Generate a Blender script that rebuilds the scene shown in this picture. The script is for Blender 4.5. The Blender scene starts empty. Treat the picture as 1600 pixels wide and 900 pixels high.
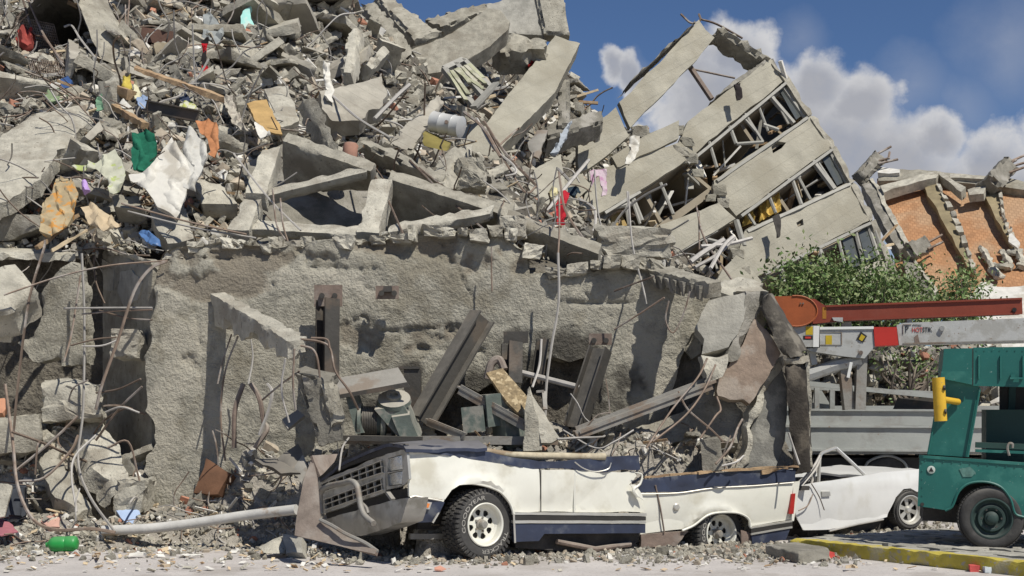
import bpy, bmesh, math, random
import numpy as np
from mathutils import Vector, Matrix
from mathutils.geometry import delaunay_2d_cdt
S = bpy.context.scene
COL = S.collection
rng = np.random.default_rng(7)
random.seed(7)

# ------------------------------------------------------------------ camera
F, HZ, CZ = 1600*50/36, 640.0, 1.6          # photo pixels per unit, horizon row, eye height
cam = bpy.data.cameras.new('camera'); camo = bpy.data.objects.new('camera', cam); COL.objects.link(camo)
camo.location = (0, 0, CZ); camo.rotation_euler = (math.pi/2, 0, 0)
cam.lens = 50; cam.sensor_width = 36; cam.shift_y = (HZ-450)/1600; cam.clip_end = 3000; cam.clip_start = .1
S.camera = camo
S.view_settings.view_transform = 'Standard'; S.view_settings.look = 'None'
S.view_settings.exposure = 0.0; S.view_settings.gamma = 1

# ------------------------------------------------------------------ sun and sky
SUN = np.array([.36, -.44, .82]); SUN = SUN/np.linalg.norm(SUN)
sl = bpy.data.lights.new('sun', 'SUN'); sl.energy = 4.9; sl.angle = math.radians(.5); sl.color = (1, .955, .87)
so = bpy.data.objects.new('sun', sl); COL.objects.link(so)
so.rotation_euler = Vector(SUN).to_track_quat('Z', 'Y').to_euler(); so.location = (20, -20, 40)
W = bpy.data.worlds.new('World'); S.world = W; W.use_nodes = True
def build_world():
    nt = W.node_tree; N = nt.nodes; L = nt.links; N.clear()
    out = N.new('ShaderNodeOutputWorld'); bg = N.new('ShaderNodeBackground'); bg.inputs[1].default_value = .05
    L.new(bg.outputs[0], out.inputs[0])
    sky = N.new('ShaderNodeTexSky'); sky.sky_type = 'NISHITA'; sky.sun_disc = False
    sky.sun_elevation = math.asin(SUN[2]); sky.sun_rotation = math.atan2(SUN[0], SUN[1]); sky.altitude = 2200
    sky.air_density = 1.0; sky.dust_density = .5; sky.ozone_density = 3
    def m(op, a, b=None, c=None, clamp=False):
        n = N.new('ShaderNodeMath'); n.operation = op; n.use_clamp = clamp
        for i, x in enumerate((a, b, c)):
            if x is None: continue
            if isinstance(x, (int, float)): n.inputs[i].default_value = x
            else: L.new(x, n.inputs[i])
        return n.outputs[0]
    tc = N.new('ShaderNodeTexCoord'); sep = N.new('ShaderNodeSeparateXYZ'); L.new(tc.outputs['Generated'], sep.inputs[0])
    az = m('ARCTAN2', sep.outputs[0], sep.outputs[1]); el = m('ARCSINE', sep.outputs[2])
    cb = N.new('ShaderNodeCombineXYZ'); L.new(az, cb.inputs[0]); L.new(el, cb.inputs[1])
    def noise(sc, det, off):
        v = N.new('ShaderNodeVectorMath'); v.operation = 'ADD'; L.new(cb.outputs[0], v.inputs[0]); v.inputs[1].default_value = (off, off*.7, 0)
        n = N.new('ShaderNodeTexNoise'); n.inputs['Scale'].default_value = sc; n.inputs['Detail'].default_value = det; n.inputs['Roughness'].default_value = .58
        L.new(v.outputs[0], n.inputs['Vector']); return n.outputs[0], n.outputs[1]
    n1, c1 = noise(13, 7, 0.0); n2, _ = noise(34, 6, 3.3)
    # warp the direction a little so the banks billow
    wv = N.new('ShaderNodeVectorMath'); wv.operation = 'MULTIPLY_ADD'; L.new(c1, wv.inputs[0]); wv.inputs[1].default_value = (.05, .05, 0); wv.inputs[2].default_value = (-.025, -.025, 0)
    wa = N.new('ShaderNodeVectorMath'); wa.operation = 'ADD'; L.new(cb.outputs[0], wa.inputs[0]); L.new(wv.outputs[0], wa.inputs[1])
    def deg(px, py):
        a = math.atan((px-800)/F); return a, math.atan((HZ-py)/F*math.cos(a))
    blobs = [(957,98,30),(985,108,34),(1006,128,40),(1150,88,62),(1110,160,95),(1270,140,74),(1345,165,72),(1220,215,130),(1310,270,140),(1458,222,52),
             (1400,290,120),(1545,250,70),(1500,340,130),(1630,270,95),(1730,250,110),(1850,330,140),(1010,260,70)]
    dens = None
    for (px, py, r) in blobs:
        a, e = deg(px, py)
        d = N.new('ShaderNodeVectorMath'); d.operation = 'DISTANCE'; L.new(wa.outputs[0], d.inputs[0]); d.inputs[1].default_value = (a, e, 0)
        k = m('SUBTRACT', 1.0, m('DIVIDE', d.outputs['Value'], r/F))
        dens = k if dens is None else m('MAXIMUM', dens, k)
    wisp = None
    for (px, py, r) in ((1425,135,75),(1500,165,70),(1585,70,110),(1690,120,120),(1000,120,50),(1240,55,60)):
        a, e = deg(px, py); d = N.new('ShaderNodeVectorMath'); d.operation = 'DISTANCE'; L.new(wa.outputs[0], d.inputs[0]); d.inputs[1].default_value = (a, e, 0)
        k = m('SUBTRACT', 1.0, m('DIVIDE', d.outputs['Value'], r/F)); wisp = k if wisp is None else m('MAXIMUM', wisp, k)
    # the same kind of bank all round the horizon, away from this view
    far = m('GREATER_THAN', m('ABSOLUTE', az), .48)
    bank = m('SUBTRACT', m('MULTIPLY', n1, 2.2), m('ADD', .75, m('MULTIPLY', el, 2.6)))
    dens = m('ADD', m('MULTIPLY', dens, m('SUBTRACT', 1.0, far)), m('MULTIPLY', bank, far))
    dn = m('ADD', dens, m('MULTIPLY', m('SUBTRACT', n2, .5), .8))
    al = N.new('ShaderNodeMapRange'); al.interpolation_type = 'SMOOTHSTEP'; L.new(dn, al.inputs[0]); al.inputs[1].default_value = -.08; al.inputs[2].default_value = .34
    core = N.new('ShaderNodeMapRange'); core.interpolation_type = 'SMOOTHSTEP'; L.new(m('ADD', dens, m('MULTIPLY', m('SUBTRACT', n1, .5), 1.1)), core.inputs[0])
    core.inputs[1].default_value = .1; core.inputs[2].default_value = .75
    cm = N.new('ShaderNodeMix'); cm.data_type = 'RGBA'; L.new(core.outputs[0], cm.inputs[0])
    cm.inputs[6].default_value = (12.5, 12.5, 12.8, 1); cm.inputs[7].default_value = (7.8, 8.0, 8.8, 1)
    thin = m('MULTIPLY', m('MULTIPLY', al.outputs[0], .96), m('ADD', .6, m('MULTIPLY', n2, .8)), clamp=True)
    wf = m('MULTIPLY', m('MULTIPLY', m('MAXIMUM', wisp, 0.0), m('MULTIPLY', n1, 1.1)), m('SUBTRACT', 1.0, far), clamp=True)
    thin = m('MAXIMUM', thin, m('MULTIPLY', wf, .42))
    sat = N.new('ShaderNodeMix'); sat.data_type = 'RGBA'; sat.blend_type = 'MULTIPLY'; sat.inputs[0].default_value = 1
    L.new(sky.outputs[0], sat.inputs[6]); sat.inputs[7].default_value = (1.08, 1.24, 1.48, 1)
    mix = N.new('ShaderNodeMix'); mix.data_type = 'RGBA'; L.new(thin, mix.inputs[0]); L.new(sat.outputs[2], mix.inputs[6]); L.new(cm.outputs[2], mix.inputs[7])
    L.new(mix.outputs[2], bg.inputs[0])
build_world()

# ------------------------------------------------------------------ points, rays, planes
def P(px, py, D): return np.array([(px-800)*D/F, D, CZ+(HZ-py)*D/F])
def nrm(v): v = np.asarray(v, float); return v/np.linalg.norm(v)
class Plane:
    def __init__(s, a, b=None, c=None, n=None):
        s.o = np.asarray(a, float); s.n = nrm(n) if n is not None else nrm(np.cross(np.asarray(b)-a, np.asarray(c)-a))
        if s.n @ (np.array([0,0,CZ])-s.o) < 0: s.n = -s.n
    def at(s, px, py, off=0):
        d = np.array([(px-800)/F, 1, (HZ-py)/F]); o = np.array([0,0,CZ])
        t = ((s.o+s.n*off-o) @ s.n)/(d @ s.n); return o+d*t
    def poly(s, pts, off=0): return [s.at(x, y, off) for x, y in pts]

# ------------------------------------------------------------------ noise
_T = np.random.default_rng(3).random(65536)
def vnoise(p):
    i = np.floor(p).astype(np.int64); f = p-i; f = f*f*(3-2*f); r = 0
    for dx in (0,1):
        for dy in (0,1):
            for dz in (0,1):
                h = ((i[:,0]+dx)*73856093 ^ (i[:,1]+dy)*19349663 ^ (i[:,2]+dz)*83492791) & 65535
                w = (f[:,0] if dx else 1-f[:,0])*(f[:,1] if dy else 1-f[:,1])*(f[:,2] if dz else 1-f[:,2])
                r = r+_T[h]*w
    return r*2-1
def fbm(p, fr=1, oc=4, g=.5):
    a, s = 1, 0
    for k in range(oc): s = s+a*vnoise(p*fr+17.3*k); fr *= 2.03; a *= g
    return s
_C = np.random.default_rng(5).random((65536, 6))
def cell(p, fr):
    """random vector per Voronoi cell: fractured, stepped relief"""
    p = p*fr; i = np.floor(p).astype(np.int64); best = np.full(len(p), 9e9); val = np.zeros((len(p), 3))
    for dx in (-1,0,1):
        for dy in (-1,0,1):
            for dz in (-1,0,1):
                c = i+(dx,dy,dz); r = _C[(c[:,0]*73856093 ^ c[:,1]*19349663 ^ c[:,2]*83492791) & 65535]
                d = ((c+r[:,:3]-p)**2).sum(1); m = d < best; best[m] = d[m]; val[m] = r[m,3:]
    return val*2-1
def rough(V, amp, fr=6, oc=3, seed=0, cr=.55):
    q = V+seed*3.1
    d = np.stack([fbm(q+11, fr, oc), fbm(q+37, fr, oc), fbm(q+71, fr, oc)], 1)
    if cr: d = d*(1-cr)+cr*cell(q, fr)
    return V+amp*d

# ------------------------------------------------------------------ mesh pieces: (V, F)
def join(ms):
    Vs, Fs, n = [], [], 0
    for V, f in ms:
        Vs.append(np.asarray(V, float)); Fs += [tuple(i+n for i in t) for t in f]; n += len(V)
    return np.vstack(Vs), Fs
def hexa(c, res=.1, amp=.0, chip=.0, fr=5, seed=0):
    """c: 8 corners, order (u,v,w) binary: 000,100,010,110,001,101,011,111"""
    c = np.asarray(c, float).reshape(2,2,2,3)   # [w][v][u]
    L = [max(np.linalg.norm(c[0,0,1]-c[0,0,0]), np.linalg.norm(c[1,1,1]-c[1,1,0])), max(np.linalg.norm(c[0,1,0]-c[0,0,0]), np.linalg.norm(c[1,1,1]-c[1,0,1])),
         max(np.linalg.norm(c[1,0,0]-c[0,0,0]), np.linalg.norm(c[1,1,1]-c[0,1,1]))]
    n = [max(1, min(90, int(round(l/res)))) for l in L]
    if res > 50: n = [1,1,1]
    Q, Fc, off = [], [], 0
    for ax in range(3):
        a, b = [k for k in range(3) if k != ax]
        A, B = np.meshgrid(np.arange(n[a]+1), np.arange(n[b]+1), indexing='ij')
        for side in (0, n[ax]):
            q = np.zeros((A.size, 3), int); q[:,a] = A.ravel(); q[:,b] = B.ravel(); q[:,ax] = side; Q.append(q)
            I = np.arange(A.size).reshape(A.shape)+off; off += A.size
            f = np.stack([I[:-1,:-1], I[1:,:-1], I[1:,1:], I[:-1,1:]], -1).reshape(-1,4)
            flip = (side == 0) != (ax == 1)
            Fc.append(f[:, ::-1] if flip else f)
    Q = np.vstack(Q); Fc = np.vstack(Fc)
    U, inv = np.unique(Q, axis=0, return_inverse=True); Fc = inv.reshape(-1)[Fc]
    t = U/np.array(n)
    if chip:
        ext = ((U == 0) | (U == np.array(n))); e = ext.sum(1) >= 2
        V0 = _tri(c, t); nz = np.clip(fbm(V0+seed*5.7, 5, 4, .65)*1.5+.25, 0, 1.7)
        for k in range(3):
            d = np.where(U[:,k] == 0, 1, -1)*(chip/max(L[k], 1e-3))*nz
            t[:,k] += np.where(e & ext[:,k], np.clip(d, -.45, .45), 0)
    V = _tri(c, t)
    if amp:
        e = ((U == 0) | (U == n)).sum(1) >= 2; k = np.where(e, .9, .3)[:,None]; V = V+(rough(V, amp, fr*1.6, 3, seed)-V)*k
    if np.linalg.det(np.stack([c[0,0,1]-c[0,0,0], c[0,1,0]-c[0,0,0], c[1,0,0]-c[0,0,0]])) < 0: Fc = Fc[:, ::-1]
    return V, [tuple(int(x) for x in f) for f in Fc]
def _tri(c, t):
    u, v, w = t[:,0:1], t[:,1:2], t[:,2:3]; r = 0
    for k in (0,1):
        for j in (0,1):
            for i in (0,1): r = r+c[k,j,i]*(u if i else 1-u)*(v if j else 1-v)*(w if k else 1-w)
    return r
def box(c, s, R=None, **k):
    """box centred at c with size s; R rows are the axes"""
    R = np.eye(3) if R is None else np.asarray(R, float); h = np.asarray(s)/2
    return hexa([np.asarray(c)+((2*i-1)*h[0])*R[0]+((2*j-1)*h[1])*R[1]+((2*w-1)*h[2])*R[2] for w in (0,1) for j in (0,1) for i in (0,1)], **({'res': 99} | k))
def frame(d, up=(0,0,1)):
    d = nrm(d); u = np.asarray(up, float)
    if abs(d @ nrm(u)) > .98: u = np.array([1.,0,0])
    s = nrm(np.cross(d, u)); return np.stack([d, s, np.cross(s, d)])
def bar(p0, p1, w, h, up=(0,0,1), **k):
    p0 = np.asarray(p0, float); p1 = np.asarray(p1, float)
    return box((p0+p1)/2, (np.linalg.norm(p1-p0), w, h), frame(p1-p0, up), **k)
def slab4(q, th, d=None, **k):
    """q: 4 world corners in order round the front face; pushed back by th along d"""
    q = [np.asarray(x, float) for x in q]
    if d is None:
        n = nrm(np.cross(q[1]-q[0], q[3]-q[0])+np.cross(q[2]-q[1], q[0]-q[1])*0)
        if n @ (np.array([0,0,CZ])-q[0]) < 0: n = -n
        d = -n
    d = nrm(d)*th
    return hexa([q[0], q[1], q[3], q[2], q[0]+d, q[1]+d, q[3]+d, q[2]+d], **k)
def ibeam(p0, p1, w=.16, h=.2, t=.018, up=(0,0,1)):
    R = frame(np.asarray(p1)-p0, up); p0 = np.asarray(p0, float); p1 = np.asarray(p1, float)
    return join([bar(p0+R[2]*h/2, p1+R[2]*h/2, w, t, up), bar(p0-R[2]*h/2, p1-R[2]*h/2, w, t, up), bar(p0, p1, t, h-t-.004, up)])
def tube(pts, r, n=6, caps=True):
    p = np.asarray(pts, float); m = len(p); t = np.gradient(p, axis=0); t /= np.linalg.norm(t, axis=1)[:,None]+1e-9
    r = np.broadcast_to(r, (m,)); u = np.array([0,0,1.]) if abs(t[0,2]) < .9 else np.array([1.,0,0]); V = []
    for i in range(m):
        s = np.cross(t[i], u); s /= np.linalg.norm(s)+1e-9; u = np.cross(s, t[i])
        a = np.arange(n)*2*math.pi/n; V.append(p[i]+r[i]*(np.cos(a)[:,None]*s+np.sin(a)[:,None]*u))
    Fc = [(i*n+j, i*n+(j+1)%n, (i+1)*n+(j+1)%n, (i+1)*n+j) for i in range(m-1) for j in range(n)]
    if caps: Fc += [tuple(range(n-1,-1,-1)), tuple((m-1)*n+j for j in range(n))]
    return np.vstack(V), Fc
def spline(pts, k=6):
    p = np.asarray(pts, float); q = np.vstack([2*p[0]-p[1], p, 2*p[-1]-p[-2]]); o = []
    for i in range(1, len(q)-2):
        for t in np.arange(k)/k:
            o.append(.5*((2*q[i])+(q[i+1]-q[i-1])*t+(2*q[i-1]-5*q[i]+4*q[i+1]-q[i+2])*t*t+(3*q[i]-q[i-1]-3*q[i+1]+q[i+2])*t**3))
    return np.vstack(o+[p[-1]])
def lathe(prof, o, ax, n=32, closed=False):
    """prof: (radius, along-axis) pairs"""
    R = frame(ax); a = np.arange(n)*2*math.pi/n
    V = np.vstack([np.asarray(o)+R[0]*x+r*(np.cos(a)[:,None]*R[1]+np.sin(a)[:,None]*R[2]) for r, x in prof]); m = len(prof)
    return V, [(i%m*n+j, i%m*n+(j+1)%n, (i+1)%m*n+(j+1)%n, (i+1)%m*n+j) for i in range(m if closed else m-1) for j in range(n)]
def cyl(p0, p1, r, n=16, r1=None):
    return tube([p0, p1], [r, r if r1 is None else r1], n)
def panel(pts, th=.2, res=.1, amp=.0, fr=4, edge=.0, jag=.0, jfr=5, d=None, holes=(), seed=0, lay=None, back=True, oc=4, bulge=None):
    """outline of world points on (nearly) one plane -> closed slab with a meshed front, broken edges and a back"""
    p = np.asarray(pts, float); c = p.mean(0); eye = np.array([0,0,CZ])
    n = np.linalg.svd(p-c)[2][2]
    if n @ (eye-c) < 0: n = -n
    u = np.cross((0,0,1), n); u = nrm(u) if np.linalg.norm(u) > .05 else np.array([1.,0,0]); v = np.cross(n, u)
    def flat(q):
        q = np.asarray(q, float)-eye; t = ((c-eye) @ n)/(q @ n); q = q*t[:,None]+eye-c; return np.stack([q @ u, q @ v], 1)
    def ring(q, jg):
        q = flat(q); o = []
        for a, b in zip(q, np.roll(q, -1, 0)):
            k = max(1, int(np.linalg.norm(b-a)/res)); o += [a+(b-a)*i/k for i in range(k)]
        o = np.array(o)
        if jg:
            q3 = np.c_[o, np.full(len(o), seed*7.7)]; o = o+jg*np.stack([fbm(q3+5, jfr, 3), fbm(q3+55, jfr, 3)], 1)
        return o
    out = ring(p, jag); hs = [ring(h, 0) for h in holes]
    area = sum(a[0]*b[1]-a[1]*b[0] for a, b in zip(out, np.roll(out, -1, 0)))
    if area < 0: out = out[::-1]
    hs = [h[::-1] if sum(a[0]*b[1]-a[1]*b[0] for a, b in zip(h, np.roll(h, -1, 0))) > 0 else h for h in hs]
    rings = [out]+hs; bnd = np.vstack(rings); edges = []; o = 0
    for r in rings: edges += [(o+i, o+(i+1)%len(r)) for i in range(len(r))]; o += len(r)
    lo, hi = out.min(0), out.max(0); G = np.stack(np.meshgrid(np.arange(lo[0], hi[0], res), np.arange(lo[1], hi[1], res)), -1).reshape(-1,2)
    if len(G):
        G = G+rng.uniform(-.22, .22, G.shape)*res
        ins = np.zeros(len(G), bool)
        for r in rings:
            for a, b in zip(r, np.roll(r, -1, 0)):
                if a[1] != b[1]:
                    cr = ((a[1] > G[:,1]) != (b[1] > G[:,1])) & (G[:,0] < (b[0]-a[0])*(G[:,1]-a[1])/(b[1]-a[1])+a[0]); ins ^= cr
        G = G[ins]
    def bd(q):
        m = np.full(len(q), 1e9)
        for k in range(0, len(q), 4000): m[k:k+4000] = np.sqrt(((q[k:k+4000,None]-bnd[None])**2).sum(-1)).min(1)
        return m
    if len(G): G = G[bd(G) > res*.55]
    A = np.vstack([bnd, G]) if len(G) else bnd
    r = delaunay_2d_cdt([Vector(x) for x in A], edges, [], 1, 1e-6)
    V2 = np.array([tuple(x) for x in r[0]]); T = [tuple(f) for f in r[2]]
    T = [t if (V2[t[1]][0]-V2[t[0]][0])*(V2[t[2]][1]-V2[t[0]][1])-(V2[t[1]][1]-V2[t[0]][1])*(V2[t[2]][0]-V2[t[0]][0]) > 0 else t[::-1] for t in T]
    if hs:
        cen = np.array([V2[list(t)].mean(0) for t in T]); ih = np.zeros(len(T), bool)
        for q in hs:
            w = np.zeros(len(T), bool)
            for a, b in zip(q, np.roll(q, -1, 0)):
                if a[1] != b[1]: w ^= ((a[1] > cen[:,1]) != (b[1] > cen[:,1])) & (cen[:,0] < (b[0]-a[0])*(cen[:,1]-a[1])/(b[1]-a[1])+a[0])
            ih |= w
        T = [t for t, x in zip(T, ih) if not x]
    base = c+V2[:,:1]*u+V2[:,1:]*v; front = base.copy()
    if amp: front = front+n*(amp*.5*(fbm(base+seed*3.3, fr, oc)+.5*cell(base+seed*3.3, fr*1.5)[:,0]))[:,None]
    if bulge is not None: front = front+n*bulge(base)[:,None]
    if edge:
        dd = bd(V2); k = np.clip(1-dd/(edge*2.5), 0, 1)*edge*np.clip(.5+.9*fbm(base+9.1+seed, 5, 3), 0, 1.5); front = front-n*k[:,None]
    dv = -n*th if d is None else nrm(d)*th
    if not back: return front, T
    # boundary edges of the front triangulation
    cnt = {}
    for t in T:
        for a, b in ((t[0],t[1]),(t[1],t[2]),(t[2],t[0])): cnt[(a,b)] = 1
    be = [e for e in cnt if (e[1],e[0]) not in cnt]
    nv = len(V2); V = [front]; Fc = list(T); k = lay or max(1, min(6, int(round(th/res))))
    bv = sorted({a for e in be for a in e}); ix = {a: i for i, a in enumerate(bv)}
    prev = {a: a for a in bv}; off = nv
    for s in range(1, k):
        q = base[bv]+dv*s/k
        if jag: q = rough(q, jag*.8, jfr, 3, seed)
        V.append(q); cur = {a: off+ix[a] for a in bv}
        Fc += [(e[1], e[0])[:0]+(prev[e[1]], prev[e[0]], cur[e[0]], cur[e[1]]) for e in be]; prev = cur; off += len(bv)
    V.append(base+dv); cur = {a: off+a for a in bv}
    Fc += [(prev[e[1]], prev[e[0]], cur[e[0]], cur[e[1]]) for e in be]; Fc += [(off+t[2], off+t[1], off+t[0]) for t in T]
    return np.vstack(V), Fc
def ngon(pts, th, d=None):
    """plain extruded polygon, no inner mesh"""
    p = np.asarray(pts, float); c = p.mean(0); n = np.linalg.svd(p-c)[2][2]
    if n @ (np.array([0,0,CZ])-c) < 0: n = -n
    if np.cross(p, np.roll(p,-1,0)).sum(0) @ n < 0: p = p[::-1]
    dv = -n*th if d is None else nrm(d)*th; m = len(p)
    return np.vstack([p, p+dv]), [tuple(range(m)), tuple(range(2*m-1, m-1, -1))]+[((i+1)%m, i, m+i, m+(i+1)%m) for i in range(m)]
def text_mesh(s, size, ext=.002):
    cu = bpy.data.curves.new('t', 'FONT'); cu.body = s; cu.size = size; cu.extrude = ext; cu.resolution_u = 3
    o = bpy.data.objects.new('t', cu); COL.objects.link(o); dg = bpy.context.evaluated_depsgraph_get(); dg.update()
    me = bpy.data.meshes.new_from_object(o.evaluated_get(dg))
    V = np.array([tuple(v.co) for v in me.vertices]); f = [tuple(p.vertices) for p in me.polygons]
    bpy.data.objects.remove(o); bpy.data.curves.remove(cu); bpy.data.meshes.remove(me); return V, f

# ------------------------------------------------------------------ objects
def mesh(name, m, mats, smooth=True, sharp=38, mi=None):
    V, f = m; me = bpy.data.meshes.new(name); me.from_pydata([tuple(x) for x in V], [], f)
    for x in (mats if isinstance(mats, (list, tuple)) else [mats]): me.materials.append(x)
    if mi is not None: me.polygons.foreach_set('material_index', np.asarray(mi, np.int32))
    if smooth: me.shade_smooth(); me.set_sharp_from_angle(angle=math.radians(sharp))
    return me
def tag(o, label=None, cat=None, group=None, kind=None):
    for k, v in (('label', label), ('category', cat), ('group', group), ('kind', kind)):
        if v: o[k] = v
    return o
def wpos(o):
    p = np.zeros(3)
    while o: p = p+np.array(o.location); o = o.parent
    return p
def solo(name, m, mat, label=None, cat=None, group=None, kind=None, smooth=True, sharp=38, mi=None):
    V = np.asarray(m[0], float); lo, hi = V.min(0), V.max(0); o0 = np.array([(lo[0]+hi[0])/2, (lo[1]+hi[1])/2, lo[2]])
    o = bpy.data.objects.new(name, mesh(name, (V-o0, m[1]), mat, smooth, sharp, mi)); o.location = o0; COL.objects.link(o)
    return tag(o, label, cat, group, kind)
def thing(name, label, cat, loc, group=None):
    o = bpy.data.objects.new(name, None); o.empty_display_size = .1; o.location = tuple(loc); COL.objects.link(o); return tag(o, label, cat, group)
def part(par, name, m, mat, label=None, kind=None, smooth=True, sharp=38, mi=None):
    V = np.asarray(m[0], float)-wpos(par)
    o = bpy.data.objects.new(name, mesh(name, (V, m[1]), mat, smooth, sharp, mi)); COL.objects.link(o); o.parent = par; return tag(o, label, None, None, kind)
def hub(par, name, loc):
    o = bpy.data.objects.new(name, None); o.empty_display_size = .1; o.location = tuple(np.asarray(loc)-wpos(par)); COL.objects.link(o); o.parent = par; return o

# ------------------------------------------------------------------ materials
def M(name, base, var=.18, sc=3, rough_=.85, bump=.3, bs=25, bd=.02, metal=0, spec=.4, tint=None, tsc=.8, tth=(.5,.62), dust=0, dcol=(.36,.33,.28), rnd=.12, lines=None, speck=None, coat=0, det=6, trans=0, stain_shade=False):
    m = bpy.data.materials.new(name); m.use_nodes = True; nt = m.node_tree; N = nt.nodes; L = nt.links
    b = N['Principled BSDF']; b.inputs['Roughness'].default_value = rough_; b.inputs['Metallic'].default_value = metal
    b.inputs['Specular IOR Level'].default_value = spec; b.inputs['Coat Weight'].default_value = coat; b.inputs['Transmission Weight'].default_value = trans
    tc = N.new('ShaderNodeTexCoord'); oi = N.new('ShaderNodeObjectInfo')
    ad = N.new('ShaderNodeVectorMath'); ad.operation = 'MULTIPLY_ADD'; L.new(oi.outputs['Random'], ad.inputs[0]); ad.inputs[1].default_value = (31, 17, 43); L.new(tc.outputs['Object'], ad.inputs[2])
    co = ad.outputs[0]
    def noise(s, d=det, r=.6):
        n = N.new('ShaderNodeTexNoise'); n.inputs['Scale'].default_value = s; n.inputs['Detail'].default_value = d; n.inputs['Roughness'].default_value = r; L.new(co, n.inputs['Vector']); return n.outputs[0]
    def mr(x, a, b_, c, d, smooth=False):
        n = N.new('ShaderNodeMapRange'); L.new(x, n.inputs[0]); [setattr(n.inputs[i+1], 'default_value', v) for i, v in enumerate((a, b_, c, d))]
        if smooth: n.interpolation_type = 'SMOOTHSTEP'
        return n.outputs[0]
    def mixc(f, a, b_, bl='MIX'):
        n = N.new('ShaderNodeMix'); n.data_type = 'RGBA'; n.blend_type = bl
        for s, x in ((0, f), (6, a), (7, b_)):
            if isinstance(x, (int, float)): n.inputs[s].default_value = x
            elif isinstance(x, tuple): n.inputs[s].default_value = (*x, 1)
            else: L.new(x, n.inputs[s])
        return n.outputs[2]
    B = tuple(base); n1 = noise(sc)
    col = mixc(mr(n1, .28, .72, 0, 1), tuple(x*(1-var) for x in B), tuple(min(1, x*(1+var)) for x in B))
    if rnd: 
        r = mr(oi.outputs['Random'], 0, 1, 1-rnd, 1+rnd); cc = N.new('ShaderNodeCombineColor'); [L.new(r, cc.inputs[i]) for i in range(3)]
        col = mixc(1.0, col, cc.outputs[0], 'MULTIPLY')
    if tint: col = mixc(mr(noise(tsc), tth[0], tth[1], 0, .9, True), col, tuple(tint))
    if speck: col = mixc(mr(noise(speck[1], 2, .5), speck[2], speck[2]+.06, 0, .9), col, tuple(speck[0]))
    h = noise(bs, 5, .65)
    if lines:
        ax, period, depth = lines; mp = N.new('ShaderNodeVectorMath'); mp.operation = 'DOT_PRODUCT'; L.new(tc.outputs['Object'], mp.inputs[0]); mp.inputs[1].default_value = tuple(ax)
        sc1 = N.new('ShaderNodeMath'); sc1.operation = 'DIVIDE'; L.new(mp.outputs['Value'], sc1.inputs[0]); sc1.inputs[1].default_value = period
        fr = N.new('ShaderNodeMath'); fr.operation = 'FRACT'; L.new(sc1.outputs[0], fr.inputs[0])
        ln = mr(fr.outputs[0], 0, .07, 1, 0)
        ad2 = N.new('ShaderNodeMath'); ad2.operation = 'MULTIPLY_ADD'; L.new(ln, ad2.inputs[0]); ad2.inputs[1].default_value = -depth; L.new(h, ad2.inputs[2]); h = ad2.outputs[0]
        col = mixc(mr(ln, 0, 1, 0, .35), col, tuple(x*(.62 if depth > .3 else .8) for x in B))
    if dust:
        g = N.new('ShaderNodeNewGeometry'); sp = N.new('ShaderNodeSeparateXYZ'); L.new(g.outputs['Normal'], sp.inputs[0])
        a1 = N.new('ShaderNodeMath'); a1.operation = 'MULTIPLY_ADD'; L.new(noise(7), a1.inputs[0]); a1.inputs[1].default_value = .8; L.new(sp.outputs[2], a1.inputs[2])
        f = mr(a1.outputs[0], .55, 1.25, .12*dust, dust); col = mixc(f, col, tuple(dcol))
        L.new(mr(f, 0, 1, rough_, .95), b.inputs['Roughness'])
    if stain_shade:
        at = N.new('ShaderNodeAttribute'); at.attribute_name = 'stain_shade'; sp2 = N.new('ShaderNodeSeparateColor'); L.new(at.outputs['Color'], sp2.inputs[0])
        col = mixc(sp2.outputs[1], col, (.215,.185,.14)); col = mixc(sp2.outputs[0], col, (.035,.03,.024)); col = mixc(sp2.outputs[2], col, (.43,.40,.325))
    L.new(col, b.inputs['Base Color'])
    if bump:
        bp = N.new('ShaderNodeBump'); bp.inputs['Strength'].default_value = bump; bp.inputs['Distance'].default_value = bd; L.new(h, bp.inputs['Height']); L.new(bp.outputs[0], b.inputs['Normal'])
    return m
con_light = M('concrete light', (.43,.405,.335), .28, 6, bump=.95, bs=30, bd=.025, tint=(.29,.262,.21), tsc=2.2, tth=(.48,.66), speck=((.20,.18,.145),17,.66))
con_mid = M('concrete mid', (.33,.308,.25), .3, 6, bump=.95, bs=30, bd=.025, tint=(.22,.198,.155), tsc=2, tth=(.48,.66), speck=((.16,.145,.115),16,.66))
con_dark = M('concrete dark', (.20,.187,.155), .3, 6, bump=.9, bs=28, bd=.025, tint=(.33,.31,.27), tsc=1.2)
con_grey = M('concrete grey', (.345,.33,.285), .24, 6, bump=.7, bs=28, tint=(.26,.25,.215), tsc=2)
con_wall = M('rough cast wall', (.345,.325,.265), .26, 7, bump=1.0, bs=26, bd=.045, tint=(.235,.212,.16), tsc=1.4, tth=(.5,.66), rnd=0, det=9, stain_shade=True)
con_board = M('board marked concrete', (.345,.32,.265), .2, 3, bump=.5, bs=16, tint=(.27,.245,.2), tsc=1.1, lines=((.55,0,.83),.16,.35))
con_plaster = M('brown plaster', (.27,.205,.155), .28, 6, bump=.6, bs=22, tint=(.33,.28,.23), tsc=2.2)
con_white = M('white plaster', (.62,.60,.55), .15, 5, bump=.3, tint=(.45,.42,.36), tsc=2)
con_warm = M('warm rubble', (.40,.34,.26), .25, 4, bump=.5)
brick_red = M('broken brick red', (.36,.17,.11), .25, 5, bump=.4)
mound_m = M('rubble mound', (.17,.152,.12), .45, 5, bump=1.0, bs=9, bd=.15, tint=(.10,.088,.07), tsc=1.6, tth=(.45,.6), rnd=0, det=10)  # base darkened to paint in crevice shade between the pieces
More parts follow.
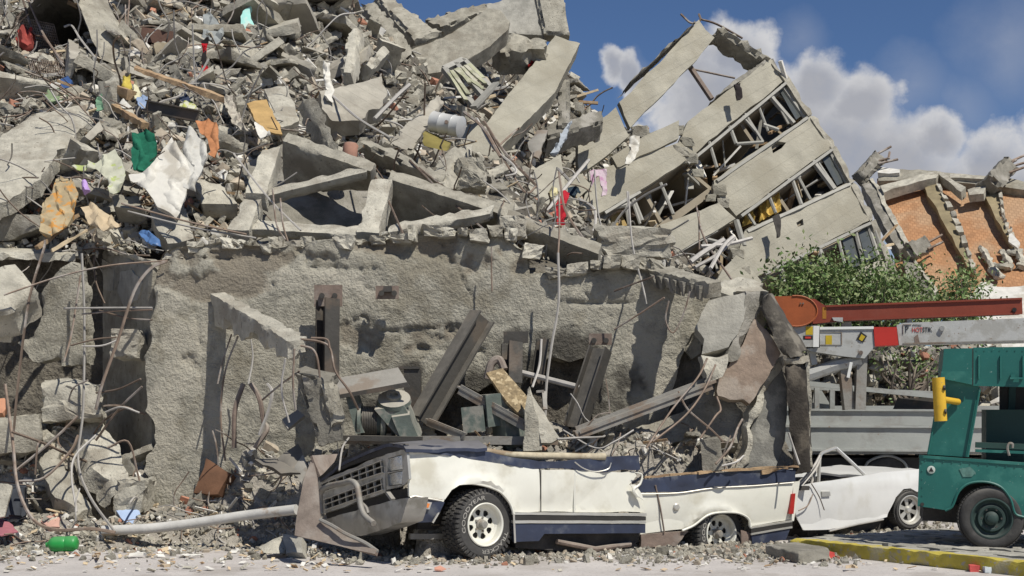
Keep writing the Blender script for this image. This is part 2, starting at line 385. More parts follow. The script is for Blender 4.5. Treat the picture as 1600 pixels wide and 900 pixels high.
apron_m = M('dusty debris', (.36,.33,.28), .35, 6, bump=1.0, bs=12, bd=.08, tint=(.22,.2,.165), tsc=2, tth=(.5,.66), rnd=0, det=10)
road_m = M('dusty road', (.46,.43,.405), .14, 1.6, bump=.35, bs=40, bd=.01, tint=(.36,.33,.30), tsc=.9, rnd=0, speck=((.27,.25,.23),30,.62))
rebar_m = M('rusty rebar', (.20,.15,.115), .3, 8, .8, 0, metal=.2, tint=(.33,.30,.27), tsc=2, rnd=.35)
wire_m = M('pale wire', (.36,.34,.31), .2, 6, .6, 0, rnd=.3)
steel_dark = M('dark steel', (.045,.042,.037), .3, 5, .55, .25, metal=.3, tint=(.10,.075,.055), tsc=2, dust=.5)
steel_dusty = M('dusty dark steel', (.055,.052,.046), .3, 5, .6, .25, metal=.2, tint=(.10,.08,.06), tsc=2, dust=.65)
steel_rust = M('rusted steel', (.17,.125,.10), .3, 7, .85, .4, tint=(.24,.20,.17), tsc=3, dust=.5)
steel_grey = M('grey steel', (.25,.24,.215), .2, 5, .6, .3, metal=.2, tint=(.20,.15,.11), tsc=2, dust=.3)
wood_m = M('old timber', (.34,.235,.135), .3, 9, .8, .5, tint=(.22,.14,.08), tsc=3, rnd=.25)
wood_pale = M('pale board', (.50,.40,.26), .2, 8, .8, .3, rnd=.2)
white_p = M('cream paint', (.73,.72,.635), .05, 2, .32, .06, bs=3, bd=.05, spec=.5, tint=(.53,.50,.40), tsc=1.8, tth=(.52,.72), dust=.42, dcol=(.45,.42,.34), rnd=0, coat=.3)
white_p2 = M('white paint', (.68,.68,.655), .05, 2, .3, .06, bs=3, bd=.05, tint=(.58,.57,.52), tsc=1.8, tth=(.54,.74), dust=.3, dcol=(.55,.53,.48), rnd=0, coat=.3)
navy_p = M('navy paint', (.022,.032,.065), .3, 4, .35, .15, bs=6, tint=(.10,.11,.13), tsc=4, tth=(.55,.7), dust=.35, rnd=0)
chrome_m = M('dusty chrome', (.50,.49,.45), .2, 6, .4, .15, metal=.5, bs=8, tint=(.32,.31,.27), tsc=4, dust=.4, dcol=(.42,.40,.33), rnd=0)
trim_m = M('bright trim', (.62,.60,.54), .1, 5, .35, .05, metal=.6, dust=.3, rnd=0)
rubber_m = M('tyre rubber', (.042,.041,.040), .3, 8, .8, .3, dust=.5, dcol=(.23,.215,.19), rnd=0)
black_m = M('black trim', (.018,.017,.016), .3, 5, .6, .2, dust=.3, rnd=0)
under_m = M('underbody', (.06,.055,.05), .4, 5, .9, .4, rnd=0)
lens_m = M('lamp glass', (.62,.63,.61), .3, 9, .12, .3, bs=40, metal=.7, dust=.12, rnd=0)
bumper_m = M('dented bumper', (.38,.37,.34), .2, 6, .4, .3, metal=.5, bs=6, bd=.03, tint=(.24,.23,.2), tsc=4, dust=.35, dcol=(.34,.32,.27), rnd=0)
amber_m = M('amber lens', (.75,.24,.06), .1, 5, .25, .1, rnd=0)
redlens_m = M('red lens', (.38,.03,.025), .2, 5, .3, .1, rnd=0)
green_p = M('green truck paint', (.012,.118,.100), .15, 2, .42, .12, bs=4, bd=.03, tint=(.035,.17,.14), tsc=2, dust=.22, dcol=(.17,.24,.21), rnd=0, speck=((.25,.33,.3),38,.70))
green_d = M('dark green inner parts', (.012,.05,.042), .2, 3, .6, .1, dust=.2, rnd=0)  # darker copy of the truck green for the inner parts
orange_p = M('orange boom paint', (.33,.078,.018), .2, 3, .6, .1, dust=.3, dcol=(.45,.28,.18), rnd=0)
redboom_p = M('oxide red boom paint', (.21,.038,.017), .14, 3, .5, .1, tint=(.20,.045,.025), tsc=1.5, dust=.22, dcol=(.36,.21,.15), rnd=0)
red_p = M('red paint', (.46,.03,.02), .12, 3, .5, .1, rnd=0)
boom_p = M('grey white boom paint', (.43,.435,.415), .14, 3, .5, .15, tint=(.33,.325,.295), tsc=3, dust=.25, rnd=0, speck=((.22,.17,.13),20,.66))
bed_p = M('grey truck bed paint', (.33,.345,.325), .12, 2, .6, .15, tint=(.27,.27,.25), tsc=2.5, dust=.25, rnd=0, speck=((.24,.17,.12),14,.70))
yellow_p = M('yellow paint', (.62,.38,.03), .12, 4, .5, .15, speck=((.35,.25,.1),25,.68), rnd=0)
sticker_y = M('yellow sticker', (.50,.36,.02), .1, 4, .5, 0, rnd=0)
sticker_w = M('white sticker', (.74,.74,.70), .05, 4, .5, 0, rnd=0)
ink_m = M('black print', (.02,.02,.02), 0, 4, .6, 0, rnd=0)
inkred_m = M('red print', (.5,.04,.03), 0, 4, .6, 0, rnd=0)
letter_m = M('raised tyre lettering', (.36,.345,.31), .12, 9, .8, 0, rnd=0)
kerb_m = M('painted kerb', (.44,.36,.06), .25, 4, .85, .4, tint=(.36,.32,.2), tsc=5, tth=(.5,.62), rnd=0, speck=((.33,.31,.26),18,.62))
leaf_m = M('leaf', (.13,.205,.06), .5, 30, .5, 0, rnd=0, tint=(.10,.15,.05), tsc=3, trans=0)
leaf_d = M('leaf dusty', (.20,.24,.10), .4, 20, .7, 0, rnd=0)
bark_m = M('bark', (.17,.14,.11), .3, 12, .9, .6)
glass_m = M('window glass', (.06,.07,.07), .1, 3, .06, 0, spec=.8, dust=.15, rnd=0)
room_m = M('room plaster', (.24,.205,.15), .2, 1.5, .9, .2, rnd=0)
alu_m = M('window aluminium', (.29,.28,.245), .15, 5, .6, 0, rnd=.15)
facade_m = M('facade concrete', (.325,.305,.245), .2, 1.6, .9, .7, bs=14, bd=.04, tint=(.27,.247,.19), tsc=.5, tth=(.45,.65), rnd=.05, lines=((-.50,-.1,.86),.42,.22))
def cloth(name, c, var=.2, **k): return M(name, c, var, k.pop('sc', 6), .95, .25, bs=60, rnd=0, spec=.1, **k)
# ================================================================== SETTING
road = solo('road', ([(-400,2,0),(400,2,0),(400,1500,0),(-400,1500,0)], [(0,1,2,3)]), road_m, kind='structure')
road['label'] = 'dusty grey road running in front of the rubble'
# raised pavement strip behind the yellow kerb
K0, KD, KP = np.array([3.2,15.95,0]), nrm((.586,-.81,0)), nrm((.81,.586,0))
def kp(a, b, z=0): return K0+KD*a+KP*b+np.array([0,0,z])
kerb = solo('kerb', hexa([kp(-.15,0,-.02),kp(5.2,0,-.02),kp(-.15,.17,-.02),kp(5.2,.17,-.02),kp(-.15,0,.15),kp(5.2,0,.15),kp(-.15,.17,.15),kp(5.2,.17,.15)], .07, .004, .018), kerb_m, kind='structure')
kerb['label'] = 'low kerb with worn yellow paint'
pave = solo('pavement', hexa([kp(-.3,.172,-.02),kp(5.2,.172,-.02),kp(-.3,2.75,-.02),kp(5.2,2.75,-.02),kp(-.3,.172,.105),kp(5.2,.172,.105),kp(-.3,2.75,.105),kp(5.2,2.75,.105)], 99), con_grey, kind='structure')
pave['label'] = 'narrow stone paved strip behind the yellow kerb'
r_ = random.Random(4)
for j in range(10):
    a = -.25+r_.uniform(0,.2)
    while a < 5.0:
        w = r_.uniform(.28,.46); b0 = .185+j*.25; jj = lambda: r_.uniform(-.02,.02); z = .125+r_.uniform(0,.018)
        q = [kp(a+jj(),b0+jj(),.07),kp(a+w-.02+jj(),b0+jj(),.07),kp(a+jj(),b0+.232+jj(),.07),kp(a+w-.02+jj(),b0+.232+jj(),.07)]
        q += [x+np.array([0,0,z-.07+r_.uniform(-.006,.006)]) for x in q]
        part(pave, 'paving_stone', hexa(q, .1, .006, .008, seed=a*9+j), con_grey); a += w

# ------------------------------------------------------------------ rubble mound (terrain)
CP = [(-60,402,19.4),(60,400,19.3),(130,400,18.9),(240,408,18.5),(340,384,18.9),(410,382,20.0),(560,378,20.3),(700,372,20.0),(480,335,21.2),(640,340,20.9),(800,372,19.2),(860,402,19.3),(900,424,18.7),(1040,430,18.6),(1110,446,18.5),
 (60,338,20.0),(0,255,21.0),(150,305,19.8),(250,355,19.3),(350,316,19.9),(330,245,20.8),(100,175,22.4),(200,155,22.9),(250,208,21.5),(0,155,22.8),(0,60,25.2),(110,60,26.4),(200,60,25.8),(0,-60,29),(110,-60,29),
 (300,0,29),(300,100,25.3),(400,40,29),(350,170,23.2),(420,190,22.8),(450,100,27.4),(550,200,24.5),(600,270,21.8),(470,18,31),(560,34,33),(740,330,20.9),
 (640,70,38),(640,150,31),(700,265,24.5),(800,315,24),(800,225,35.5),(850,140,43),(850,250,37),(870,372,24),(915,322,42),(880,302,41),(872,345,35),(900,130,45),(930,190,46),(960,290,45),(930,388,27),(960,396,24),(1010,210,48),(1010,404,22),(1080,260,50),(1090,420,27),(1140,446,22),(1180,320,52),(720,70,42),(800,90,46)]
XY = np.array([P(*c) for c in CP])
# ground behind and to the sides so that the mound comes down
XY = np.vstack([XY, [(-30,24,6),(-26,19.5,2.5),(-24,40,9),(-14,48,8),(0,52,6),(10,52,3),(3.5,18.6,-.1),(4.2,20,-.4),(5,22,-.3),(6,24,0),(8,29,0),(12,34,0),(14,42,0),(16,50,0),(5,18.2,0)]])
def _solve():
    d = np.linalg.norm(XY[:,None,:2]-XY[None,:,:2], axis=-1)+np.eye(len(XY))*.05
    A = np.c_[d, np.ones(len(XY))]; A = np.vstack([A, np.r_[np.ones(len(XY)), 0]]); return np.linalg.solve(A, np.r_[XY[:,2], 0])
_w = _solve(); PITS = [(P(112,55,26.3),.75,.9,2.8),(P(62,72,25.2),.5,.7,2.2),(P(578,72,30),1.1,1.1,2.4),(P(200,185,22.6),.3,.3,.6)]
def mound_h(X, Y):
    X = np.atleast_1d(X).astype(float); Y = np.atleast_1d(Y).astype(float); sh = X.shape; X = X.ravel(); Y = Y.ravel(); z = np.full(X.shape, _w[-1])
    for k in range(len(XY)): z += _w[k]*np.hypot(X-XY[k,0], Y-XY[k,1])
    q = np.c_[X, Y, np.zeros_like(X)]
    pit = sum(h*np.exp(-(((X-c[0])/a)**2+((Y-c[1])/b)**2)**2) for c, a, b, h in PITS)
    return (z+.22*fbm(q, .8, 4)*np.clip((Y-18)/3, .25, 1.3)-pit).reshape(sh)
gx = np.arange(-26, 13, .24); t_ = np.linspace(0, 1, 150)**1.35
y0 = np.where(gx < -4.55, 19.4, 18.12); GX = np.repeat(gx[:,None], 150, 1); GY = y0[:,None]+t_[None]*(51-y0[:,None])
GZ = np.maximum(mound_h(GX, GY), -.3)
V = np.stack([GX, GY, GZ], -1).reshape(-1,3); I = np.arange(len(V)).reshape(GX.shape)
Fm = np.stack([I[:-1,:-1], I[1:,:-1], I[1:,1:], I[:-1,1:]], -1).reshape(-1,4)
sk = np.stack([gx, y0, np.full_like(gx, -.2)], 1); si = len(V)+np.arange(len(gx))
Fs = np.stack([si[:-1], si[1:], I[1:,0], I[:-1,0]], -1); V2 = rough(V, .13, 2.6, 4)
mound = solo('rubble_mound', (np.vstack([V2, sk]), [tuple(map(int, f)) for f in np.vstack([Fm, Fs])]), mound_m, kind='structure', sharp=60)
mound['label'] = 'steep hill of collapsed concrete and dust'
def hit(px, py, hf=None, y0=18.2, y1=50, st=.12):
    """where sight lines meet the mound: rows of world points and a mask"""
    hf = hf or mound_h; px = np.atleast_1d(px).astype(float); py = np.atleast_1d(py).astype(float); ys = np.arange(y0, y1, st); res = np.zeros((len(px),3)); ok = np.zeros(len(px), bool)
    for y in ys:
        X = (px-800)/F*y; Z = CZ+(HZ-py)/F*y; h = hf(X, np.full_like(X, y)); n = (Z <= h) & ~ok
        res[n] = np.stack([X, np.full_like(X, y), h], 1)[n]; ok |= n
        if ok.all(): break
    return res, ok
# low apron of debris at the foot of the wall, over the crushed vehicle and at the left
AP = [(-60,842,0),(150,846,0),(400,842,0),(0,800,17.0),(120,800,17.0),(235,800,17.1),(0,700,17.9),(90,650,18.2),(200,720,17.9),(300,778,17.2),(400,760,16.9),(470,735,16.9),(400,700,17.3),(500,700,16.9),(560,688,16.6),(640,692,16.7),
      (760,690,16.75),(860,688,16.7),(930,668,17.0),(1000,672,17.0),(1080,690,17.0),(1130,715,17.2),(1210,735,17.6),(1000,730,16.4)]
def gp(px, py): 
    D = CZ*F/(py-HZ); return P(px, py, D)
AX = np.array([gp(a,b) if not c else P(a,b,c) for a,b,c in AP])
AX = np.vstack([AX, [(-8,16.2,.02),(-7,19.5,1.3),(-5.5,19.3,1.1),(-9,18,.8),(3.6,17.6,.3),(4.2,18.3,.2),(4,20,.3),(-2.6,15.6,.0),(-1.5,15.2,0),(-.5,16.0,.55),(.5,16.3,.75),(-3.8,16.4,.05),(2.2,16.8,.7),(3.2,17.3,.3),(-1.6,16.2,.35),(1.2,15.3,.0),(0,14.8,0),(2.5,15.8,.0),(4.5,16.6,0),(5,20,0),(0,18.5,1.6),(-3,18.5,1.5)]])
def apron_h(X, Y):
    X = np.asarray(X, float); Y = np.asarray(Y, float); w = 0; z = 0
    for p in AX:
        k = 1/(((X-p[0])**2+(Y-p[1])**2)+.012)**2; w = w+k; z = z+k*p[2]
    z = z/w; q = np.stack([X.ravel(), Y.ravel(), 0*X.ravel()], 1)
    z = z-.03+.07*fbm(q, 2.2, 4).reshape(X.shape)*np.clip(z*4, 0, 1)
    # nothing piles up in front of the crushed car: its near side holds the rubble back
    line = np.where(X < 1.4, 14.85+(X+1.08)*.532, 16.26+(X-1.46)*.404)+.28; line = np.where(X < -1.08, 16.7+(X+1.08)*.9, line); line = np.where(X > 3.25, 99, line)
    k = np.clip((Y-line)/.10, 0, 1); k = np.where(X < -1.9, np.clip((Y-16.25-.25*np.sin(X*1.7))/.7, 0, 1), k); return z*k-.09*(1-k)
ax_ = np.arange(-9, 4.6, .09); ay_ = np.arange(15.0, 19.6, .09); AXX, AYY = np.meshgrid(ax_, ay_, indexing='ij'); AZ = apron_h(AXX, AYY)
V = np.stack([AXX, AYY, AZ], -1).reshape(-1,3); V = V+(rough(V, .05, 6, 3)-V)*np.clip(V[:,2:]*6, 0, 1); I = np.arange(len(V)).reshape(AXX.shape)
Fm = np.stack([I[:-1,:-1], I[1:,:-1], I[1:,1:], I[:-1,1:]], -1).reshape(-1,4)
apron = solo('debris_slope', (V, [tuple(map(int, f)) for f in Fm]), apron_m, kind='structure', sharp=60)
apron['label'] = 'low slope of dust and crushed concrete along the wall foot'

# ------------------------------------------------------------------ the big rough wall
WP = Plane(P(240,600,17.5), P(1100,600,17.9), P(240,300,17.5))
wall_px = [(243,425),(262,395),(300,383),(345,377),(400,388),(450,383),(520,378),(600,372),(660,362),(720,366),(790,364),(800,372),(822,395),(826,428),(862,425),(900,420),(960,412),(1000,415),(1040,425),(1085,440),(1085,500),(1066,560),(1052,620),(1045,700),(1045,830),(230,830),(236,760),(228,735),(232,712),(240,690),(236,660),(222,640),(228,610),(226,560),(240,530),(236,500),(240,470)]
def wpx(b): return 800+F*b[:,0]/b[:,1], HZ-F*(b[:,2]-CZ)/b[:,1]
def spall(b):
    x, y = wpx(b); n = fbm(b+3, 2.2, 5, .6); g = lambda cx, cy, rx, ry: 1-((x-cx)/rx)**2-((y-cy)/ry)**2
    m = np.maximum.reduce([g(345,402,95,20), g(330,440,75,22), g(430,405,70,16), g(640,385,80,14), g(760,410,60,20), g(560,520,60,30)-.35, g(700,530,110,26)-.4, g(300,560,40,30)-.5])
    return np.clip((m+n*1.5+.05)*2.2, 0, .85)
def soot_shade(b):  # soot patches plus painted dark for the shaded wall recesses
    x, y = wpx(b); n = fbm(b+8, 2.5, 4, .6); g = lambda cx, cy, rx, ry: 1-((x-cx)/rx)**2-((y-cy)/ry)**2
    m = np.maximum.reduce([g(900,560,60,60), g(845,530,30,25)-.2, g(640,575,22,14), g(800,560,40,50)-.3, g(560,640,90,40)-.2, g(880,600,130,80), g(730,640,90,60), g(560,610,60,50)-.3])
    return np.clip((m*.9+n*.7-.1)*1.4, 0, .82)
def patch(b):
    x, y = wpx(b); n = fbm(b+28, 2.0, 5, .6); g = lambda cx, cy, rx, ry: 1-((x-cx)/rx)**2-((y-cy)/ry)**2
    m = np.maximum.reduce([g(290,600,60,130)-.2, g(520,450,120,26)-.3, g(870,450,50,30)-.3, g(1020,560,40,80)-.2, g(270,690,40,90)]); return np.clip((m*.7+n*1.1-.08)*2.5, 0, .8)
def wall_relief(b):
    x, y = wpx(b); n = fbm(b*np.array([1,1,1.6])+3, .9, 4); a = np.clip((n-.18)*8, 0, 1)*-.012
    a = a+np.clip((fbm(b+40, 1.7, 3)-.3)*6, 0, 1)*-.008-.05*spall(b)
    for yy, x0, x1, ph in ((513,590,720,0),(418,470,600,2),(545,640,760,4),(400,270,420,5),(470,860,1000,7)):
        l = yy+5*fbm(np.c_[x/60, np.full_like(x, ph), x*0], 1, 3); a = a-.045*np.exp(-((y-l)/2.2)**2)*np.clip((x-x0)/15, 0, 1)*np.clip((x1-x)/15, 0, 1)
    for (x0, y0, x1, y1, dp) in ((478,396,474,446,-.05),(690,372,712,420,-.03),(712,420,742,470,-.03),(300,470,318,560,-.03),(318,560,306,640,-.03),(560,440,620,470,-.025),(900,440,960,500,-.03),(708,432,852,396,.02),(400,470,490,462,-.025)):
        l = math.hypot(x1-x0, y1-y0); w_ = 3*fbm(np.c_[x/22, y/22, x*0+x0], 1, 3); t = ((x-x0)*(x1-x0)+(y-y0)*(y1-y0))/l/l; dd = ((x-x0)*(y1-y0)-(y-y0)*(x1-x0))/l+w_
        a = a+dp*np.exp(-(dd/1.7)**2)*np.clip(t*8, 0, 1)*np.clip((1-t)*8, 0, 1)
    up = np.clip((b[:,2]-3.25)/.3, 0, 1)*np.clip(fbm(b+8, 1.5, 3)*4+.4, 0, 1)*-.07
    return a+up+.007*fbm(b, 9, 3)+.014*np.abs(fbm(b+2, 24, 2))+.010*cell(b*np.array([1,1,1.4]), 3)[:,0]*np.clip(fbm(b+60, 1.2, 2)*2, 0, 1)
def stain_shade(o, fs):  # vertex colours: wall stains together with the painted recess shade
    me = o.data; V = np.zeros(len(me.vertices)*3); me.vertices.foreach_get('co', V); V = V.reshape(-1,3)+wpos(o); c = np.zeros((len(V),4)); c[:,3] = 1
    for k, f in enumerate(fs): c[:,k] = f(V)
    at = me.color_attributes.new('stain_shade', 'FLOAT_COLOR', 'POINT'); at.data.foreach_set('color', c.astype(np.float32).ravel())
big_wall = thing('broken_wall', 'wide rough cast concrete wall with a ragged left edge behind the crushed vehicle', 'wall', P(640,842,17.7))
wf_ = part(big_wall, 'wall_face', panel(WP.poly(wall_px), .38, .036, .012, 2, .05, .045, jfr=4, bulge=wall_relief, holes=[WP.poly(h) for h in ([(690,612),(722,600),(748,612),(770,598),(790,628),(778,660),(790,716),(680,716),(676,650)],[(838,572),(862,556),(890,566),(922,556),(936,590),(925,640),(930,700),(815,706),(822,640),(812,610)])]), con_wall, sharp=70); stain_shade(wf_, (soot_shade, spall, patch))
def rbar(a, b, w, h, amp=.03, res=.07, chip=.04, seed=0, up=(0,0,1)):
    m = bar(a, b, w, h, up, res=res, chip=chip, seed=seed); return rough(m[0], amp, 5, 4, seed), m[1]
# knobbly concrete left along the top of the wall
def boulder(c, sz, R=None, seed=0, cuts=6, amp=.10):
    r = np.random.default_rng(seed); bm = bmesh.new(); p = np.array([(i,j,k) for i in (-1,1) for j in (-1,1) for k in (-1,1)], float)*r.uniform(.5,1,(8,3)); p = np.vstack([p, r.uniform(-1,1,(7,3))*.9])
    for q in p: bm.verts.new(q)
    h = bmesh.ops.convex_hull(bm, input=bm.verts); bmesh.ops.delete(bm, geom=list({g for g in h['geom_unused']+h['geom_interior'] if isinstance(g, bmesh.types.BMVert)}), context='VERTS')
    bmesh.ops.subdivide_edges(bm, edges=bm.edges, cuts=cuts, use_grid_fill=True); bm.verts.index_update()
    V = np.array([tuple(v.co) for v in bm.verts]); f = [tuple(v.index for v in t.verts) for t in bm.faces]; bm.free()
    V = rough(V, amp, 1.6, 3, seed, .6); V = rough(V, amp*.5, 4.5, 3, seed+9, .6)
    V = V*(np.asarray(sz)/2); V = V if R is None else V @ np.asarray(R); return V+np.asarray(c), f
r_ = random.Random(77); x = 262
while x < 1030:
    yt = float(np.interp(x, [250,262,300,345,400,450,520,600,660,720,790,815,830,870,900,960,1000,1040],[412,395,383,377,388,383,378,372,362,366,364,385,428,425,420,412,415,425]))
    w = r_.uniform(14,34); h = r_.uniform(12,24); D = 17.86+r_.uniform(-.08,.10); s_ = D/F
    part(big_wall, 'capping_lump', boulder(P(x+w/2, yt+2+r_.uniform(-4,4), D), (w*s_*1.25, .45, h*s_*1.2), None, int(x*7), 4, .13), con_light if r_.random() < .7 else con_mid, sharp=24); x += w*r_.uniform(.75,1.5)
# ------------------------------------------------------------------ tilted collapsed building
FB = Plane(P(1205,92,41.5), P(1405,440,39.5), P(905,340,36.5))
bl = thing('collapsed_building', 'tilted pale concrete block with rows of broken windows sliding down to the left', 'building', (P(1200,440,40)[0], 40, 0))
fu = nrm(FB.at(1150,335)-FB.at(1302,228)); fn = FB.n; fup = nrm(np.cross(fu, fn)); fup = fup if fup[2] > 0 else -fup
def fpanel(name, pts, off, th, mat=facade_m, **k):
    kw = dict(res=.3, amp=.014, edge=.05, jag=.03, jfr=1.6); kw.update(k); return part(bl, name, panel(FB.poly(pts, off), th, **kw), mat)
SPN = [('spandrel', [(1093,30),(1117,60),(1056,128),(1010,172),(985,200),(968,160),(1030,97)], .12, .16),
 ('spandrel', [(1205,90),(1228,125),(1164,175),(1108,220),(1072,252),(1060,225),(1074,189),(1119,156),(1160,124)], .12, .16),
 ('spandrel', [(1060,222),(1074,250),(1040,272),(1000,297),(937,333),(905,338),(915,300),(945,262),(1000,243)], .2, .18),
 ('spandrel', [(1062,187),(1060,216),(1000,243),(965,262),(955,245),(1000,213)], .28, .16),
 ('spandrel', [(963,167),(982,213),(950,242),(923,260),(905,268),(902,213),(935,188)], .3, .2),
 ('spandrel', [(1267,177),(1302,228),(1230,281),(1152,337),(1118,300),(1117,281),(1190,229)], .12, .16),
 ('spandrel', [(1123,316),(1150,341),(1100,371),(1058,394),(1040,375),(1030,351),(1080,332)], .2, .16),
 ('spandrel', [(1331,283),(1362,343),(1280,384),(1189,427),(1165,440),(1150,412),(1164,360),(1240,325)], .12, .16),
 ('spandrel', [(1156,392),(1190,440),(1150,470),(1120,440),(1130,420)], .22, .16),
 ('spandrel', [(1380,403),(1403,446),(1410,480),(1290,490),(1280,470),(1341,421)], .12, .16),
 ('spandrel', [(905,268),(925,290),(880,330),(850,330),(838,300),(870,285)], .28, .2)]
HOL = {5: [[(1206,228),(1216,220),(1229,222),(1222,231),(1209,238)]], 7: [[(1246,346),(1256,340),(1257,350),(1248,353)]]}
for i, (n, p, off, th) in enumerate(SPN): fpanel(n, p, off, th, seed=i, holes=[FB.poly(h, off) for h in HOL.get(i, [])])
for k, (x, y, w) in enumerate([(1062,238,.75),(1074,222,.6),(1078,248,.7),(1122,296,.7),(1130,318,.6),(1112,310,.5),(1152,398,.7),(1146,384,.5),(1160,424,.6),(1398,436,.5),(1390,414,.4),(1058,205,.6),(1000,206,.8),(1090,270,.5),(962,250,.5)]):
    part(bl, 'broken_edge', boulder(FB.at(x, y, .12), (w*.7, w*.4, w*.5), None, 300+k, 3, .13), facade_m if k%2 else con_mid, sharp=24)
rw_ = random.Random(5); dm = []
for quad in ([(1226,130),(1262,180),(1120,280),(1075,258)],[(1300,234),(1328,284),(1168,360),(1155,340)],[(1362,350),(1380,400),(1200,430),(1195,428)],[(1000,300),(1072,258),(1110,285),(1035,348)],[(938,338),(1000,300),(1035,350),(960,372)],[(1058,398),(1148,348),(1160,388),(1090,415)]):
    for k in range(16):
        u, v = rw_.random(), rw_.random()**2; a, b, c, d = [np.array(q, float) for q in quad]; bot = c+(d-c)*0; e = b+(c-b)*u; t = a+(d-a)*u; q = e+(t-e)*v*.6
        p = FB.at(q[0], q[1], -rw_.uniform(.1,2.0)); dr_ = nrm([rw_.gauss(0,1), rw_.gauss(0,.7), rw_.gauss(0,1)]); dm.append(bar(p, p+dr_*rw_.uniform(.4,1.3), rw_.uniform(.05,.25), rw_.uniform(.03,.08)))
V, f = join(dm); part(bl, 'fallen_fittings', (V, f), [wood_m, alu_m, con_white, wood_pale], kind='stuff', smooth=False, mi=np.repeat([rw_.randrange(4) for _ in dm], 6))
# end column strip
for a, b in [((1204,90),(1232,126)),((1230,124),(1268,180)),((1268,178),(1304,230)),((1303,229),(1333,284)),((1332,283),(1364,344)),((1364,343),(1404,442))]:
    part(bl, 'end_column', slab4([FB.at(a[0]-4,a[1]+3,.16), FB.at(a[0]+4,a[1]-2,.16), FB.at(b[0]+4,b[1]-2,.16), FB.at(b[0]-4,b[1]+3,.16)], .3, -fn, res=.2, amp=.02, chip=.05, seed=a[0]), con_mid)
part(bl, 'end_wall', slab4([FB.at(1207,92,-.16), FB.at(1406,444,-.16), FB.at(1406,444,-4.5), FB.at(1207,92,-4.5)], .15, fu, res=.4, amp=.03, chip=.05), con_dark)
# floors, ceilings, back wall
for a, b in [((1264,180),(1000,372)),((1329,286),(1120,425)),((1228,127),(935,336)),((1302,230),(1050,396)),((1362,345),(1180,432)),((1400,440),(1240,500))]:
    p, q = FB.at(*a, -.06), FB.at(*b, -.06); part(bl, 'floor_slab', slab4([p, q, q+fup*-.2, p+fup*-.2], 4, -fn, res=99), room_m)
part(bl, 'back_wall', ngon(FB.poly([(1225,122),(1400,440),(1380,500),(1150,470),(1000,420),(925,345),(1070,250)], -4.1), .12), room_m)
for a, b in [((1150,178),(1180,222)),((1075,262),(1120,300)),((1208,290),(1235,330)),((1268,388),(1290,430)),((1010,300),(1035,345))]:
    p, q = FB.at(*a, -.3), FB.at(*b, -.3); part(bl, 'inner_wall', slab4([p, q, q-fn*3.6, p-fn*3.6], .12, fu, res=99), room_m)
part(bl, 'roof_edge', slab4([FB.at(1120,42,.2), FB.at(1130,40,.2), FB.at(1208,88,.2), FB.at(1199,96,.2)], .7, -fn, res=.15, amp=.08, chip=.12), con_mid)
part(bl, 'roof_edge', slab4([FB.at(1085,36,.28), FB.at(1092,28,.28), FB.at(992,118,.28), FB.at(985,126,.28)], .9, -fn, res=.2, amp=.06, chip=.1), con_dark)
part(bl, 'roof_edge', slab4([FB.at(1150,122,.1), FB.at(1196,93,.1), FB.at(1199,99,.1), FB.at(1108,160,.1)], 1.2, -fn, res=.2, amp=.06, chip=.1), con_dark)
def rod(par, name, a, b, r, mat, off=0, off2=None):
    return part(par, name, cyl(FB.at(*a, off), FB.at(*b, off if off2 is None else off2), r, 6), mat)
rod(bl, 'steel_brace', (1077,103), (1112,155), .09, steel_rust, -.2); rod(bl, 'steel_brace', (1082,108), (1148,122), .03, steel_rust, -.2)
# window bars, frames and broken pieces
for a, b, r in [((1203,150),(1240,193),.085),((1206,147),(1232,194),.04),((1185,165),(1200,205),.04),((1164,178),(1192,222),.05),((1160,182),(1180,205),.05),((1140,198),(1150,225),.06),((1150,225),(1192,222),.05),((1192,195),(1216,203),.06),((1108,222),(1120,262),.05),
   ((1270,252),(1303,296),.09),((1276,250),(1306,294),.04),((1238,282),(1252,320),.06),((1248,278),(1266,312),.05),((1230,282),(1250,276),.05),((1200,303),(1212,333),.05),((1166,330),(1180,352),.05),
   ((1278,388),(1288,416),.10),((1310,375),(1322,422),.05),((1336,360),(1350,415),.06),((1362,347),(1380,400),.07),((1250,402),(1256,424),.05),((1220,418),(1226,434),.05),
   ((985,300),(1003,345),.06),((1032,286),(1052,335),.05),((1000,350),(985,305),.04),((940,330),(985,318),.06),((978,320),(983,352),.05),((1100,372),(1104,400),.08),((1104,374),(1150,386),.06),((1150,345),(1162,385),.09)]:
    rod(bl, 'window_bar', a, b, r, alu_m, .05)
for a, b in [((1229,128),(1266,180)),((1304,232),(1331,282)),((1364,346),(1382,402))]: rod(bl, 'window_bar', (a[0]-8,a[1]+5), (b[0]-8,b[1]+5), .06, alu_m, 0)
for a, b in [((1262,184),(1120,283)),((1328,288),(1168,362)),((1228,130),(1075,256)),((1300,234),(1158,338)),((1360,349),(1195,428)),((1052,398),(1120,360)),((945,333),(1000,300))]:
    p, q = FB.at(*a, .12), FB.at(*b, .12); part(bl, 'window_sill', bar(p, q, .08, .07, fn, res=.5, amp=.01), alu_m)
part(bl, 'window_pane', ngon(FB.poly([(1341,362),(1357,352),(1374,398),(1354,410)], -.02), .02), glass_m)
part(bl, 'window_pane', ngon(FB.poly([(1316,375),(1333,367),(1348,412),(1328,420)], -.02), .02), glass_m)
part(bl, 'window_pane', ngon(FB.poly([(1216,138),(1226,131),(1256,178),(1244,187)], -.02), .02), glass_m)
part(bl, 'window_pane', ngon(FB.poly([(1284,247),(1299,237),(1324,281),(1308,290)], -.02), .02), glass_m)
def fold(b): return .09*np.sin(b[:,0]*26+b[:,1]*9+2*fbm(b, 2, 2))
yc = cloth('yellow curtain cloth', (.52,.36,.10))
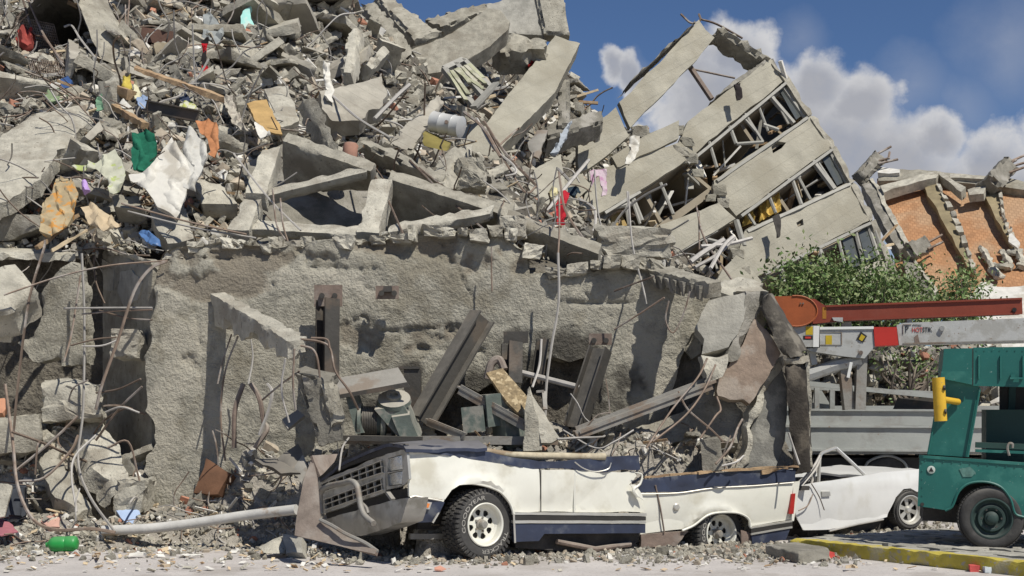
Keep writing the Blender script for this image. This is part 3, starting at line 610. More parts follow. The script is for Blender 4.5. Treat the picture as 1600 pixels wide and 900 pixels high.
part(bl, 'curtain', panel(FB.poly([(1186,318),(1204,303),(1219,296),(1222,330),(1205,336),(1187,346)], -.25), .04, .08, bulge=fold), yc)
part(bl, 'curtain', panel(FB.poly([(1164,335),(1176,326),(1178,346),(1160,354)], -.25), .04, .08, bulge=fold), yc)
part(bl, 'cupboard_panel', panel(FB.poly([(955,340),(968,328),(980,352),(952,362)], -.3), .06, .2), M('ochre board', (.30,.21,.08), .2, 4))
# ------------------------------------------------------------------ orange brick building behind
BP = Plane(P(1380,290,51), P(1600,290,48.5), P(1400,440,45))
bb = thing('brick_building', 'collapsed orange brick slab with concrete ribs and bare reinforcement on the skyline', 'building', (P(1500,450,48)[0], 48, 0))
def brick_mat():
    m = M('orange hollow brick', (.43,.225,.11), .2, 2, .9, .0, rnd=0, tint=(.46,.30,.18), tsc=.35, tth=(.48,.62)); nt = m.node_tree; N = nt.nodes; L = nt.links; b = N['Principled BSDF']
    src = b.inputs['Base Color'].links[0].from_socket; tc = N.new('ShaderNodeTexCoord'); mp = N.new('ShaderNodeMapping'); mp.inputs['Rotation'].default_value = (math.radians(90), 0, math.radians(0)); mp.vector_type = 'POINT'
    L.new(tc.outputs['Object'], mp.inputs[0]); r2 = N.new('ShaderNodeVectorRotate'); r2.rotation_type = 'Z_AXIS'; r2.inputs['Angle'].default_value = math.radians(-22); L.new(mp.outputs[0], r2.inputs['Vector'])
    bt = N.new('ShaderNodeTexBrick'); bt.inputs['Scale'].default_value = 1; bt.inputs['Brick Width'].default_value = .115; bt.inputs['Row Height'].default_value = .12; bt.inputs['Mortar Size'].default_value = .012
    bt.inputs['Color1'].default_value = (1,1,1,1); bt.inputs['Color2'].default_value = (.78,.78,.78,1); bt.inputs['Mortar'].default_value = (.72,.7,.68,1); L.new(r2.outputs[0], bt.inputs[0])
    mx = N.new('ShaderNodeMix'); mx.data_type = 'RGBA'; mx.blend_type = 'MULTIPLY'; mx.inputs[0].default_value = .9; L.new(src, mx.inputs[6]); L.new(bt.outputs[0], mx.inputs[7]); L.new(mx.outputs[2], b.inputs['Base Color'])
    bp = N.new('ShaderNodeBump'); bp.inputs['Strength'].default_value = .6; bp.inputs['Distance'].default_value = .05; L.new(bt.outputs[0], bp.inputs['Height']); L.new(bp.outputs[0], b.inputs['Normal']); return m
brick_orange = brick_mat()
def bpanel(name, pts, off, th, mat, **k):
    kw = dict(res=.3, amp=.03, jag=.06, edge=.05, jfr=1.3); kw.update(k); return part(bb, name, panel(BP.poly(pts, off), th, **kw), mat)
bpanel('brick_face', [(1370,276),(1540,278),(1625,292),(1900,330),(1900,470),(1500,470),(1400,470),(1395,380)], 0, .5, brick_orange, amp=.06)
bpanel('side_wall', [(1346,284),(1360,279),(1388,328),(1418,382),(1404,390),(1375,340)], .45, .6, con_dark, seed=1)
bpanel('side_wall_cap', [(1360,278),(1366,278),(1392,326),(1420,380),(1414,384)], .5, .5, con_light, seed=2)
bpanel('side_wall', [(1411,400),(1424,404),(1445,436),(1466,455),(1466,480),(1430,480)], .45, .6, con_dark, seed=3)
bpanel('side_wall_cap', [(1426,405),(1430,404),(1449,430),(1468,453),(1462,456)], .5, .5, con_light, seed=4)
olive = M('olive rib face', (.25,.205,.12), .25, 3)  # one olive tone, darker than the brick field
for k, (p, c) in enumerate([([(1440,283),(1462,286),(1482,325),(1498,363),(1522,422),(1517,422),(1484,363),(1450,305)], [(1462,284),(1469,288),(1492,327),(1508,366),(1527,420),(1520,424),(1498,366),(1482,328)]),
             ([(1536,300),(1558,286),(1566,341),(1588,380),(1582,386),(1562,347)], [(1558,286),(1564,288),(1572,340),(1594,380),(1586,385),(1566,342)])]):
    bpanel('rib', p, .32, .35, olive, seed=5+k)
    a = [np.array(x, float) for x in c]; n = len(a)//2
    for s in range(9):
        f0, f1 = s/9, (s+.72)/9; A = lambda f: a[0]+(a[1]-a[0])*0
        def on(line, f): 
            line = np.array(line); i = min(len(line)-2, int(f*(len(line)-1))); g = f*(len(line)-1)-i; return line[i]+(line[i+1]-line[i])*g
        l1 = [c[0]]+c[-1:n+0:-1]; l2 = c[1:n+1]
        q = [on(l2,f0), on(l2,f1), on(l1,f1), on(l1,f0)]; part(bb, 'brick', slab4(BP.poly([tuple(z) for z in q], .42), .35, res=.2, amp=.03, chip=.05, seed=s), con_light)
bpanel('roof_edge', [(1372,262),(1462,266),(1560,276),(1620,286),(1900,322),(1900,334),(1620,297),(1540,288),(1460,282),(1372,281)], .3, .4, con_mid, amp=.03, jag=.03, seed=11)
bpanel('roof_edge', [(1372,260),(1406,263),(1406,269),(1372,270)], 0.45, .3, con_white, seed=12)
bpanel('roof_edge', [(1484,270),(1545,274),(1545,279),(1484,276)], 0.45, .3, con_light, seed=13)
bpanel('broken_beam', [(1373,291),(1458,266),(1466,270),(1462,276),(1380,299)], 0.6, .35, con_light, seed=14)
bpanel('broken_beam', [(1464,268),(1470,266),(1510,293),(1502,299)], 0.6, .35, con_light, seed=15)
bpanel('broken_piece', [(1512,294),(1542,288),(1540,301),(1514,304)], 0.6, .3, con_light, seed=16)
bpanel('hanging_piece', [(1575,364),(1580,362),(1593,378),(1590,386),(1575,375)], 1.2, .1, con_white, seed=17)
bpanel('plaster_patch', [(1534,440),(1545,440),(1560,446),(1900,452),(1900,690),(1420,690),(1440,590),(1500,590),(1500,475)], .3, .3, con_white, seed=18, amp=.1)
for a, b, r in [((1533,389),(1552,420),.11),((1552,415),(1582,418),.11),((1566,393),(1578,416),.11),((1570,394),(1598,396),.13),((1590,396),(1600,414),.1),((1552,420),(1562,433),.16),((1588,414),(1604,416),.1)]:
    part(bb, 'torn_strip', bar(BP.at(*a,.12), BP.at(*b,.12), r*2, .2, fn, res=.1, amp=.04, chip=.05), con_light)
def stub(a, b, w, rods, seed):
    p, q = BP.at(*a, .6), BP.at(*b, .6); part(bb, 'column_stub', bar(p, q, w, w, fn, res=.12, amp=.09, chip=.12, seed=seed), con_dark)
    for (c, e) in rods: part(bb, 'bare_rod', cyl(BP.at(*c, .7), BP.at(*e, .65), .045, 5), rebar_m)
stub((1342,280),(1371,248),.5,[((1364,244),(1392,229)),((1371,252),(1390,247)),((1372,256),(1403,249)),((1388,248),(1390,238))],1)
stub((1546,292),(1574,260),.62,[((1570,256),(1600,243)),((1572,262),(1602,254)),((1564,262),(1588,250)),((1576,270),(1604,260))],2)
stub((1416,398),(1450,382),.52,[((1440,384),(1472,367)),((1450,389),(1473,378))],3)
# ------------------------------------------------------------------ trees behind the boom
def leaves(pts, n, spread, size, seed):
    r = np.random.default_rng(seed); V = []; Fc = []
    pts = np.asarray(pts); c = pts[r.integers(len(pts), size=n)]+r.normal(0, 1, (n,3))*spread
    a = r.normal(0,1,(n,3)); a /= np.linalg.norm(a,axis=1)[:,None]; b = np.cross(a, r.normal(0,1,(n,3))); b /= np.linalg.norm(b,axis=1)[:,None]; s = size*r.uniform(.5,1.3,(n,1))
    V = np.stack([c-a*s, c+b*s*.45, c+a*s, c-b*s*.45], 1).reshape(-1,3); f = np.arange(4*n).reshape(n,4); return V, [tuple(map(int,x)) for x in f], (r.random(n) < .45).astype(int)
def tree(label, base, top, crown_px, D, nl, size, seed, spread=.16):
    r = random.Random(seed); b0 = P(*base, D); b0[2] = 0; t = thing('tree', label, 'tree', b0)
    tr = spline([b0, b0+np.array([r.uniform(-.1,.1), 0, .9]), P(*top, D)], 5); part(t, 'trunk', tube(tr, np.linspace(.13,.06,len(tr)), 7), bark_m)
    ends = []
    for (px,py) in crown_px:
        d = D+r.uniform(-.9,.9); e = P(px, py, d); s = tr[r.randrange(len(tr)//2, len(tr))]; mid = (s+e)/2+np.array([r.uniform(-.3,.3), r.uniform(-.2,.2), r.uniform(-.1,.25)])
        q = spline([s, mid, e], 4); part(t, 'branch', tube(q, np.linspace(.035,.010,len(q)), 5), bark_m); ends += [q[-1]]*3+[q[-2], q[-3]]
    V, f, mi = leaves(ends, nl, spread, size, seed); part(t, 'crown', (V, f), [leaf_m, leaf_d], smooth=False, mi=mi); return t
r_ = random.Random(11)
c1 = [(r_.uniform(1228,1430), 0) for _ in range(80)]; c1 = [(x, 430+abs(x-1300)*.12+r_.uniform(-6,52)) for x, _ in c1]
tree('bushy green tree showing above the red boom below the tilted windows', (1330,690), (1330,520), c1, 26, 15000, .05, 1, .25)
c2 = [(r_.uniform(1432,1535), r_.uniform(446,500)) for _ in range(22)]+[(1510+r_.uniform(-15,10), 438+r_.uniform(-4,10)) for _ in range(6)]
tree('small green tree with a pointed top before the orange brick slab', (1480,690), (1480,500), c2, 27, 3600, .05, 2, .22)
c3 = [(r_.uniform(1375,1480), r_.uniform(548,608)) for _ in range(20)]
tree('thin straggly tree below the grey boom beside the green truck', (1425,700), (1425,610), c3, 24, 420, .042, 3, .22)
# ================================================================== VEHICLES
def ring_xy(n, r, a0=0): return [(r*math.cos(a0+2*math.pi*i/n), r*math.sin(a0+2*math.pi*i/n)) for i in range(n)]
def wheel(par, c, ax, R, Wd, rr, style, rim_mat, letters=None, tread='block', dish=.09):
    c = np.asarray(c, float); fr = frame(ax); A, B, C = fr            # A outward, B sideways, C up
    B = -B
    w = hub(par, 'wheel', c)
    def at(x, y, z): return c+A*x+B*y+C*z
    h = Wd/2
    prof = [(rr,h-.03),(rr+.015,h-.005),(rr+.05,h+.006),(R-.055,h+.004),(R-.03,h-.012),(R-.014,h-.04),(R-.014,-h+.04),(R-.03,-h+.012),(R-.055,-h),(rr+.015,-h),(rr,-h+.03)]
    part(w, 'tyre', lathe(prof, c, A, 64, True), rubber_m, sharp=30)
    bl_ = []
    if tread == 'block':
        n = 44
        for k in range(n):
            for row, (x, wx) in enumerate(((h-.035,.065),(h-.105,.05),(h-.165,.05),(-h+.035,.065))):
                a = 2*math.pi*(k+.5*(row%2))/n+(.02 if row == 2 else 0); e = np.cos(a)*B+np.sin(a)*C; t = -np.sin(a)*B+np.cos(a)*C; tw = 2*math.pi*R/n*(.62 if row in (0,3) else .74)
                sk = .25*A if row%2 else -.25*A
                bl_.append(box(c+e*(R-.012)+A*x, (.026, tw, wx), np.stack([e, nrm(t+sk), A])))
            a = 2*math.pi*k/n; e = np.cos(a)*B+np.sin(a)*C; t = -np.sin(a)*B+np.cos(a)*C
            bl_.append(box(c+e*(R-.034)+A*(h-.008), (.045, 2*math.pi*R/n*.5, .018), np.stack([e, t, A])))
    else:
        n = 60
        for k in range(n):
            for x, wx in ((h-.045,.05),(0,.05),(-h+.045,.05)):
                a = 2*math.pi*k/n; e = np.cos(a)*B+np.sin(a)*C; t = -np.sin(a)*B+np.cos(a)*C
                bl_.append(box(c+e*(R-.010)+A*x, (.012, 2*math.pi*R/n*.72, wx), np.stack([e, t, A])))
    part(w, 'tread', join(bl_), rubber_m, kind='stuff', smooth=False)
    if letters:
        tl = []
        for s, a0, rad, size in letters:
            V, f = text_mesh(s, size); V[:,0] *= 1.45; a = a0-V[:,0]/rad; r = rad+V[:,1]
            tl.append((c+(r*np.cos(a))[:,None]*B+(r*np.sin(a))[:,None]*C+A*(h+.006+V[:,2:3]), f))
        part(w, 'raised_lettering', join(tl), letter_m, kind='stuff', smooth=False)
    xd = h-dish
    if style == 'spoke':
        lip = [(rr+.012,h-.012),(rr+.014,h+.006),(rr+.004,h+.012),(rr-.008,h+.004),(rr-.016,h-.015),(rr-.022,xd+.03),(rr-.045,xd+.005),(rr-.06,xd)]
        part(w, 'rim', lathe(lip, c, A, 56), rim_mat, sharp=25)
        holes = []
        for k in range(8):
            a = 2*math.pi*(k+.3)/8; ri, ro = rr*.44, rr*.735
            holes.append([at(xd, r*math.cos(a+d), r*math.sin(a+d)) for r, d in ((ri,-.12),(ri+.012,-.20),(ro-.02,-.26),(ro-.004,-.16),(ro,0),(ro-.004,.16),(ro-.02,.26),(ri+.012,.20),(ri,.12))])
        part(w, 'disc', panel([at(xd, y, z) for y, z in ring_xy(40, rr-.05)], .012, .05, d=-A, holes=holes), rim_mat)
        part(w, 'hub_cap', lathe([(.0,xd+.085),(.034,xd+.083),(.044,xd+.07),(.046,xd+.03),(.058,xd+.02),(.06,xd+.002)], c, A, 24), steel_grey)
        part(w, 'wheel_nut', join([cyl(at(xd, .075*math.cos(a), .075*math.sin(a)), at(xd+.02, .075*math.cos(a), .075*math.sin(a)), .011, 6) for a in [k*math.pi/2.5 for k in range(5)]]), steel_grey)
    elif style == 'rally':
        lip = [(rr+.01,h-.01),(rr+.012,h+.006),(rr,h+.008),(rr-.012,h-.01),(rr-.02,xd+.01),(rr-.04,xd)]
        part(w, 'rim', lathe(lip, c, A, 48), rim_mat)
        holes = []
        for k in range(6):
            a = 2*math.pi*(k+.2)/6; ri, ro = rr*.34, rr*.76
            holes.append([at(xd, r*math.cos(a+d), r*math.sin(a+d)) for r, d in ((ri,-.16),(ro,-.30),(ro+.008,0),(ro,.30),(ri,.16))])
        part(w, 'disc', panel([at(xd, y, z) for y, z in ring_xy(36, rr-.03)], .015, .05, d=-A, holes=holes), rim_mat)
        part(w, 'hub_cap', lathe([(0,xd+.03),(.03,xd+.028),(.045,xd+.01),(.05,xd)], c, A, 20), rim_mat)
    else:
        prof = [(rr+.012,h-.02),(rr+.012,h-.002),(rr-.004,h),(rr-.02,h-.02),(rr-.03,h-.055),(rr-.05,h-.06),(rr*.66,h-.02),(rr*.55,h-.022),(rr*.40,h-.05),(.075,h-.055),(.07,h-.01),(.055,h),(.05,h+.035),(.03,h+.045),(0,h+.046)]
        part(w, 'rim', lathe(prof, c, A, 48), rim_mat, sharp=25)
        part(w, 'wheel_nut', join([cyl(at(h-.05, .105*math.cos(a), .105*math.sin(a)), at(h-.025, .105*math.cos(a), .105*math.sin(a)), .013, 6) for a in [k*math.pi/3 for k in range(6)]]), under_m)
    part(w, 'brake_drum', lathe([(0,xd-.03),(rr-.06,xd-.03),(rr-.06,-h),(0,-h)], c, A, 24), black_m)
    return w
# ------------------------------------------------------------------ crushed off road car
th = math.radians(28); fdir = np.array([math.cos(th), math.sin(th), 0]); SF = Plane(P(637,760,14.75), n=(math.sin(th), -math.cos(th), 0))
tr_ = math.radians(22); rdir = np.array([math.cos(tr_), math.sin(tr_), 0]); SR = Plane(P(1000,760,16.2), n=(math.sin(tr_), -math.cos(tr_), 0))
FF = Plane(P(637,760,14.75), n=(-.809,-.588,0)); wdir = np.array([-.588,.809,0])
car = thing('crushed_car', 'cream and navy off road car crushed flat and broken in two', 'car', (0.6,15.8,0))
def body(b): 
    z = b[:,2]; r = np.linalg.norm(b-SF.at(745,815), axis=1); return -.055*np.clip((z-.8)/.4, -1, 1)**2+.012*fbm(b+3, 1.6, 3)+.012*np.abs(fbm(b+31, 3.2, 2))+.016*np.exp(-((z-.50)/.025)**2)+.045*np.exp(-((r-.44)/.05)**2)
def side(name, pts, mat, off=0, pl=SF, **k):
    kw = dict(th=.035, res=.05, bulge=body, jag=.003); kw.update(k); return part(car, name, panel(pl.poly(pts, off), **kw), mat, sharp=45)
side('front_wing', [(637,705),(700,710),(733,717),(800,727),(833,733),(842,733),(844,800),(802,800),(797,787),(783,770),(763,762),(737,756),(715,757),(703,765),(693,780),(640,776),(638,740)], white_p)
def door_b(b): return body(b)+.02*np.exp(-((b[:,0]-.45)/.02)**2)-.015+.03*fbm(b+20, 1.3, 2)
dr = side('door', [(846,733),(900,734),(940,738),(993,737),(997,743),(985,757),(993,760),(1000,777),(1011,800),(846,800)], white_p, .0, bulge=door_b, jag=.008)
part(car, 'waist_band', panel(SF.poly([(632,694),(700,699),(733,702),(765,706),(800,714),(845,721),(890,719),(940,715),(999,711),(1002,733),(940,738),(900,734),(877,731),(833,733),(800,727),(733,717),(637,705)], .012), .06, .045, .02, 5, bulge=lambda b: .018*fbm(b, 7, 3)-.03, jag=.012), navy_p, sharp=50)
SIL = [('stripe', [(802,804.5),(1010,807),(1010,813),(802,812.5)], black_m, .012), ('bright_trim', [(802,800.5),(1011,802),(1011,806.5),(802,804)], trim_m, .018), ('bright_trim', [(802,813),(1010,813.5),(1010,818),(802,817.5)], trim_m, .018),
       ('sill', [(804,818),(1009,819),(1009,833),(850,834),(842,845),(804,847)], navy_p, .008)]
for n, p, m_, o in SIL: side(n, p, m_, o, bulge=lambda b: .012*fbm(b+3, 1.6, 3), th=.05)
part(car, 'sill_edge', bar(SF.at(803,803,.03), SF.at(805,848,.03), .03, .02), trim_m)
side('underbody', [(806,846),(850,833),(1000,833),(990,858),(900,862),(806,856)], under_m, -.12, th=.5, amp=.03, bulge=None)
part(car, 'exhaust', tube([SF.at(870,846,-.05), SF.at(930,858,-.08), SF.at(985,850,-.1)], .03, 8), steel_rust)
part(car, 'door_seam', bar(SF.at(845,734,.0), SF.at(845,800,.0), .012, .012), under_m)
part(car, 'door_crease', bar(SF.at(898,738,-.012), SF.at(898,799,-.012), .006, .02), white_p)
part(car, 'rust_patch', panel(SF.poly([(808,741),(818,740),(827,743),(825,747),(809,746)], -.012), .003, .03, jag=.01), M('worn paint', (.46,.36,.24), .3, 16, .8, 0, rnd=0))
part(car, 'torn_metal', tube(spline(SF.poly([(992,738),(1003,742),(1000,756),(990,765),(996,776)], .03), 5), np.linspace(.006,.022,21), 6), white_p)
part(car, 'torn_metal', panel(SF.poly([(985,757),(993,757),(1003,772),(1006,782),(998,776)], .03), .012, .03, .012), white_p)
part(car, 'bent_trim', tube(spline(SF.poly([(898,722),(912,732),(930,737),(950,733),(955,723)], .03), 4), .007, 5), trim_m)
# wheel arch lip and well
arch = [(691,784),(696,773),(703,765),(715,757),(737,755),(763,760),(783,769),(797,786),(803,804)]
part(car, 'wheel_arch', tube(spline(SF.poly(arch, .02), 4), .016, 6), white_p)
part(car, 'wheel_well', panel(SF.poly([(690,795),(700,760),(740,748),(790,764),(812,806),(815,850),(690,850)], -.42), .03, .2), black_m)
part(car, 'inner_wing', box(SF.at(750,735,-.45), (1.0,.7,.06), np.stack([fdir, SF.n, (0,0,1)])), black_m)
for p in ([(640,800),(700,800),(700,870),(640,870)],): part(car, 'axle', cyl(SF.at(730,825,-.2), SF.at(730,825,-1.5), .06, 8), under_m)
part(car, 'chassis_rail', bar(SF.at(650,815,-.5), SF.at(1000,826,-.5), .1, .16), under_m)
part(car, 'chassis_rail', bar(SF.at(640,838,-.35), SF.at(700,838,-.35), .05, .06), steel_grey)
# front end
def fpol(pts, off=0): return FF.poly(pts, off)
part(car, 'grille_surround', panel(fpol([(499,752),(560,727),(602,707.5),(603,769),(506,802),(496,780)]), .06, .06, .012, 6, jag=.01,
     holes=[fpol([(501,757),(598,719),(600,738),(503,770)]), fpol([(506,781),(598,747),(600,765),(508,797)])]), chrome_m, sharp=45)
part(car, 'grille_back', panel(fpol([(498,754),(605,712),(606,766),(506,799)], -.12), .05, .3), black_m)
for top, bot, hs in (((501,757,598,719),(503,770,600,738),(.5,)), ((506,781,598,747),(508,797,600,765),(.5,))):
    def gpt(u, v): return (top[0]+(top[2]-top[0])*u+((bot[0]-top[0])+(bot[2]-bot[0]-top[2]+top[0])*u)*v, top[1]+(top[3]-top[1])*u+((bot[1]-top[1])+(bot[3]-bot[1]-top[3]+top[1])*u)*v)
    for v in (0, .5, 1): part(car, 'grille_bar', bar(FF.at(*gpt(0,v), .0), FF.at(*gpt(1,v), .0), .03, .010), trim_m)
    for u in np.linspace(.02, .98, 9): part(car, 'grille_bar', bar(FF.at(*gpt(u,0), -.002), FF.at(*gpt(u,1), -.002), .028, .012, wdir), trim_m)
bz = [fpol([(606,716),(628,710),(629,734),(605,738)]), fpol([(605,740),(629,735),(628,757),(607,760)])]
part(car, 'lamp_bezel', panel(fpol([(602,710),(622,703),(635,702),(639,748),(632,757),(622,761),(604,765)], .008), .03, .05, holes=bz, jag=.003), chrome_m)
for q in bz:
    c_ = np.mean(q, 0); part(car, 'headlight', panel([c_+(x-c_)*.90 for x in q], .06, .03, bulge=lambda b, c_=c_: .004-.8*((b-c_)**2).sum(1)), lens_m)
part(car, 'lamp_recess', panel(fpol([(603,711),(633,704),(637,748),(622,760),(605,763)], -.05), .04, .1), black_m)  # black sheet put in to darken the gap round the lamps
hs_ = [FF.at(x, y, .03) for x, y in ((499,748),(520,734),(545,718),(572,705),(600,694),(626,692),(634,697))]
rows = []
for k in range(9):
    t = k/8; rows.append([p+fdir*(t*.95)+np.array([0,0,((.02+.05*math.sin(i*1.9+k*.8))*t+.06*math.sin(t*3.1))*max(0,1-(i/18)**2)-.03*(i/18)**3]) for i, p in enumerate(spline(hs_, 3))])
Hn = len(rows[0]); HV = rough(np.array(rows).reshape(-1,3), .02, 4, 3); HVb = HV-np.array([0,0,.035]); nI = np.arange(9*Hn).reshape(9,Hn)
hf_ = np.stack([nI[:-1,:-1], nI[1:,:-1], nI[1:,1:], nI[:-1,1:]], -1).reshape(-1,4); n9 = 9*Hn
hood_f = [tuple(map(int,f[::-1])) for f in hf_]+[tuple(map(int,f+n9)) for f in hf_]+[(int(nI[0,i]), int(nI[0,i+1]), int(nI[0,i+1]+n9), int(nI[0,i]+n9)) for i in range(Hn-1)]+[(int(nI[k,Hn-1]), int(nI[k+1,Hn-1]), int(nI[k+1,Hn-1]+n9), int(nI[k,Hn-1]+n9)) for k in range(8)]
part(car, 'bonnet', (np.vstack([HV, HVb]), hood_f), navy_p, sharp=60)
part(car, 'bonnet_lip', panel(fpol([(500,746),(534,718),(570,702),(608,692),(632,694),(634,701),(600,710),(548,727),(502,750)], .015), .05, .05, .02, 6, jag=.008), black_m, sharp=60)
part(car, 'front_bumper', panel(fpol([(510,812),(560,797),(600,786),(628,779),(641,778),(637,800),(632,815),(600,827),(566,837),(532,838),(512,826)], .16), .22, .05, .01, 4, jag=.004, edge=.03, bulge=lambda b: .04*np.cos(np.clip((b[:,2]-.5)/.16, -1.5, 1.5))+.012*fbm(b, 5, 3)), bumper_m, sharp=45)
part(car, 'bumper_gap', panel(fpol([(508,800),(600,770),(638,762),(640,780),(560,800),(512,812)], -.05), .1, .2), black_m)
part(car, 'bumper_bracket', bar(FF.at(606,770,.1), FF.at(614,781,.1), .05, .03), steel_grey)
part(car, 'push_bar', tube(spline(fpol([(502,803),(500,782),(502,768),(512,760),(535,755),(548,752),(557,758),(561,775),(564,792),(570,806),(584,818)], .30), 5), .032, 10), steel_grey)
part(car, 'push_bar', tube(spline(fpol([(564,785),(572,793),(575,802)], .26), 4), .018, 8), steel_grey)
side('wing_end', [(640,778),(648,776),(692,784),(686,799),(677,816),(654,817),(638,812)], navy_p, .01, th=.1)
part(car, 'wing_trim', tube(SF.poly([(692,785),(686,800),(676,817)], .02), .012, 6), trim_m)
part(car, 'wing_trim', tube(SF.poly([(641,777),(648,775),(692,783)], .02), .009, 6), trim_m)
mk = part(car, 'side_marker', panel(SF.poly([(646,781),(675,785),(671,796),(646,793)], .03), .03, .05), trim_m)
part(mk, 'lens', panel(SF.poly([(648.5,784),(672,787),(669.5,793.5),(648.5,791)], .036), .02, .05), amber_m)
wheel(car, SF.at(747,819,-.12), (.60,-.80,.02), .385, .27, .222, 'spoke', white_p, [('GOODYEAR', math.radians(196), .268, .062), ('TRACKER', math.radians(-18), .268, .062)])
# rear half
rb = dict(pl=SR, bulge=lambda b: -.05*np.clip((b[:,2]-.62)/.4, -1, 1)**2+.010*fbm(b+7, 1.6, 3)+.04*np.exp(-((np.linalg.norm(b-SR.at(1118,845), axis=1)-.38)/.05)**2))
side('rear_wing', [(996,771),(1058,770),(1113,763),(1240,754),(1236,790),(1238,812),(1173,823),(1171,813),(1164,806),(1149,801),(1122,801),(1104,806),(1084,821),(1068,827),(1003,835),(1000,800)], white_p, **rb)
side('waist_band', [(998,757),(1007,749),(1069,743),(1136,737),(1245,733),(1244,752),(1180,757),(1113,761),(1058,769),(996,770)], navy_p, .015, pl=SR, bulge=lambda b: .016*fbm(b, 6, 3)-.03, jag=.008)
part(car, 'bright_trim', tube(spline(SR.poly([(996,771.5),(1058,770.5),(1113,763),(1180,759),(1240,754)], .012), 4), .009, 6), trim_m)
side('stripe', [(1173,826),(1238,816),(1238,822),(1174,833)], black_m, .012, pl=SR, bulge=None); side('bright_trim', [(1173,823.5),(1238,813),(1238,815.5),(1173,826)], trim_m, .016, pl=SR, bulge=None)
side('bright_trim', [(1174,833),(1238,822),(1238,825),(1174,836)], trim_m, .016, pl=SR, bulge=None)
side('sill', [(1174,836),(1235,825),(1228,843),(1176,851)], navy_p, .0, pl=SR, bulge=None)
side('rusty_sill', [(1001,835),(1076,829),(1066,842),(1056,853),(1002,855)], steel_rust, -.01, pl=SR, bulge=lambda b: .02*fbm(b, 9, 3), jag=.01)
part(car, 'wheel_arch', tube(spline(SR.poly([(1066,829),(1084,821),(1104,806),(1122,801),(1149,801),(1164,806),(1171,813),(1173,824)], .012), 4), .014, 6), white_p)
part(car, 'wheel_well', panel(SR.poly([(1060,850),(1084,812),(1120,792),(1160,796),(1182,825),(1182,855)], -.40), .03, .2), black_m)
part(car, 'mud_flap', panel(SR.poly([(1158,828),(1171,832),(1174,857),(1159,853)], -.03), .02, .05, .01), steel_rust)
part(car, 'rear_lamp', panel(SR.poly([(1237,772),(1243,771),(1240,803),(1233,803)], .02), .08, .05), redlens_m)
part(car, 'rear_corner', panel(SR.poly([(1240,754),(1250,752),(1247,772),(1240,814),(1237,814),(1239,780)], -.01), .3, .08, .02), white_p)
part(car, 'fuel_cap', lathe([(0,.03),(.03,.03),(.042,.02),(.045,0)], SR.at(1056,792,-.02), SR.n, 20), trim_m)
part(car, 'split_seam', tube(spline(SR.poly([(1024,758),(1027,772),(1032,795),(1038,832)], .0), 4), .010, 5), steel_rust)
part(car, 'load_floor', box(SR.at(1120,760,-.9), (1.7,1.5,.05), np.stack([rdir, SR.n, (0,0,1)])), under_m)
wheel(car, SR.at(1115,834,-.22), (.56,-.83,.05), .37, .27, .222, 'spoke', white_p, [('GOODYEAR', math.radians(196), .262, .062), ('TRACKER', math.radians(-18), .262, .062)])
# torn wooden edging left on the rear waist line and the pipe on the front one
solo('broken_board', (lambda a: (rough(a[0], .012, 8, 3), a[1]))(join([bar(SR.at(1005,746,-.05), SR.at(1120,735,-.05), .06, .022, res=.1), bar(SR.at(1090,738,-.02), SR.at(1247,728,-.02), .07, .03, res=.1, chip=.01), bar(SR.at(1190,738,0), SR.at(1232,731,0), .03, .05, res=.1, chip=.02)])), wood_m,
     'long splintered board lying along the navy rear edge of the crushed car', 'board')
solo('pipe', tube(rough(spline([P(718,704,15.4), P(752,705,15.45), P(800,711,15.5), P(870,712.5,15.7), P(946,714,15.9)], 5), .006, 3), .040, 10), M('rust stained pipe', (.40,.35,.25), .3, 7, .8, .3, tint=(.26,.19,.12), tsc=4),
     'stained pale pipe lying along the front half of the crushed car', 'pipe')
# ------------------------------------------------------------------ white saloon
WS = Plane(P(1243,780,17.2), P(1440,780,19.1), P(1243,700,17.2)); wsd = nrm(P(1440,780,19.1)-P(1243,780,17.2))
ws = thing('white_saloon', 'white saloon with its roof torn off standing behind the crushed car', 'car', (P(1340,780,18.2)[0], 18.2, 0))
def wpan(n, pts, mat, off=0, **k):
    kw = dict(th=.04, res=.06, bulge=lambda b: -.05*((b[:,2]-.6)/.45)**2+.012*fbm(b, 1.6, 3)+.012*np.exp(-((b[:,2]-.66)/.03)**2), jag=.003); kw.update(k); return part(ws, n, panel(WS.poly(pts, off), **kw), mat, sharp=45)
wpan('side_panel', [(1243,760),(1280,754),(1352,743),(1377,738),(1436,733),(1446,740),(1446,770),(1432,768),(1422,763),(1411,764),(1400,777),(1392,800),(1390,808),(1380,811),(1300,828),(1260,829),(1250,813),(1240,793)], white_p2)
a_, b_ = WS.at(1350,743,-.03), WS.at(1446,733,-.03); back = -WS.n; up = np.array([0,0,1.])
part(ws, 'bonnet', slab4([a_, b_, b_+back*1.35+up*.015, a_+back*1.35+up*.03], .03, (0,0,-1), res=.12, amp=.012), white_p2)
a2 = WS.at(1284,748,-.05); part(ws, 'rear_deck', slab4([a2+back*.7, a_+back*.7, a_+back*1.4+up*.05, a2+back*1.4+up*.06], .03, (0,0,-1), res=.12, amp=.02), white_p2)
part(ws, 'cabin', slab4([WS.at(1268,760,-.08), WS.at(1350,749,-.08), WS.at(1350,749,-1.3), WS.at(1268,760,-1.3)], .3, (0,0,-1)), black_m)
part(ws, 'dashboard', bar(WS.at(1338,748,-.2), WS.at(1338,748,-1.2), .2, .10, res=.1, amp=.02), under_m)
part(ws, 'windscreen_frame', tube(spline(WS.poly([(1279,754),(1280,730),(1282,711),(1292,705),(1306,700)], -.03), 4), .022, 6), trim_m)
part(ws, 'windscreen_frame', tube(WS.poly([(1306,700),(1330,722),(1351,742)], -.03), .022, 6), white_p2)
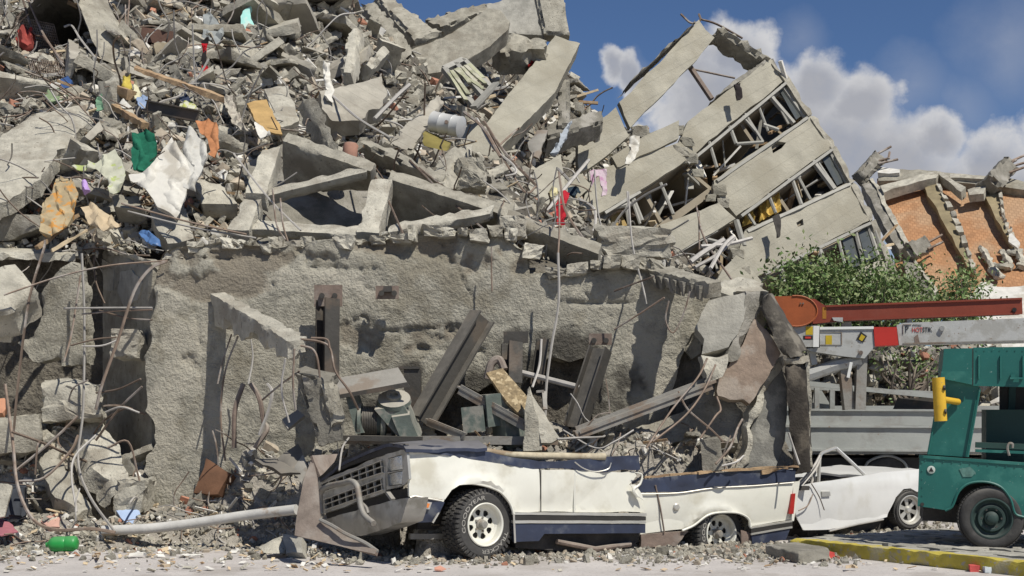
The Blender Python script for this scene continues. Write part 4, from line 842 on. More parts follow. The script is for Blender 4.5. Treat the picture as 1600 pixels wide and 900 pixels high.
for k, q in enumerate([[(1240,795),(1241,765),(1256,748),(1272,728),(1281,712)],[(1243,770),(1258,752),(1274,733),(1282,715)],[(1262,752),(1271,735),(1279,720)],[(1268,755),(1274,738),(1281,722)],[(1240,765),(1250,752),(1262,744)]]):
    part(ws, 'torn_roof_strip', tube(spline(WS.poly(q, .04-.05*k), 4), .018, 5), wire_m)
part(ws, 'door_handle', panel(WS.poly([(1284,768),(1297,768),(1298,775),(1285,776)], .015), .03, .05), chrome_m)
part(ws, 'bright_trim', tube(WS.poly([(1296,829.5),(1340,819),(1380,811.5)], .012), .012, 6), trim_m)
part(ws, 'underbody', panel(WS.poly([(1262,828),(1300,827),(1385,808),(1392,800),(1440,800),(1440,815),(1300,842),(1262,842)], -.25), .9, .3), under_m)
part(ws, 'wheel_well', panel(WS.poly([(1385,815),(1398,765),(1445,755),(1450,815)], -.3), .03, .3), black_m)
part(ws, 'scratch', tube(spline(WS.poly([(1268,756),(1280,776),(1288,797)], .03), 4), .007, 5), rebar_m); part(ws, 'scratch', tube(spline(WS.poly([(1270,772),(1262,790),(1248,798)], .03), 4), .008, 5), rebar_m)
wheel(ws, WS.at(1415,796,-.02), (.42,-.9,0), .265, .19, .185, 'rally', chrome_m, None, 'rib', .05)
# ------------------------------------------------------------------ green truck
GT = Plane(P(1437,750,15.35), P(1600,750,15.1), P(1437,600,15.35)); gb = -GT.n
gt = thing('green_truck', 'dark green utility truck with an open side and a small round emblem', 'truck', (P(1550,850,15.3)[0], 15.3, .12))
def gpan(n, pts, mat, off=0, **k):
    kw = dict(th=.04, res=.1, bulge=lambda b: .006*fbm(b, 2, 3), jag=.002); kw.update(k); return part(gt, n, panel(GT.poly(pts, off), **kw), mat, sharp=45)
gpan('lower_body', [(1437,713),(1500,717.5),(1600,725),(1700,732),(1700,810),(1600,808),(1586,802),(1579,780),(1564,761),(1541,753),(1515,755),(1498,768),(1488,791),(1477,797),(1434,791)], green_p)
part(gt, 'body_lip', bar(GT.at(1436,713,-.03), GT.at(1700,732,-.03), .08, .03), green_p)
part(gt, 'wheel_arch', tube(spline(GT.poly([(1477,798),(1488,791),(1498,768),(1515,755),(1541,753),(1564,761),(1579,780),(1586,802),(1600,808)], .01), 4), .014, 6), green_p)
gpan('corner_post', [(1473,585),(1519,587),(1531,606),(1512,714),(1450,710),(1459,660),(1468,606)], green_p, -.06, th=.12)
part(gt, 'post_edge', tube(GT.poly([(1531,607),(1512,714)], -.02), .012, 6), green_p)
part(gt, 'post_edge', tube(GT.poly([(1470,592),(1459,660),(1450,710)], -.02), .012, 6), green_p)
gpan('roof_corner', [(1475,545),(1519,545),(1519,580),(1472,580)], green_p, .02, th=.8); gpan('roof_corner_fold', [(1471,580),(1519,580),(1519,601),(1469,591)], green_p, .026, th=.5)
gpan('roof_panel', [(1521,543),(1700,540),(1700,606),(1521,603)], green_p, .0, th=.06)
for x in (1529,1563,1598): part(gt, 'pressed_rib', bar(GT.at(x,556,.01), GT.at(x,592,.01), .03, .012), green_p)
part(gt, 'roof', slab4([GT.at(1474,545,-.02), GT.at(1700,540,-.02), GT.at(1700,540,-1.15), GT.at(1474,545,-1.15)], .05, (0,0,-1)), green_p)
part(gt, 'roof_handle', bar(GT.at(1578,591,.03), GT.at(1598,591,.03), .02, .02), green_p)
part(gt, 'roof_handle_lug', bar(GT.at(1579,588,.02), GT.at(1586,588,.02), .03, .04), green_p)
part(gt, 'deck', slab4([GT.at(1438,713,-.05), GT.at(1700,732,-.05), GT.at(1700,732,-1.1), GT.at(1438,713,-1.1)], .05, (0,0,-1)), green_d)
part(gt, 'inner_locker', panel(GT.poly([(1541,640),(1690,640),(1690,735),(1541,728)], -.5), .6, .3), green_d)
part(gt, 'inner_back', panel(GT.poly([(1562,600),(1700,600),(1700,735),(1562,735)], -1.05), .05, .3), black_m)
part(gt, 'far_post', bar(GT.at(1580,600,-1.1), GT.at(1575,725,-1.1), .12, .08), green_d)
part(gt, 'side_rail', bar(GT.at(1524,695,-.12), GT.at(1700,702,-.12), .06, .06), green_d); part(gt, 'side_rail', bar(GT.at(1524,704,-.1), GT.at(1700,711,-.1), .04, .03), green_p)
part(gt, 'hook', tube(spline(GT.poly([(1577,712),(1574,700),(1577,693),(1582,694),(1582,700)], -.03), 4), .014, 6), steel_grey)
lm = part(gt, 'spotlight', cyl(GT.at(1466,590,.22), GT.at(1470,658,.22), .066, 14), yellow_p)
part(lm, 'spotlight_arm', cyl(GT.at(1472,624,.2), GT.at(1497,628,-.05), .035, 10), yellow_p)
for y in (606,643): part(lm, 'clamp_bolt', cyl(GT.at(1474+(y-606)*.05,y,.27), GT.at(1477+(y-606)*.05,y,.27), .028, 8), black_m)
ec = GT.at(1455,734,.006); eb = nrm(np.cross((0,0,1), GT.n)); em = part(gt, 'round_emblem', lathe([(0,.003),(.036,.003),(.042,.001),(.042,0)], ec, GT.n, 24), M('faded emblem white', (.46,.52,.47), .1, 9, rnd=0))
part(em, 'emblem_triangle', ngon([ec+GT.n*.008+eb*x+np.array([0,0,z]) for x, z in ((-.026,-.02),(.026,-.02),(0,.03))], .002), ink_m)
wheel(gt, GT.at(1548,809,-.10), (-.22,-.97,0), .352, .22, .208, 'plain', M('green wheel', (.025,.05,.045), .2, 4, .6, .15, dust=.4, dcol=(.10,.10,.09), rnd=0), None, 'rib')
part(gt, 'wheel_well', panel(GT.poly([(1480,800),(1500,750),(1590,745),(1620,820)], -.45), .03, .3), black_m)
part(gt, 'chassis', bar(GT.at(1440,795,-.8), GT.at(1700,815,-.8), .8, .2), under_m)
part(gt, 'rivet', join([cyl(GT.at(x, y, 0), GT.at(x, y, .006), .008, 6) for x, y in [(1446+k*14, 719+k*1.05) for k in range(12)]+[(1441, 722+k*13) for k in range(6)]+[(1526+k*12, 548) for k in range(8)]]), green_p, kind='stuff')
part(gt, 'panel_seam', bar(GT.at(1519.8,545,.012), GT.at(1519.8,602,.012), .01, .008), black_m)
part(gt, 'scraped_patch', panel(GT.poly([(1497,733),(1512,730),(1524,738),(1516,746),(1502,745)], .005), .002, .05, jag=.03), M('scraped paint', (.10,.21,.18), .4, 14, .6, 0, rnd=0))
part(gt, 'step_hole', cyl(GT.at(1441,788,0), GT.at(1441,788,.012), .02, 10), black_m)
# ------------------------------------------------------------------ flatbed truck
fbt = thing('flatbed_truck', 'grey dropside flatbed truck standing behind the white saloon', 'truck', (P(1400,800,21)[0], 21.5, 0))
FBD = 21.0
for k, (y0_, y1_) in enumerate(((638.5,664.5),(667,704))):
    bd_ = part(fbt, 'side_board', slab4([P(1210,y0_,FBD), P(1660,y0_+2,FBD), P(1660,y1_+2,FBD), P(1210,y1_-1,FBD)], .05, (0,1,0), res=.25, amp=.006), bed_p)
for y in (665.8, 703, 640): part(fbt, 'board_rail', bar(P(1210,y,FBD-.015), P(1660,y+2,FBD-.015), .05, .03), bed_p)
part(fbt, 'load_bed', box(P(1435,700,22.2), (4.2,2.3,.12)), bed_p)
part(fbt, 'far_board', slab4([P(1210,634,23.3), P(1660,634,23.3), P(1660,700,23.3), P(1210,700,23.3)], .05, (0,1,0)), bed_p)
part(fbt, 'chassis', box(P(1435,728,22), (4.2,1.4,.3)), black_m)
part(fbt, 'mudguard', tube(spline([P(1350,745,FBD+.1), P(1356,722,FBD+.1), P(1385,712,FBD+.1), P(1412,722,FBD+.1), P(1420,745,FBD+.1)], 4), .02, 6), bed_p)
wheel(fbt, P(1386,759,FBD+.25), (0,-1,0), .45, .25, .27, 'plain', under_m, None, 'rib')
wheel(fbt, P(1230,759,FBD+.25), (0,-1,0), .45, .25, .27, 'plain', under_m, None, 'rib')
part(fbt, 'ladder_rail', bar(P(1262,599,FBD+.4), P(1470,620,FBD+.4), .08, .07, res=.3, amp=.005), bed_p)
part(fbt, 'ladder_rail', bar(P(1262,606,FBD+.7), P(1470,614,FBD+.7), .06, .05, res=.3, amp=.005), bed_p)
for x, z in ((1276,606),(1300,609),(1340,612)): part(fbt, 'rail_post', bar(P(x,z,FBD+.4), P(x,640,FBD+.4), .07, .07), bed_p)
part(fbt, 'wedge_block', hexa([P(1268,640,21.6),P(1302,640,21.6),P(1268,640,22.4),P(1302,640,22.4),P(1272,610,21.6),P(1284,610,21.6),P(1272,610,22.4),P(1284,610,22.4)]), bed_p)
part(fbt, 'load_crate', hexa([P(1395,640,21.5),P(1470,640,21.5),P(1395,640,22.6),P(1470,640,22.6),P(1402,622,21.5),P(1462,622,21.5),P(1402,622,22.6),P(1462,622,22.6)]), steel_dark)
# ------------------------------------------------------------------ lift boom
BO = Plane(P(1280,490,19.6), P(1600,490,19.2), P(1280,300,19.6)); bo = thing('lift_boom', 'folded lift boom with a red upper arm above a grey white lower arm', 'boom', P(1400,560,19.5))
def opan(n, pts, mat, off=0, th=.25, **k): return part(bo, n, panel(BO.poly(pts, off), th, **({'res': .12, 'bulge': lambda b: .003*fbm(b, 3, 2)} | k)), mat, sharp=40)
cir = [(1244+33*math.cos(a), 486+24*math.sin(a)) for a in np.linspace(-1.75, 1.75, 16)]
el = opan('elbow', [(1205,463)]+cir+[(1228,508),(1205,508)], orange_p, .12, .35); part(bo, 'elbow_rim', tube(BO.poly(cir, .125), .012, 6), orange_p)
for x in (1251,1255): part(el, 'elbow_bolt', cyl(BO.at(x,474,.12), BO.at(x,474,.14), .012, 8), steel_grey)
opan('elbow_gusset', [(1262,467),(1273,467),(1290,478),(1277,480)], redboom_p, .0, .2)
opan('upper_arm', [(1270,478),(1290,477),(1500,469),(1597,465),(1598,490),(1500,494),(1318,501),(1270,506)], redboom_p, .02, .3)
part(bo, 'arm_flange', bar(BO.at(1290,478.5,.03), BO.at(1597,466.5,.03), .03, .025), redboom_p); part(bo, 'arm_flange', bar(BO.at(1318,500,.03), BO.at(1597,489.5,.03), .03, .025), redboom_p)
opan('yellow_band', [(1285,480),(1291,480),(1291,498),(1285,498)], M('ochre band', (.32,.14,.02), .1), .024, .006)
part(bo, 'pulley', cyl(BO.at(1585,484,.0), BO.at(1585,484,.06), .03, 10), black_m)
opan('arm_rest', [(1300,496),(1317,496),(1317,503),(1303,501)], boom_p, .05, .2); opan('arm_rest', [(1417,499),(1424,497),(1426,505),(1418,505)], boom_p, -.02, .2)
opan('rest_block', [(1316,504),(1330,502),(1332,512),(1314,512)], steel_grey, -.05, .15)
eb_ = opan('arm_end_box', [(1236,509),(1280,509),(1279.5,542),(1254,542),(1240,530)], boom_p, .08, .4)
opan('white_band', [(1271,509),(1280.5,509),(1279.5,542.2),(1270.5,542.2)], sticker_w, .084, .006); opan('sticker', [(1259,510),(1270,510),(1270,523),(1259,523)], sticker_y, .084, .005)
opan('sticker', [(1255,524.5),(1270,524.5),(1270,530.5),(1255,530.5)], ink_m, .084, .005); opan('sticker', [(1258,526),(1267,526),(1267,529),(1258,529)], inkred_m, .09, .004)
opan('knuckle', [(1281,513),(1364,512),(1367,541),(1351,560),(1320,557),(1268,549),(1260,545),(1281,543)], boom_p, .04, .35)
part(bo, 'white_edge', bar(BO.at(1281,513,.045), BO.at(1365,512,.045), .03, .035), sticker_w)
for a, b in (((1282,519),(1315,519)),((1315,519),(1315,539)),((1282,539),(1315,539))): part(bo, 'plate_edge', bar(BO.at(*a,.042), BO.at(*b,.042), .012, .012), steel_grey)
opan('sticker', [(1290,524),(1300,524),(1300,538.5),(1290,538.5)], sticker_y, .046, .005)
opan('warning_diamond', [(1345,518),(1355,525),(1349,535),(1338,530)], ink_m, .05, .012); opan('warning_diamond', [(1346,522),(1352,526),(1347,533),(1342,530)], sticker_y, .058, .006)
part(bo, 'pivot_pin', cyl(BO.at(1345,551,.04), BO.at(1345,551,.10), .03, 10), steel_rust)
opan('red_block', [(1365,511),(1401,511),(1404,539),(1367,540.5)], red_p, .06, .36)
opan('lower_arm', [(1401,508),(1411,504.5),(1500,501),(1600,497),(1680,494),(1680,533),(1600,535),(1405,539)], boom_p, .03, .32)
part(bo, 'arm_seam', bar(BO.at(1411,537,.035), BO.at(1600,532.5,.035), .02, .02), steel_grey)
part(bo, 'cable_eye', cyl(BO.at(1472,513,.02), BO.at(1472,513,.07), .035, 10), chrome_m); opan('dark_patch', [(1428,527),(1434,522),(1437,535),(1430,538)], steel_rust, .034, .006)
def sign(s, x, y, size, mat, off=.036):
    V, f = text_mesh(s, size, .0015); V[:,0] *= .70 if len(s) < 6 else .85; u = nrm(BO.at(1500,500)-BO.at(1400,500)); v = np.array([0,0,1.]); part(bo, 'lettering', (BO.at(x, y, off)+V[:,:1]*u+V[:,1:2]*v+V[:,2:3]*BO.n, f), mat, smooth=False)
sign('PITMAN', 1426, 509.5, .038, ink_m); sign('HOT', 1425, 519, .094, inkred_m); sign('STIK', 1441.5, 518.5, .094, ink_m)
sign('P', 1414, 519.5, .14, ink_m)
for a, b in (((1411,507),(1411,522)),((1411,507),(1424,507))): part(bo, 'plate_edge', bar(BO.at(*a,.036), BO.at(*b,.036), .008, .008), steel_rust)
part(bo, 'lower_link', tube(spline(BO.poly([(1250,590),(1275,582),(1310,570),(1345,562)], -.1), 4), .09, 8), boom_p)
part(bo, 'boom_post', bar(BO.at(1346,555,-.1), BO.at(1343,640,-.1), .12, .14), steel_grey); part(bo, 'boom_post', bar(BO.at(1318,570,-.15), BO.at(1326,640,-.15), .16, .14), steel_grey)
part(bo, 'boom_post', bar(BO.at(1268,549,-.1), BO.at(1272,570,-.1), .08, .08), boom_p); part(bo, 'link_plate', bar(BO.at(1290,560,-.2), BO.at(1290,572,-.2), .2, .1), steel_dark)
part(bo, 'boom_post', bar(BO.at(1330,566,.1), BO.at(1325,590,.1), .05, .04), sticker_w)
# ================================================================== BIG PIECES ON THE HEAP
KEEP = [np.array(q, float) for n, q, o, t in SPN]
def fit(pts, q=70):
    """bring a piece forward so that it lies on the mound and not inside it"""
    a = np.array(pts, float); m = (a[:,2] > 18.4) & (a[:,0] < 960) & (a[:,1] < 395) & (a[:,1] > -20)
    KEEP.append(a[:,:2])
    if m.sum() < 2: return pts
    h, ok = hit(a[m,0], a[m,1]); d = np.where(ok, a[m,2]-(h[:,1]-.12), 0); k = max(0, min(2.5, np.percentile(d, q)))
    return [(x, y, D-k) for x, y, D in pts]
def beam4(name, label, cat, q, th=None, mat=None, d=None, group=None, **k):
    """q: four (px, py, D) corners of the face turned to the road"""
    kw = dict(res=.09, amp=.010, chip=.028, fr=5); kw.update(k)
    q = fit(q); return solo(name, slab4([P(*c) for c in q], th or .2, d, **kw), mat or con_mid, label, cat, group, sharp=32)
def shard(name, label, cat, pts, th=.2, mat=None, group=None, **k):
    kw = dict(res=.09, amp=.014, edge=.03, jag=.02, jfr=5); kw.update(k)
    pts = fit(pts); return solo(name, panel([P(*c) for c in pts], th, **kw), mat or con_mid, label, cat, group, sharp=32)
up = np.array([0,0,1.])
# --- the grid of ribs lying on top of the wall
G1 = 'coffer beams lying across the top of the wall'
def rib(label, a, b, hpx, D0, D1, tilt=.5, w=.22, mat=con_mid, topmat=None, seed=0):
    """shaded face below its lit top edge, leaning back underneath"""
    p, q = P(a[0],a[1],D0), P(b[0],b[1],D1); r0, r1 = P(a[0],a[1]+hpx[0],D0+tilt), P(b[0],b[1]+hpx[1],D1+tilt)
    s = hexa([p, q, r0, r1, p+np.array([.05,w,.16]), q+np.array([.05,w,.16]), r0+np.array([.05,w,.10]), r1+np.array([.05,w,.10])], .09, .008, .02, seed=seed)
    return solo('coffer_beam', s, mat, label, 'concrete beam', G1, sharp=60)
rib('long dark faced concrete rib below the terracotta pipe, lit along its top edge', (441,220),(580,268),(82,30),20.2,19.3,seed=1)
rib('long dark faced concrete rib sloping right over the middle of the wall', (604,278),(778,333),(82,24),19.4,18.9,seed=2)
rib('dark faced concrete rib at the right end of the coffer grid', (788,341),(935,397),(60,70),18.9,18.5,seed=3)
rib('rough edged concrete rib sloping up to the pot from the first cross beam', (405,309),(572,268),(16,12),19.1,19.3,.1,.25,con_light,seed=4)
rib('low concrete rib resting on the wall top in front of the deep coffers', (382,357),(556,367),(14,12),18.5,18.4,.1,.3,con_light,seed=5)
rib('concrete rib rising right from the foot of the second cross beam', (602,363),(766,334),(20,12),18.4,18.7,.1,.28,con_light,seed=6)
beam4('coffer_beam','upper sunlit cross beam by the orange cloth','concrete beam',[(408,232,19.6),(438,229,19.7),(416,302,19.0),(382,300,18.9)],.3,con_light,(0,.6,-.8),G1,chip=.02)
beam4('coffer_beam','lower sunlit cross beam resting on the wall top','concrete beam',[(380,308,18.9),(409,310,18.9),(390,360,18.4),(355,358,18.4)],.3,con_light,(0,.6,-.8),G1,chip=.02)
beam4('coffer_beam','sunlit pitted cross beam in the middle of the coffer grid','concrete beam',[(580,279,19.3),(613,281,19.3),(592,364,18.4),(556,362,18.4)],.3,con_light,(0,.6,-.8),G1,chip=.02)
# dark coffer backs
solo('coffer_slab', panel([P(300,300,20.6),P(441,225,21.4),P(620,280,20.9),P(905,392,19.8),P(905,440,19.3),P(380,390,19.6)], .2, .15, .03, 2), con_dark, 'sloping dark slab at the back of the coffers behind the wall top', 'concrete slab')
# --- heap slabs, middle and left
beam4('concrete_slab','narrow upright slab with a rough sunlit edge above the terracotta pipe','concrete slab',[(473,152,22),(490,150,21.8),(538,240,20.6),(520,238,20.8)],.35,con_mid,(-.5,.8,-.3),amp=.03,chip=.06)
shard('concrete_slab','wide board marked slab standing behind the upright narrow slab','concrete slab',[(500,142,23),(598,118,23.6),(604,150,23.3),(590,166,23),(560,185,22.6),(518,190,22.6),(506,170,22.8)],.3,con_board,jag=.04)
beam4('concrete_slab','board marked slab tilted up to the right beside the white drum','concrete slab',[(607,222,21.6),(681,150,22.6),(684,168,22.4),(640,238,21.3)],.35,con_board,(.2,.9,.3),amp=.03,chip=.07)
shard('concrete_slab','cracked grey slab below the two upright columns','concrete slab',[(413,137,22.8),(450,133,23),(460,160,22.5),(467,188,22),(440,198,21.6),(424,170,22.2)],.25,con_light,amp=.04)
beam4('concrete_column','slender square column standing upright in the dark gap','concrete column',[(546,44,28),(564,40,28),(548,114,26.5),(531,110,26.5)],.4,con_light,chip=.06)
beam4('concrete_column','second leaning column lying in the dark gap','concrete column',[(600,70,29),(612,78,29),(582,108,27.5),(570,100,27.5)],.4,con_light,chip=.06)
beam4('concrete_slab','long low slab pointing down to the coffers right of the pot','concrete slab',[(562,222,21.2),(580,215,21.4),(694,272,20.2),(690,285,20.0)],.35,con_mid,(.1,.8,-.5),amp=.03,chip=.06)
beam4('concrete_slab','thin wedge of slab standing in front of the leaning boarded face','concrete slab',[(680,255,20.8),(712,227,21.1),(694,292,20.0),(682,284,20.1)],.3,con_mid,(.5,.8,0),amp=.02)
shard('concrete_slab','curved pale slab arching below the skyline','concrete slab',[(642,70,34),(693,52,34.3),(740,24,34.8),(760,10,35),(783,15,35),(797,33,34.8),(794,44,34.6),(765,68,34.2),(725,92,33.8),(690,107,33.5),(664,112,33.2),(655,90,33.6)],.5,con_mid,amp=.02,jag=.014,bulge=lambda b: .12*np.sin(b[:,0]*.8))
beam4('concrete_slab','flat slab leaning below the skyline left of the curved slab','concrete slab',[(585,-8,36),(612,-4,36),(690,50,34.8),(648,62,34.6)],.4,con_mid,amp=.04,chip=.08)
beam4('concrete_slab','broken rough edged slab leaning against the flat skyline slab','concrete slab',[(566,4,34),(590,0,34),(648,84,32.6),(632,98,32.4)],.6,con_mid,(-.5,.7,-.5),amp=.08,chip=.1)
beam4('concrete_slab','upright pale slab cut by the top of the picture','concrete slab',[(832,-30,38),(878,-25,38),(890,55,37.6),(850,52,37.6)],.5,con_mid,amp=.03,chip=.06)
beam4('concrete_slab','shaded grey slab behind the upright pale slab','concrete slab',[(745,10,40),(840,-20,40),(850,55,39.5),(790,52,39.5)],.4,con_grey,amp=.03)
beam4('concrete_slab','pale slab end rising behind the curved slab','concrete slab',[(660,30,38),(760,2,38.6),(764,18,38.4),(690,42,37.8)],.5,con_mid,amp=.08,chip=.1)
shard('facade_slab','long pale facade slab leaning down to the left over the middle of the heap','concrete slab',[(868,54,36.4),(906,68,36.6),(884,110,36),(868,142,35.5),(800,212,33.5),(768,248,32),(720,238,32),(762,190,33.6),(800,140,35),(834,98,36)],.5,facade_m,amp=.012,jag=.009)
shard('facade_slab','lower end of a facade slab below the bent steel strips','concrete slab',[(718,198,30.5),(745,190,30.8),(792,240,29.8),(776,254,29.4),(722,238,30)],.4,facade_m,amp=.012,jag=.01)
shard('facade_slab','facade piece with a torn left end under the pale sheet','concrete slab',[(836,262,30),(876,240,30.8),(884,290,30),(870,332,28.5),(838,318,28.8),(826,290,29.4)],.4,facade_m,amp=.012,jag=.01)
shard('concrete_slab','thick chipped slab over the red bundle on the skyline','concrete slab',[(775,58,36),(810,50,36.2),(850,62,36),(846,75,35.8),(780,78,35.6)],.7,con_mid,amp=.14,jag=.12)
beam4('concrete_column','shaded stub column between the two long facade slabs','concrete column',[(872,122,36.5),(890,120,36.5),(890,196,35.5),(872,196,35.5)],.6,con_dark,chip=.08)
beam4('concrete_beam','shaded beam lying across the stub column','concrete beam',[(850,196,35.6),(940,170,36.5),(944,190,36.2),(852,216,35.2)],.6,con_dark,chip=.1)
solo('concrete_lump', boulder(P(988.0,383.0,20.57), (142*20.47/F, 0.8, 62*20.47/F), None, 3347, 7, .12), con_light, 'ragged lump of concrete above the right part of the wall', 'concrete lump', sharp=24)
solo('concrete_lump', boulder(P(735.0,275.0,20.72), (56*20.62/F, 0.5, 62*20.62/F), None, 2480, 7, .12), con_mid, 'rounded lump below the stacked drums in the middle of the heap', 'concrete lump', sharp=24)
solo('concrete_lump', boulder(P(800.0,356.0,18.77), (44*18.67/F, 0.3, 45*18.67/F), None, 2756, 7, .12), con_light, 'lump of concrete at the right end of the first coffers', 'concrete lump', sharp=24)
beam4('concrete_block','square broken block behind the low end of the coffer grid','concrete block',[(758,318,20.4),(792,302,20.8),(806,322,20.6),(806,345,20.2)],.4,con_mid,amp=.05,chip=.08)
# --- left side
SLB = [(-30,228,20.3),(0,212,20.8),(50,180,21.8),(92,167,22.2),(126,163,22.2),(146,186,21.4),(112,211,20.8),(88,238,20.2),(76,255,20),(56,280,19.6),(17,306,19.2),(-30,334,18.8)]
shard('floor_slab','large sunlit floor slab sloping down at the left edge above the orange patterned cloth','concrete slab',SLB,.25,con_light,amp=.03,jag=.05,res=.08,edge=.05)
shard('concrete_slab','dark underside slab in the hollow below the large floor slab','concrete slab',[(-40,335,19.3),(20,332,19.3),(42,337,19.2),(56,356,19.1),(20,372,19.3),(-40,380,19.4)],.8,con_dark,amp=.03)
shard('concrete_slab','thick pale slab end jutting out at the left edge','concrete slab',[(-40,418,17.2),(0,416,17.3),(29,411,17.5),(46,438,17.4),(42,462,17.2),(0,480,17.0),(-40,484,16.9)],.5,con_light,amp=.05,jag=.06,d=(0,.8,-.6))
shard('concrete_slab','small pale slab fragment below the jutting slab end','concrete slab',[(-10,492,17.4),(12,485,17.5),(24,497,17.5),(18,508,17.3),(-10,506,17.3)],.25,con_light,amp=.04,jag=.05)
LP_ = [(124,412),(130,569),(95,568),(84,553),(61,565),(43,550),(32,533),(55,522),(61,501),(69,481),(66,461),(84,429),(110,405)]
t = thing('wall_fragment','ragged piece of rough cast wall standing left of the dark recess','wall',P(100,640,18))
part(t,'wall_face',panel([P(x,y,18.0+(130-x)*.002) for x,y in LP_],.25,.05,.03,3,.06,.05,bulge=lambda b: .012*fbm(b,9,3)+.012*np.abs(fbm(b+2,24,2))),con_wall,sharp=70)
t = thing('recess_wall','shaded inner wall with peeling plaster between the wall fragment and the main wall','wall',P(190,640,18.8))
RW = [P(236,412,17.75),P(128,374,20.2),P(128,720,20.2),P(236,760,17.75)]
part(t,'wall_face',slab4(RW,.22,nrm((.78,.62,0)),res=.1,amp=.03,chip=.04),con_mid)
part(t,'wall_top',hexa([P(236,405,17.7),P(250,420,17.8),P(128,371,20.1),P(134,372,20.4),P(236,412,17.7),P(250,426,17.8),P(128,379,20.1),P(134,380,20.4)],.08,.02,.03),con_light)
for q in [[(160,420),(178,418),(176,455),(162,450)],[(188,425),(205,420),(222,440),(215,470),(196,480),(184,455)],[(150,402),(168,408),(158,425),(148,415)]]:
    RWP = Plane(RW[0],RW[1],RW[2]); part(t,'plaster_patch',panel(RWP.poly(q,.012),.03,.06,.004,jag=.03),con_grey)
solo('recess_roof', hexa([P(-120,392,18.7),P(118,396,18.7),P(-120,404,18.7),P(118,408,18.7),P(-120,372,20.6),P(112,382,20.3),P(-120,382,20.6),P(112,392,20.3)],.1,.03,.05), con_light, 'rubble covered slab roofing the dark recess at the left', 'concrete slab', sharp=32)
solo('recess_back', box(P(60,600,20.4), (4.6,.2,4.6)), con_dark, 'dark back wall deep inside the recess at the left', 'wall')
solo('hanging_chunk', boulder(P(202.5,540.5,17.79), (52*17.69/F, 0.45, 59*17.69/F), None, 1148, 7, .12), con_light, 'rounded broken chunk hanging on bent bars in the recess', 'concrete chunk', sharp=24)
shard('leaning_slab','leaning slab with a thick shaded lower edge beside the blue board','concrete slab',[(120,660,17.9),(142,648,18),(185,690,17.6),(198,745,17.2),(182,768,17.0),(150,735,17.3)],.3,con_light,amp=.03,jag=.05,d=(-.65,.4,-.65))
solo('concrete_lump', boulder(P(116.0,631.0,17.86), (107*17.76/F, 0.7, 92*17.76/F), None, 979, 7, .12), con_light, 'lump of broken concrete above the leaning slab', 'concrete lump', sharp=24)
rb_ = lambda *a, **k: rbar(*a, **k)
solo('concrete_beam', rbar(P(-40,686,17.3),P(66,676,17.5),.5,.45,.04,.07,.07,3), con_mid, 'thick broken beam low at the left edge with a crumbled top', 'concrete beam', sharp=60)
shard('concrete_slab','flat fragment under the tangled bars at the lower left','concrete slab',[(58,715,17.3),(88,700,17.5),(110,740,17.2),(140,790,16.8),(118,800,16.7),(80,762,17.0)],.3,con_mid,amp=.04,jag=.06)
solo('concrete_lump', boulder(P(211.0,774.0,17.10), (61*17.00/F, 0.5, 65*17.00/F), None, 1407, 7, .12), con_light, 'crumbling lump between the blue board and the main wall', 'concrete lump', sharp=24)
shard('concrete_slab','pale slanting slab below the white sheet','concrete slab',[(233,330,18.9),(280,300,19.3),(292,330,19),(302,372,18.5),(262,378,18.4),(245,350,18.7)],.25,con_light,amp=.02)
beam4('concrete_beam','pale beam behind the orange cloth running down to the first cross beam','concrete beam',[(300,278,19.8),(345,285,19.8),(372,318,19.4),(315,318,19.3)],.3,con_light,(0,.6,-.8))
beam4('concrete_beam','grey beam lying below the floral cloth','concrete beam',[(172,305,19.2),(215,304,19.3),(226,330,19.0),(178,322,19.0)],.3,con_mid,(0,.8,-.6))
# the black hole: a real cavity between slabs, open toward the road
hole = [(64,-12),(108,-12),(134,40),(160,88),(152,108),(100,116),(62,96),(32,66),(30,28)]; KEEP.append(np.array(hole, float))
hD, _ = hit([x for x,y in hole],[y for x,y in hole]); ho = [P(x,y,min(d,25.2)-.2) for (x,y),d in zip(hole, hD[:,1]+np.where(_,0,25))]; hb = [p+np.array([.1,2.6,-.35]) for p in ho]; nh = len(ho)
hv = np.vstack([ho, hb, [p+(p-np.mean(ho,0))*.05 for p in ho], [p+np.array([0,.05,0])+(p-np.mean(hb,0))*.05 for p in hb]])
hf = [(i,(i+1)%nh,nh+(i+1)%nh,nh+i) for i in range(nh)]+[tuple(range(nh,2*nh))]
solo('dark_hollow', (hv[:2*nh], hf), con_dark, 'deep black hollow between slabs at the top left', 'hollow', smooth=False)
shard('concrete_slab','slab edge along the right side of the black hole','concrete slab',[(112,-20,24.6),(140,-20,24.9),(192,80,24.3),(186,104,24.0),(158,92,24.2)],.35,con_mid,d=(.3,.9,.2))
shard('concrete_slab','unseen slab added over the black hole to shade it','concrete slab',[(40,-40,24.2),(120,-40,24.4),(118,-6,24.2),(66,-6,24.0)],.4,con_dark,d=(0,.9,.4))  # out-of-view slab added so the hollow stays in shadow
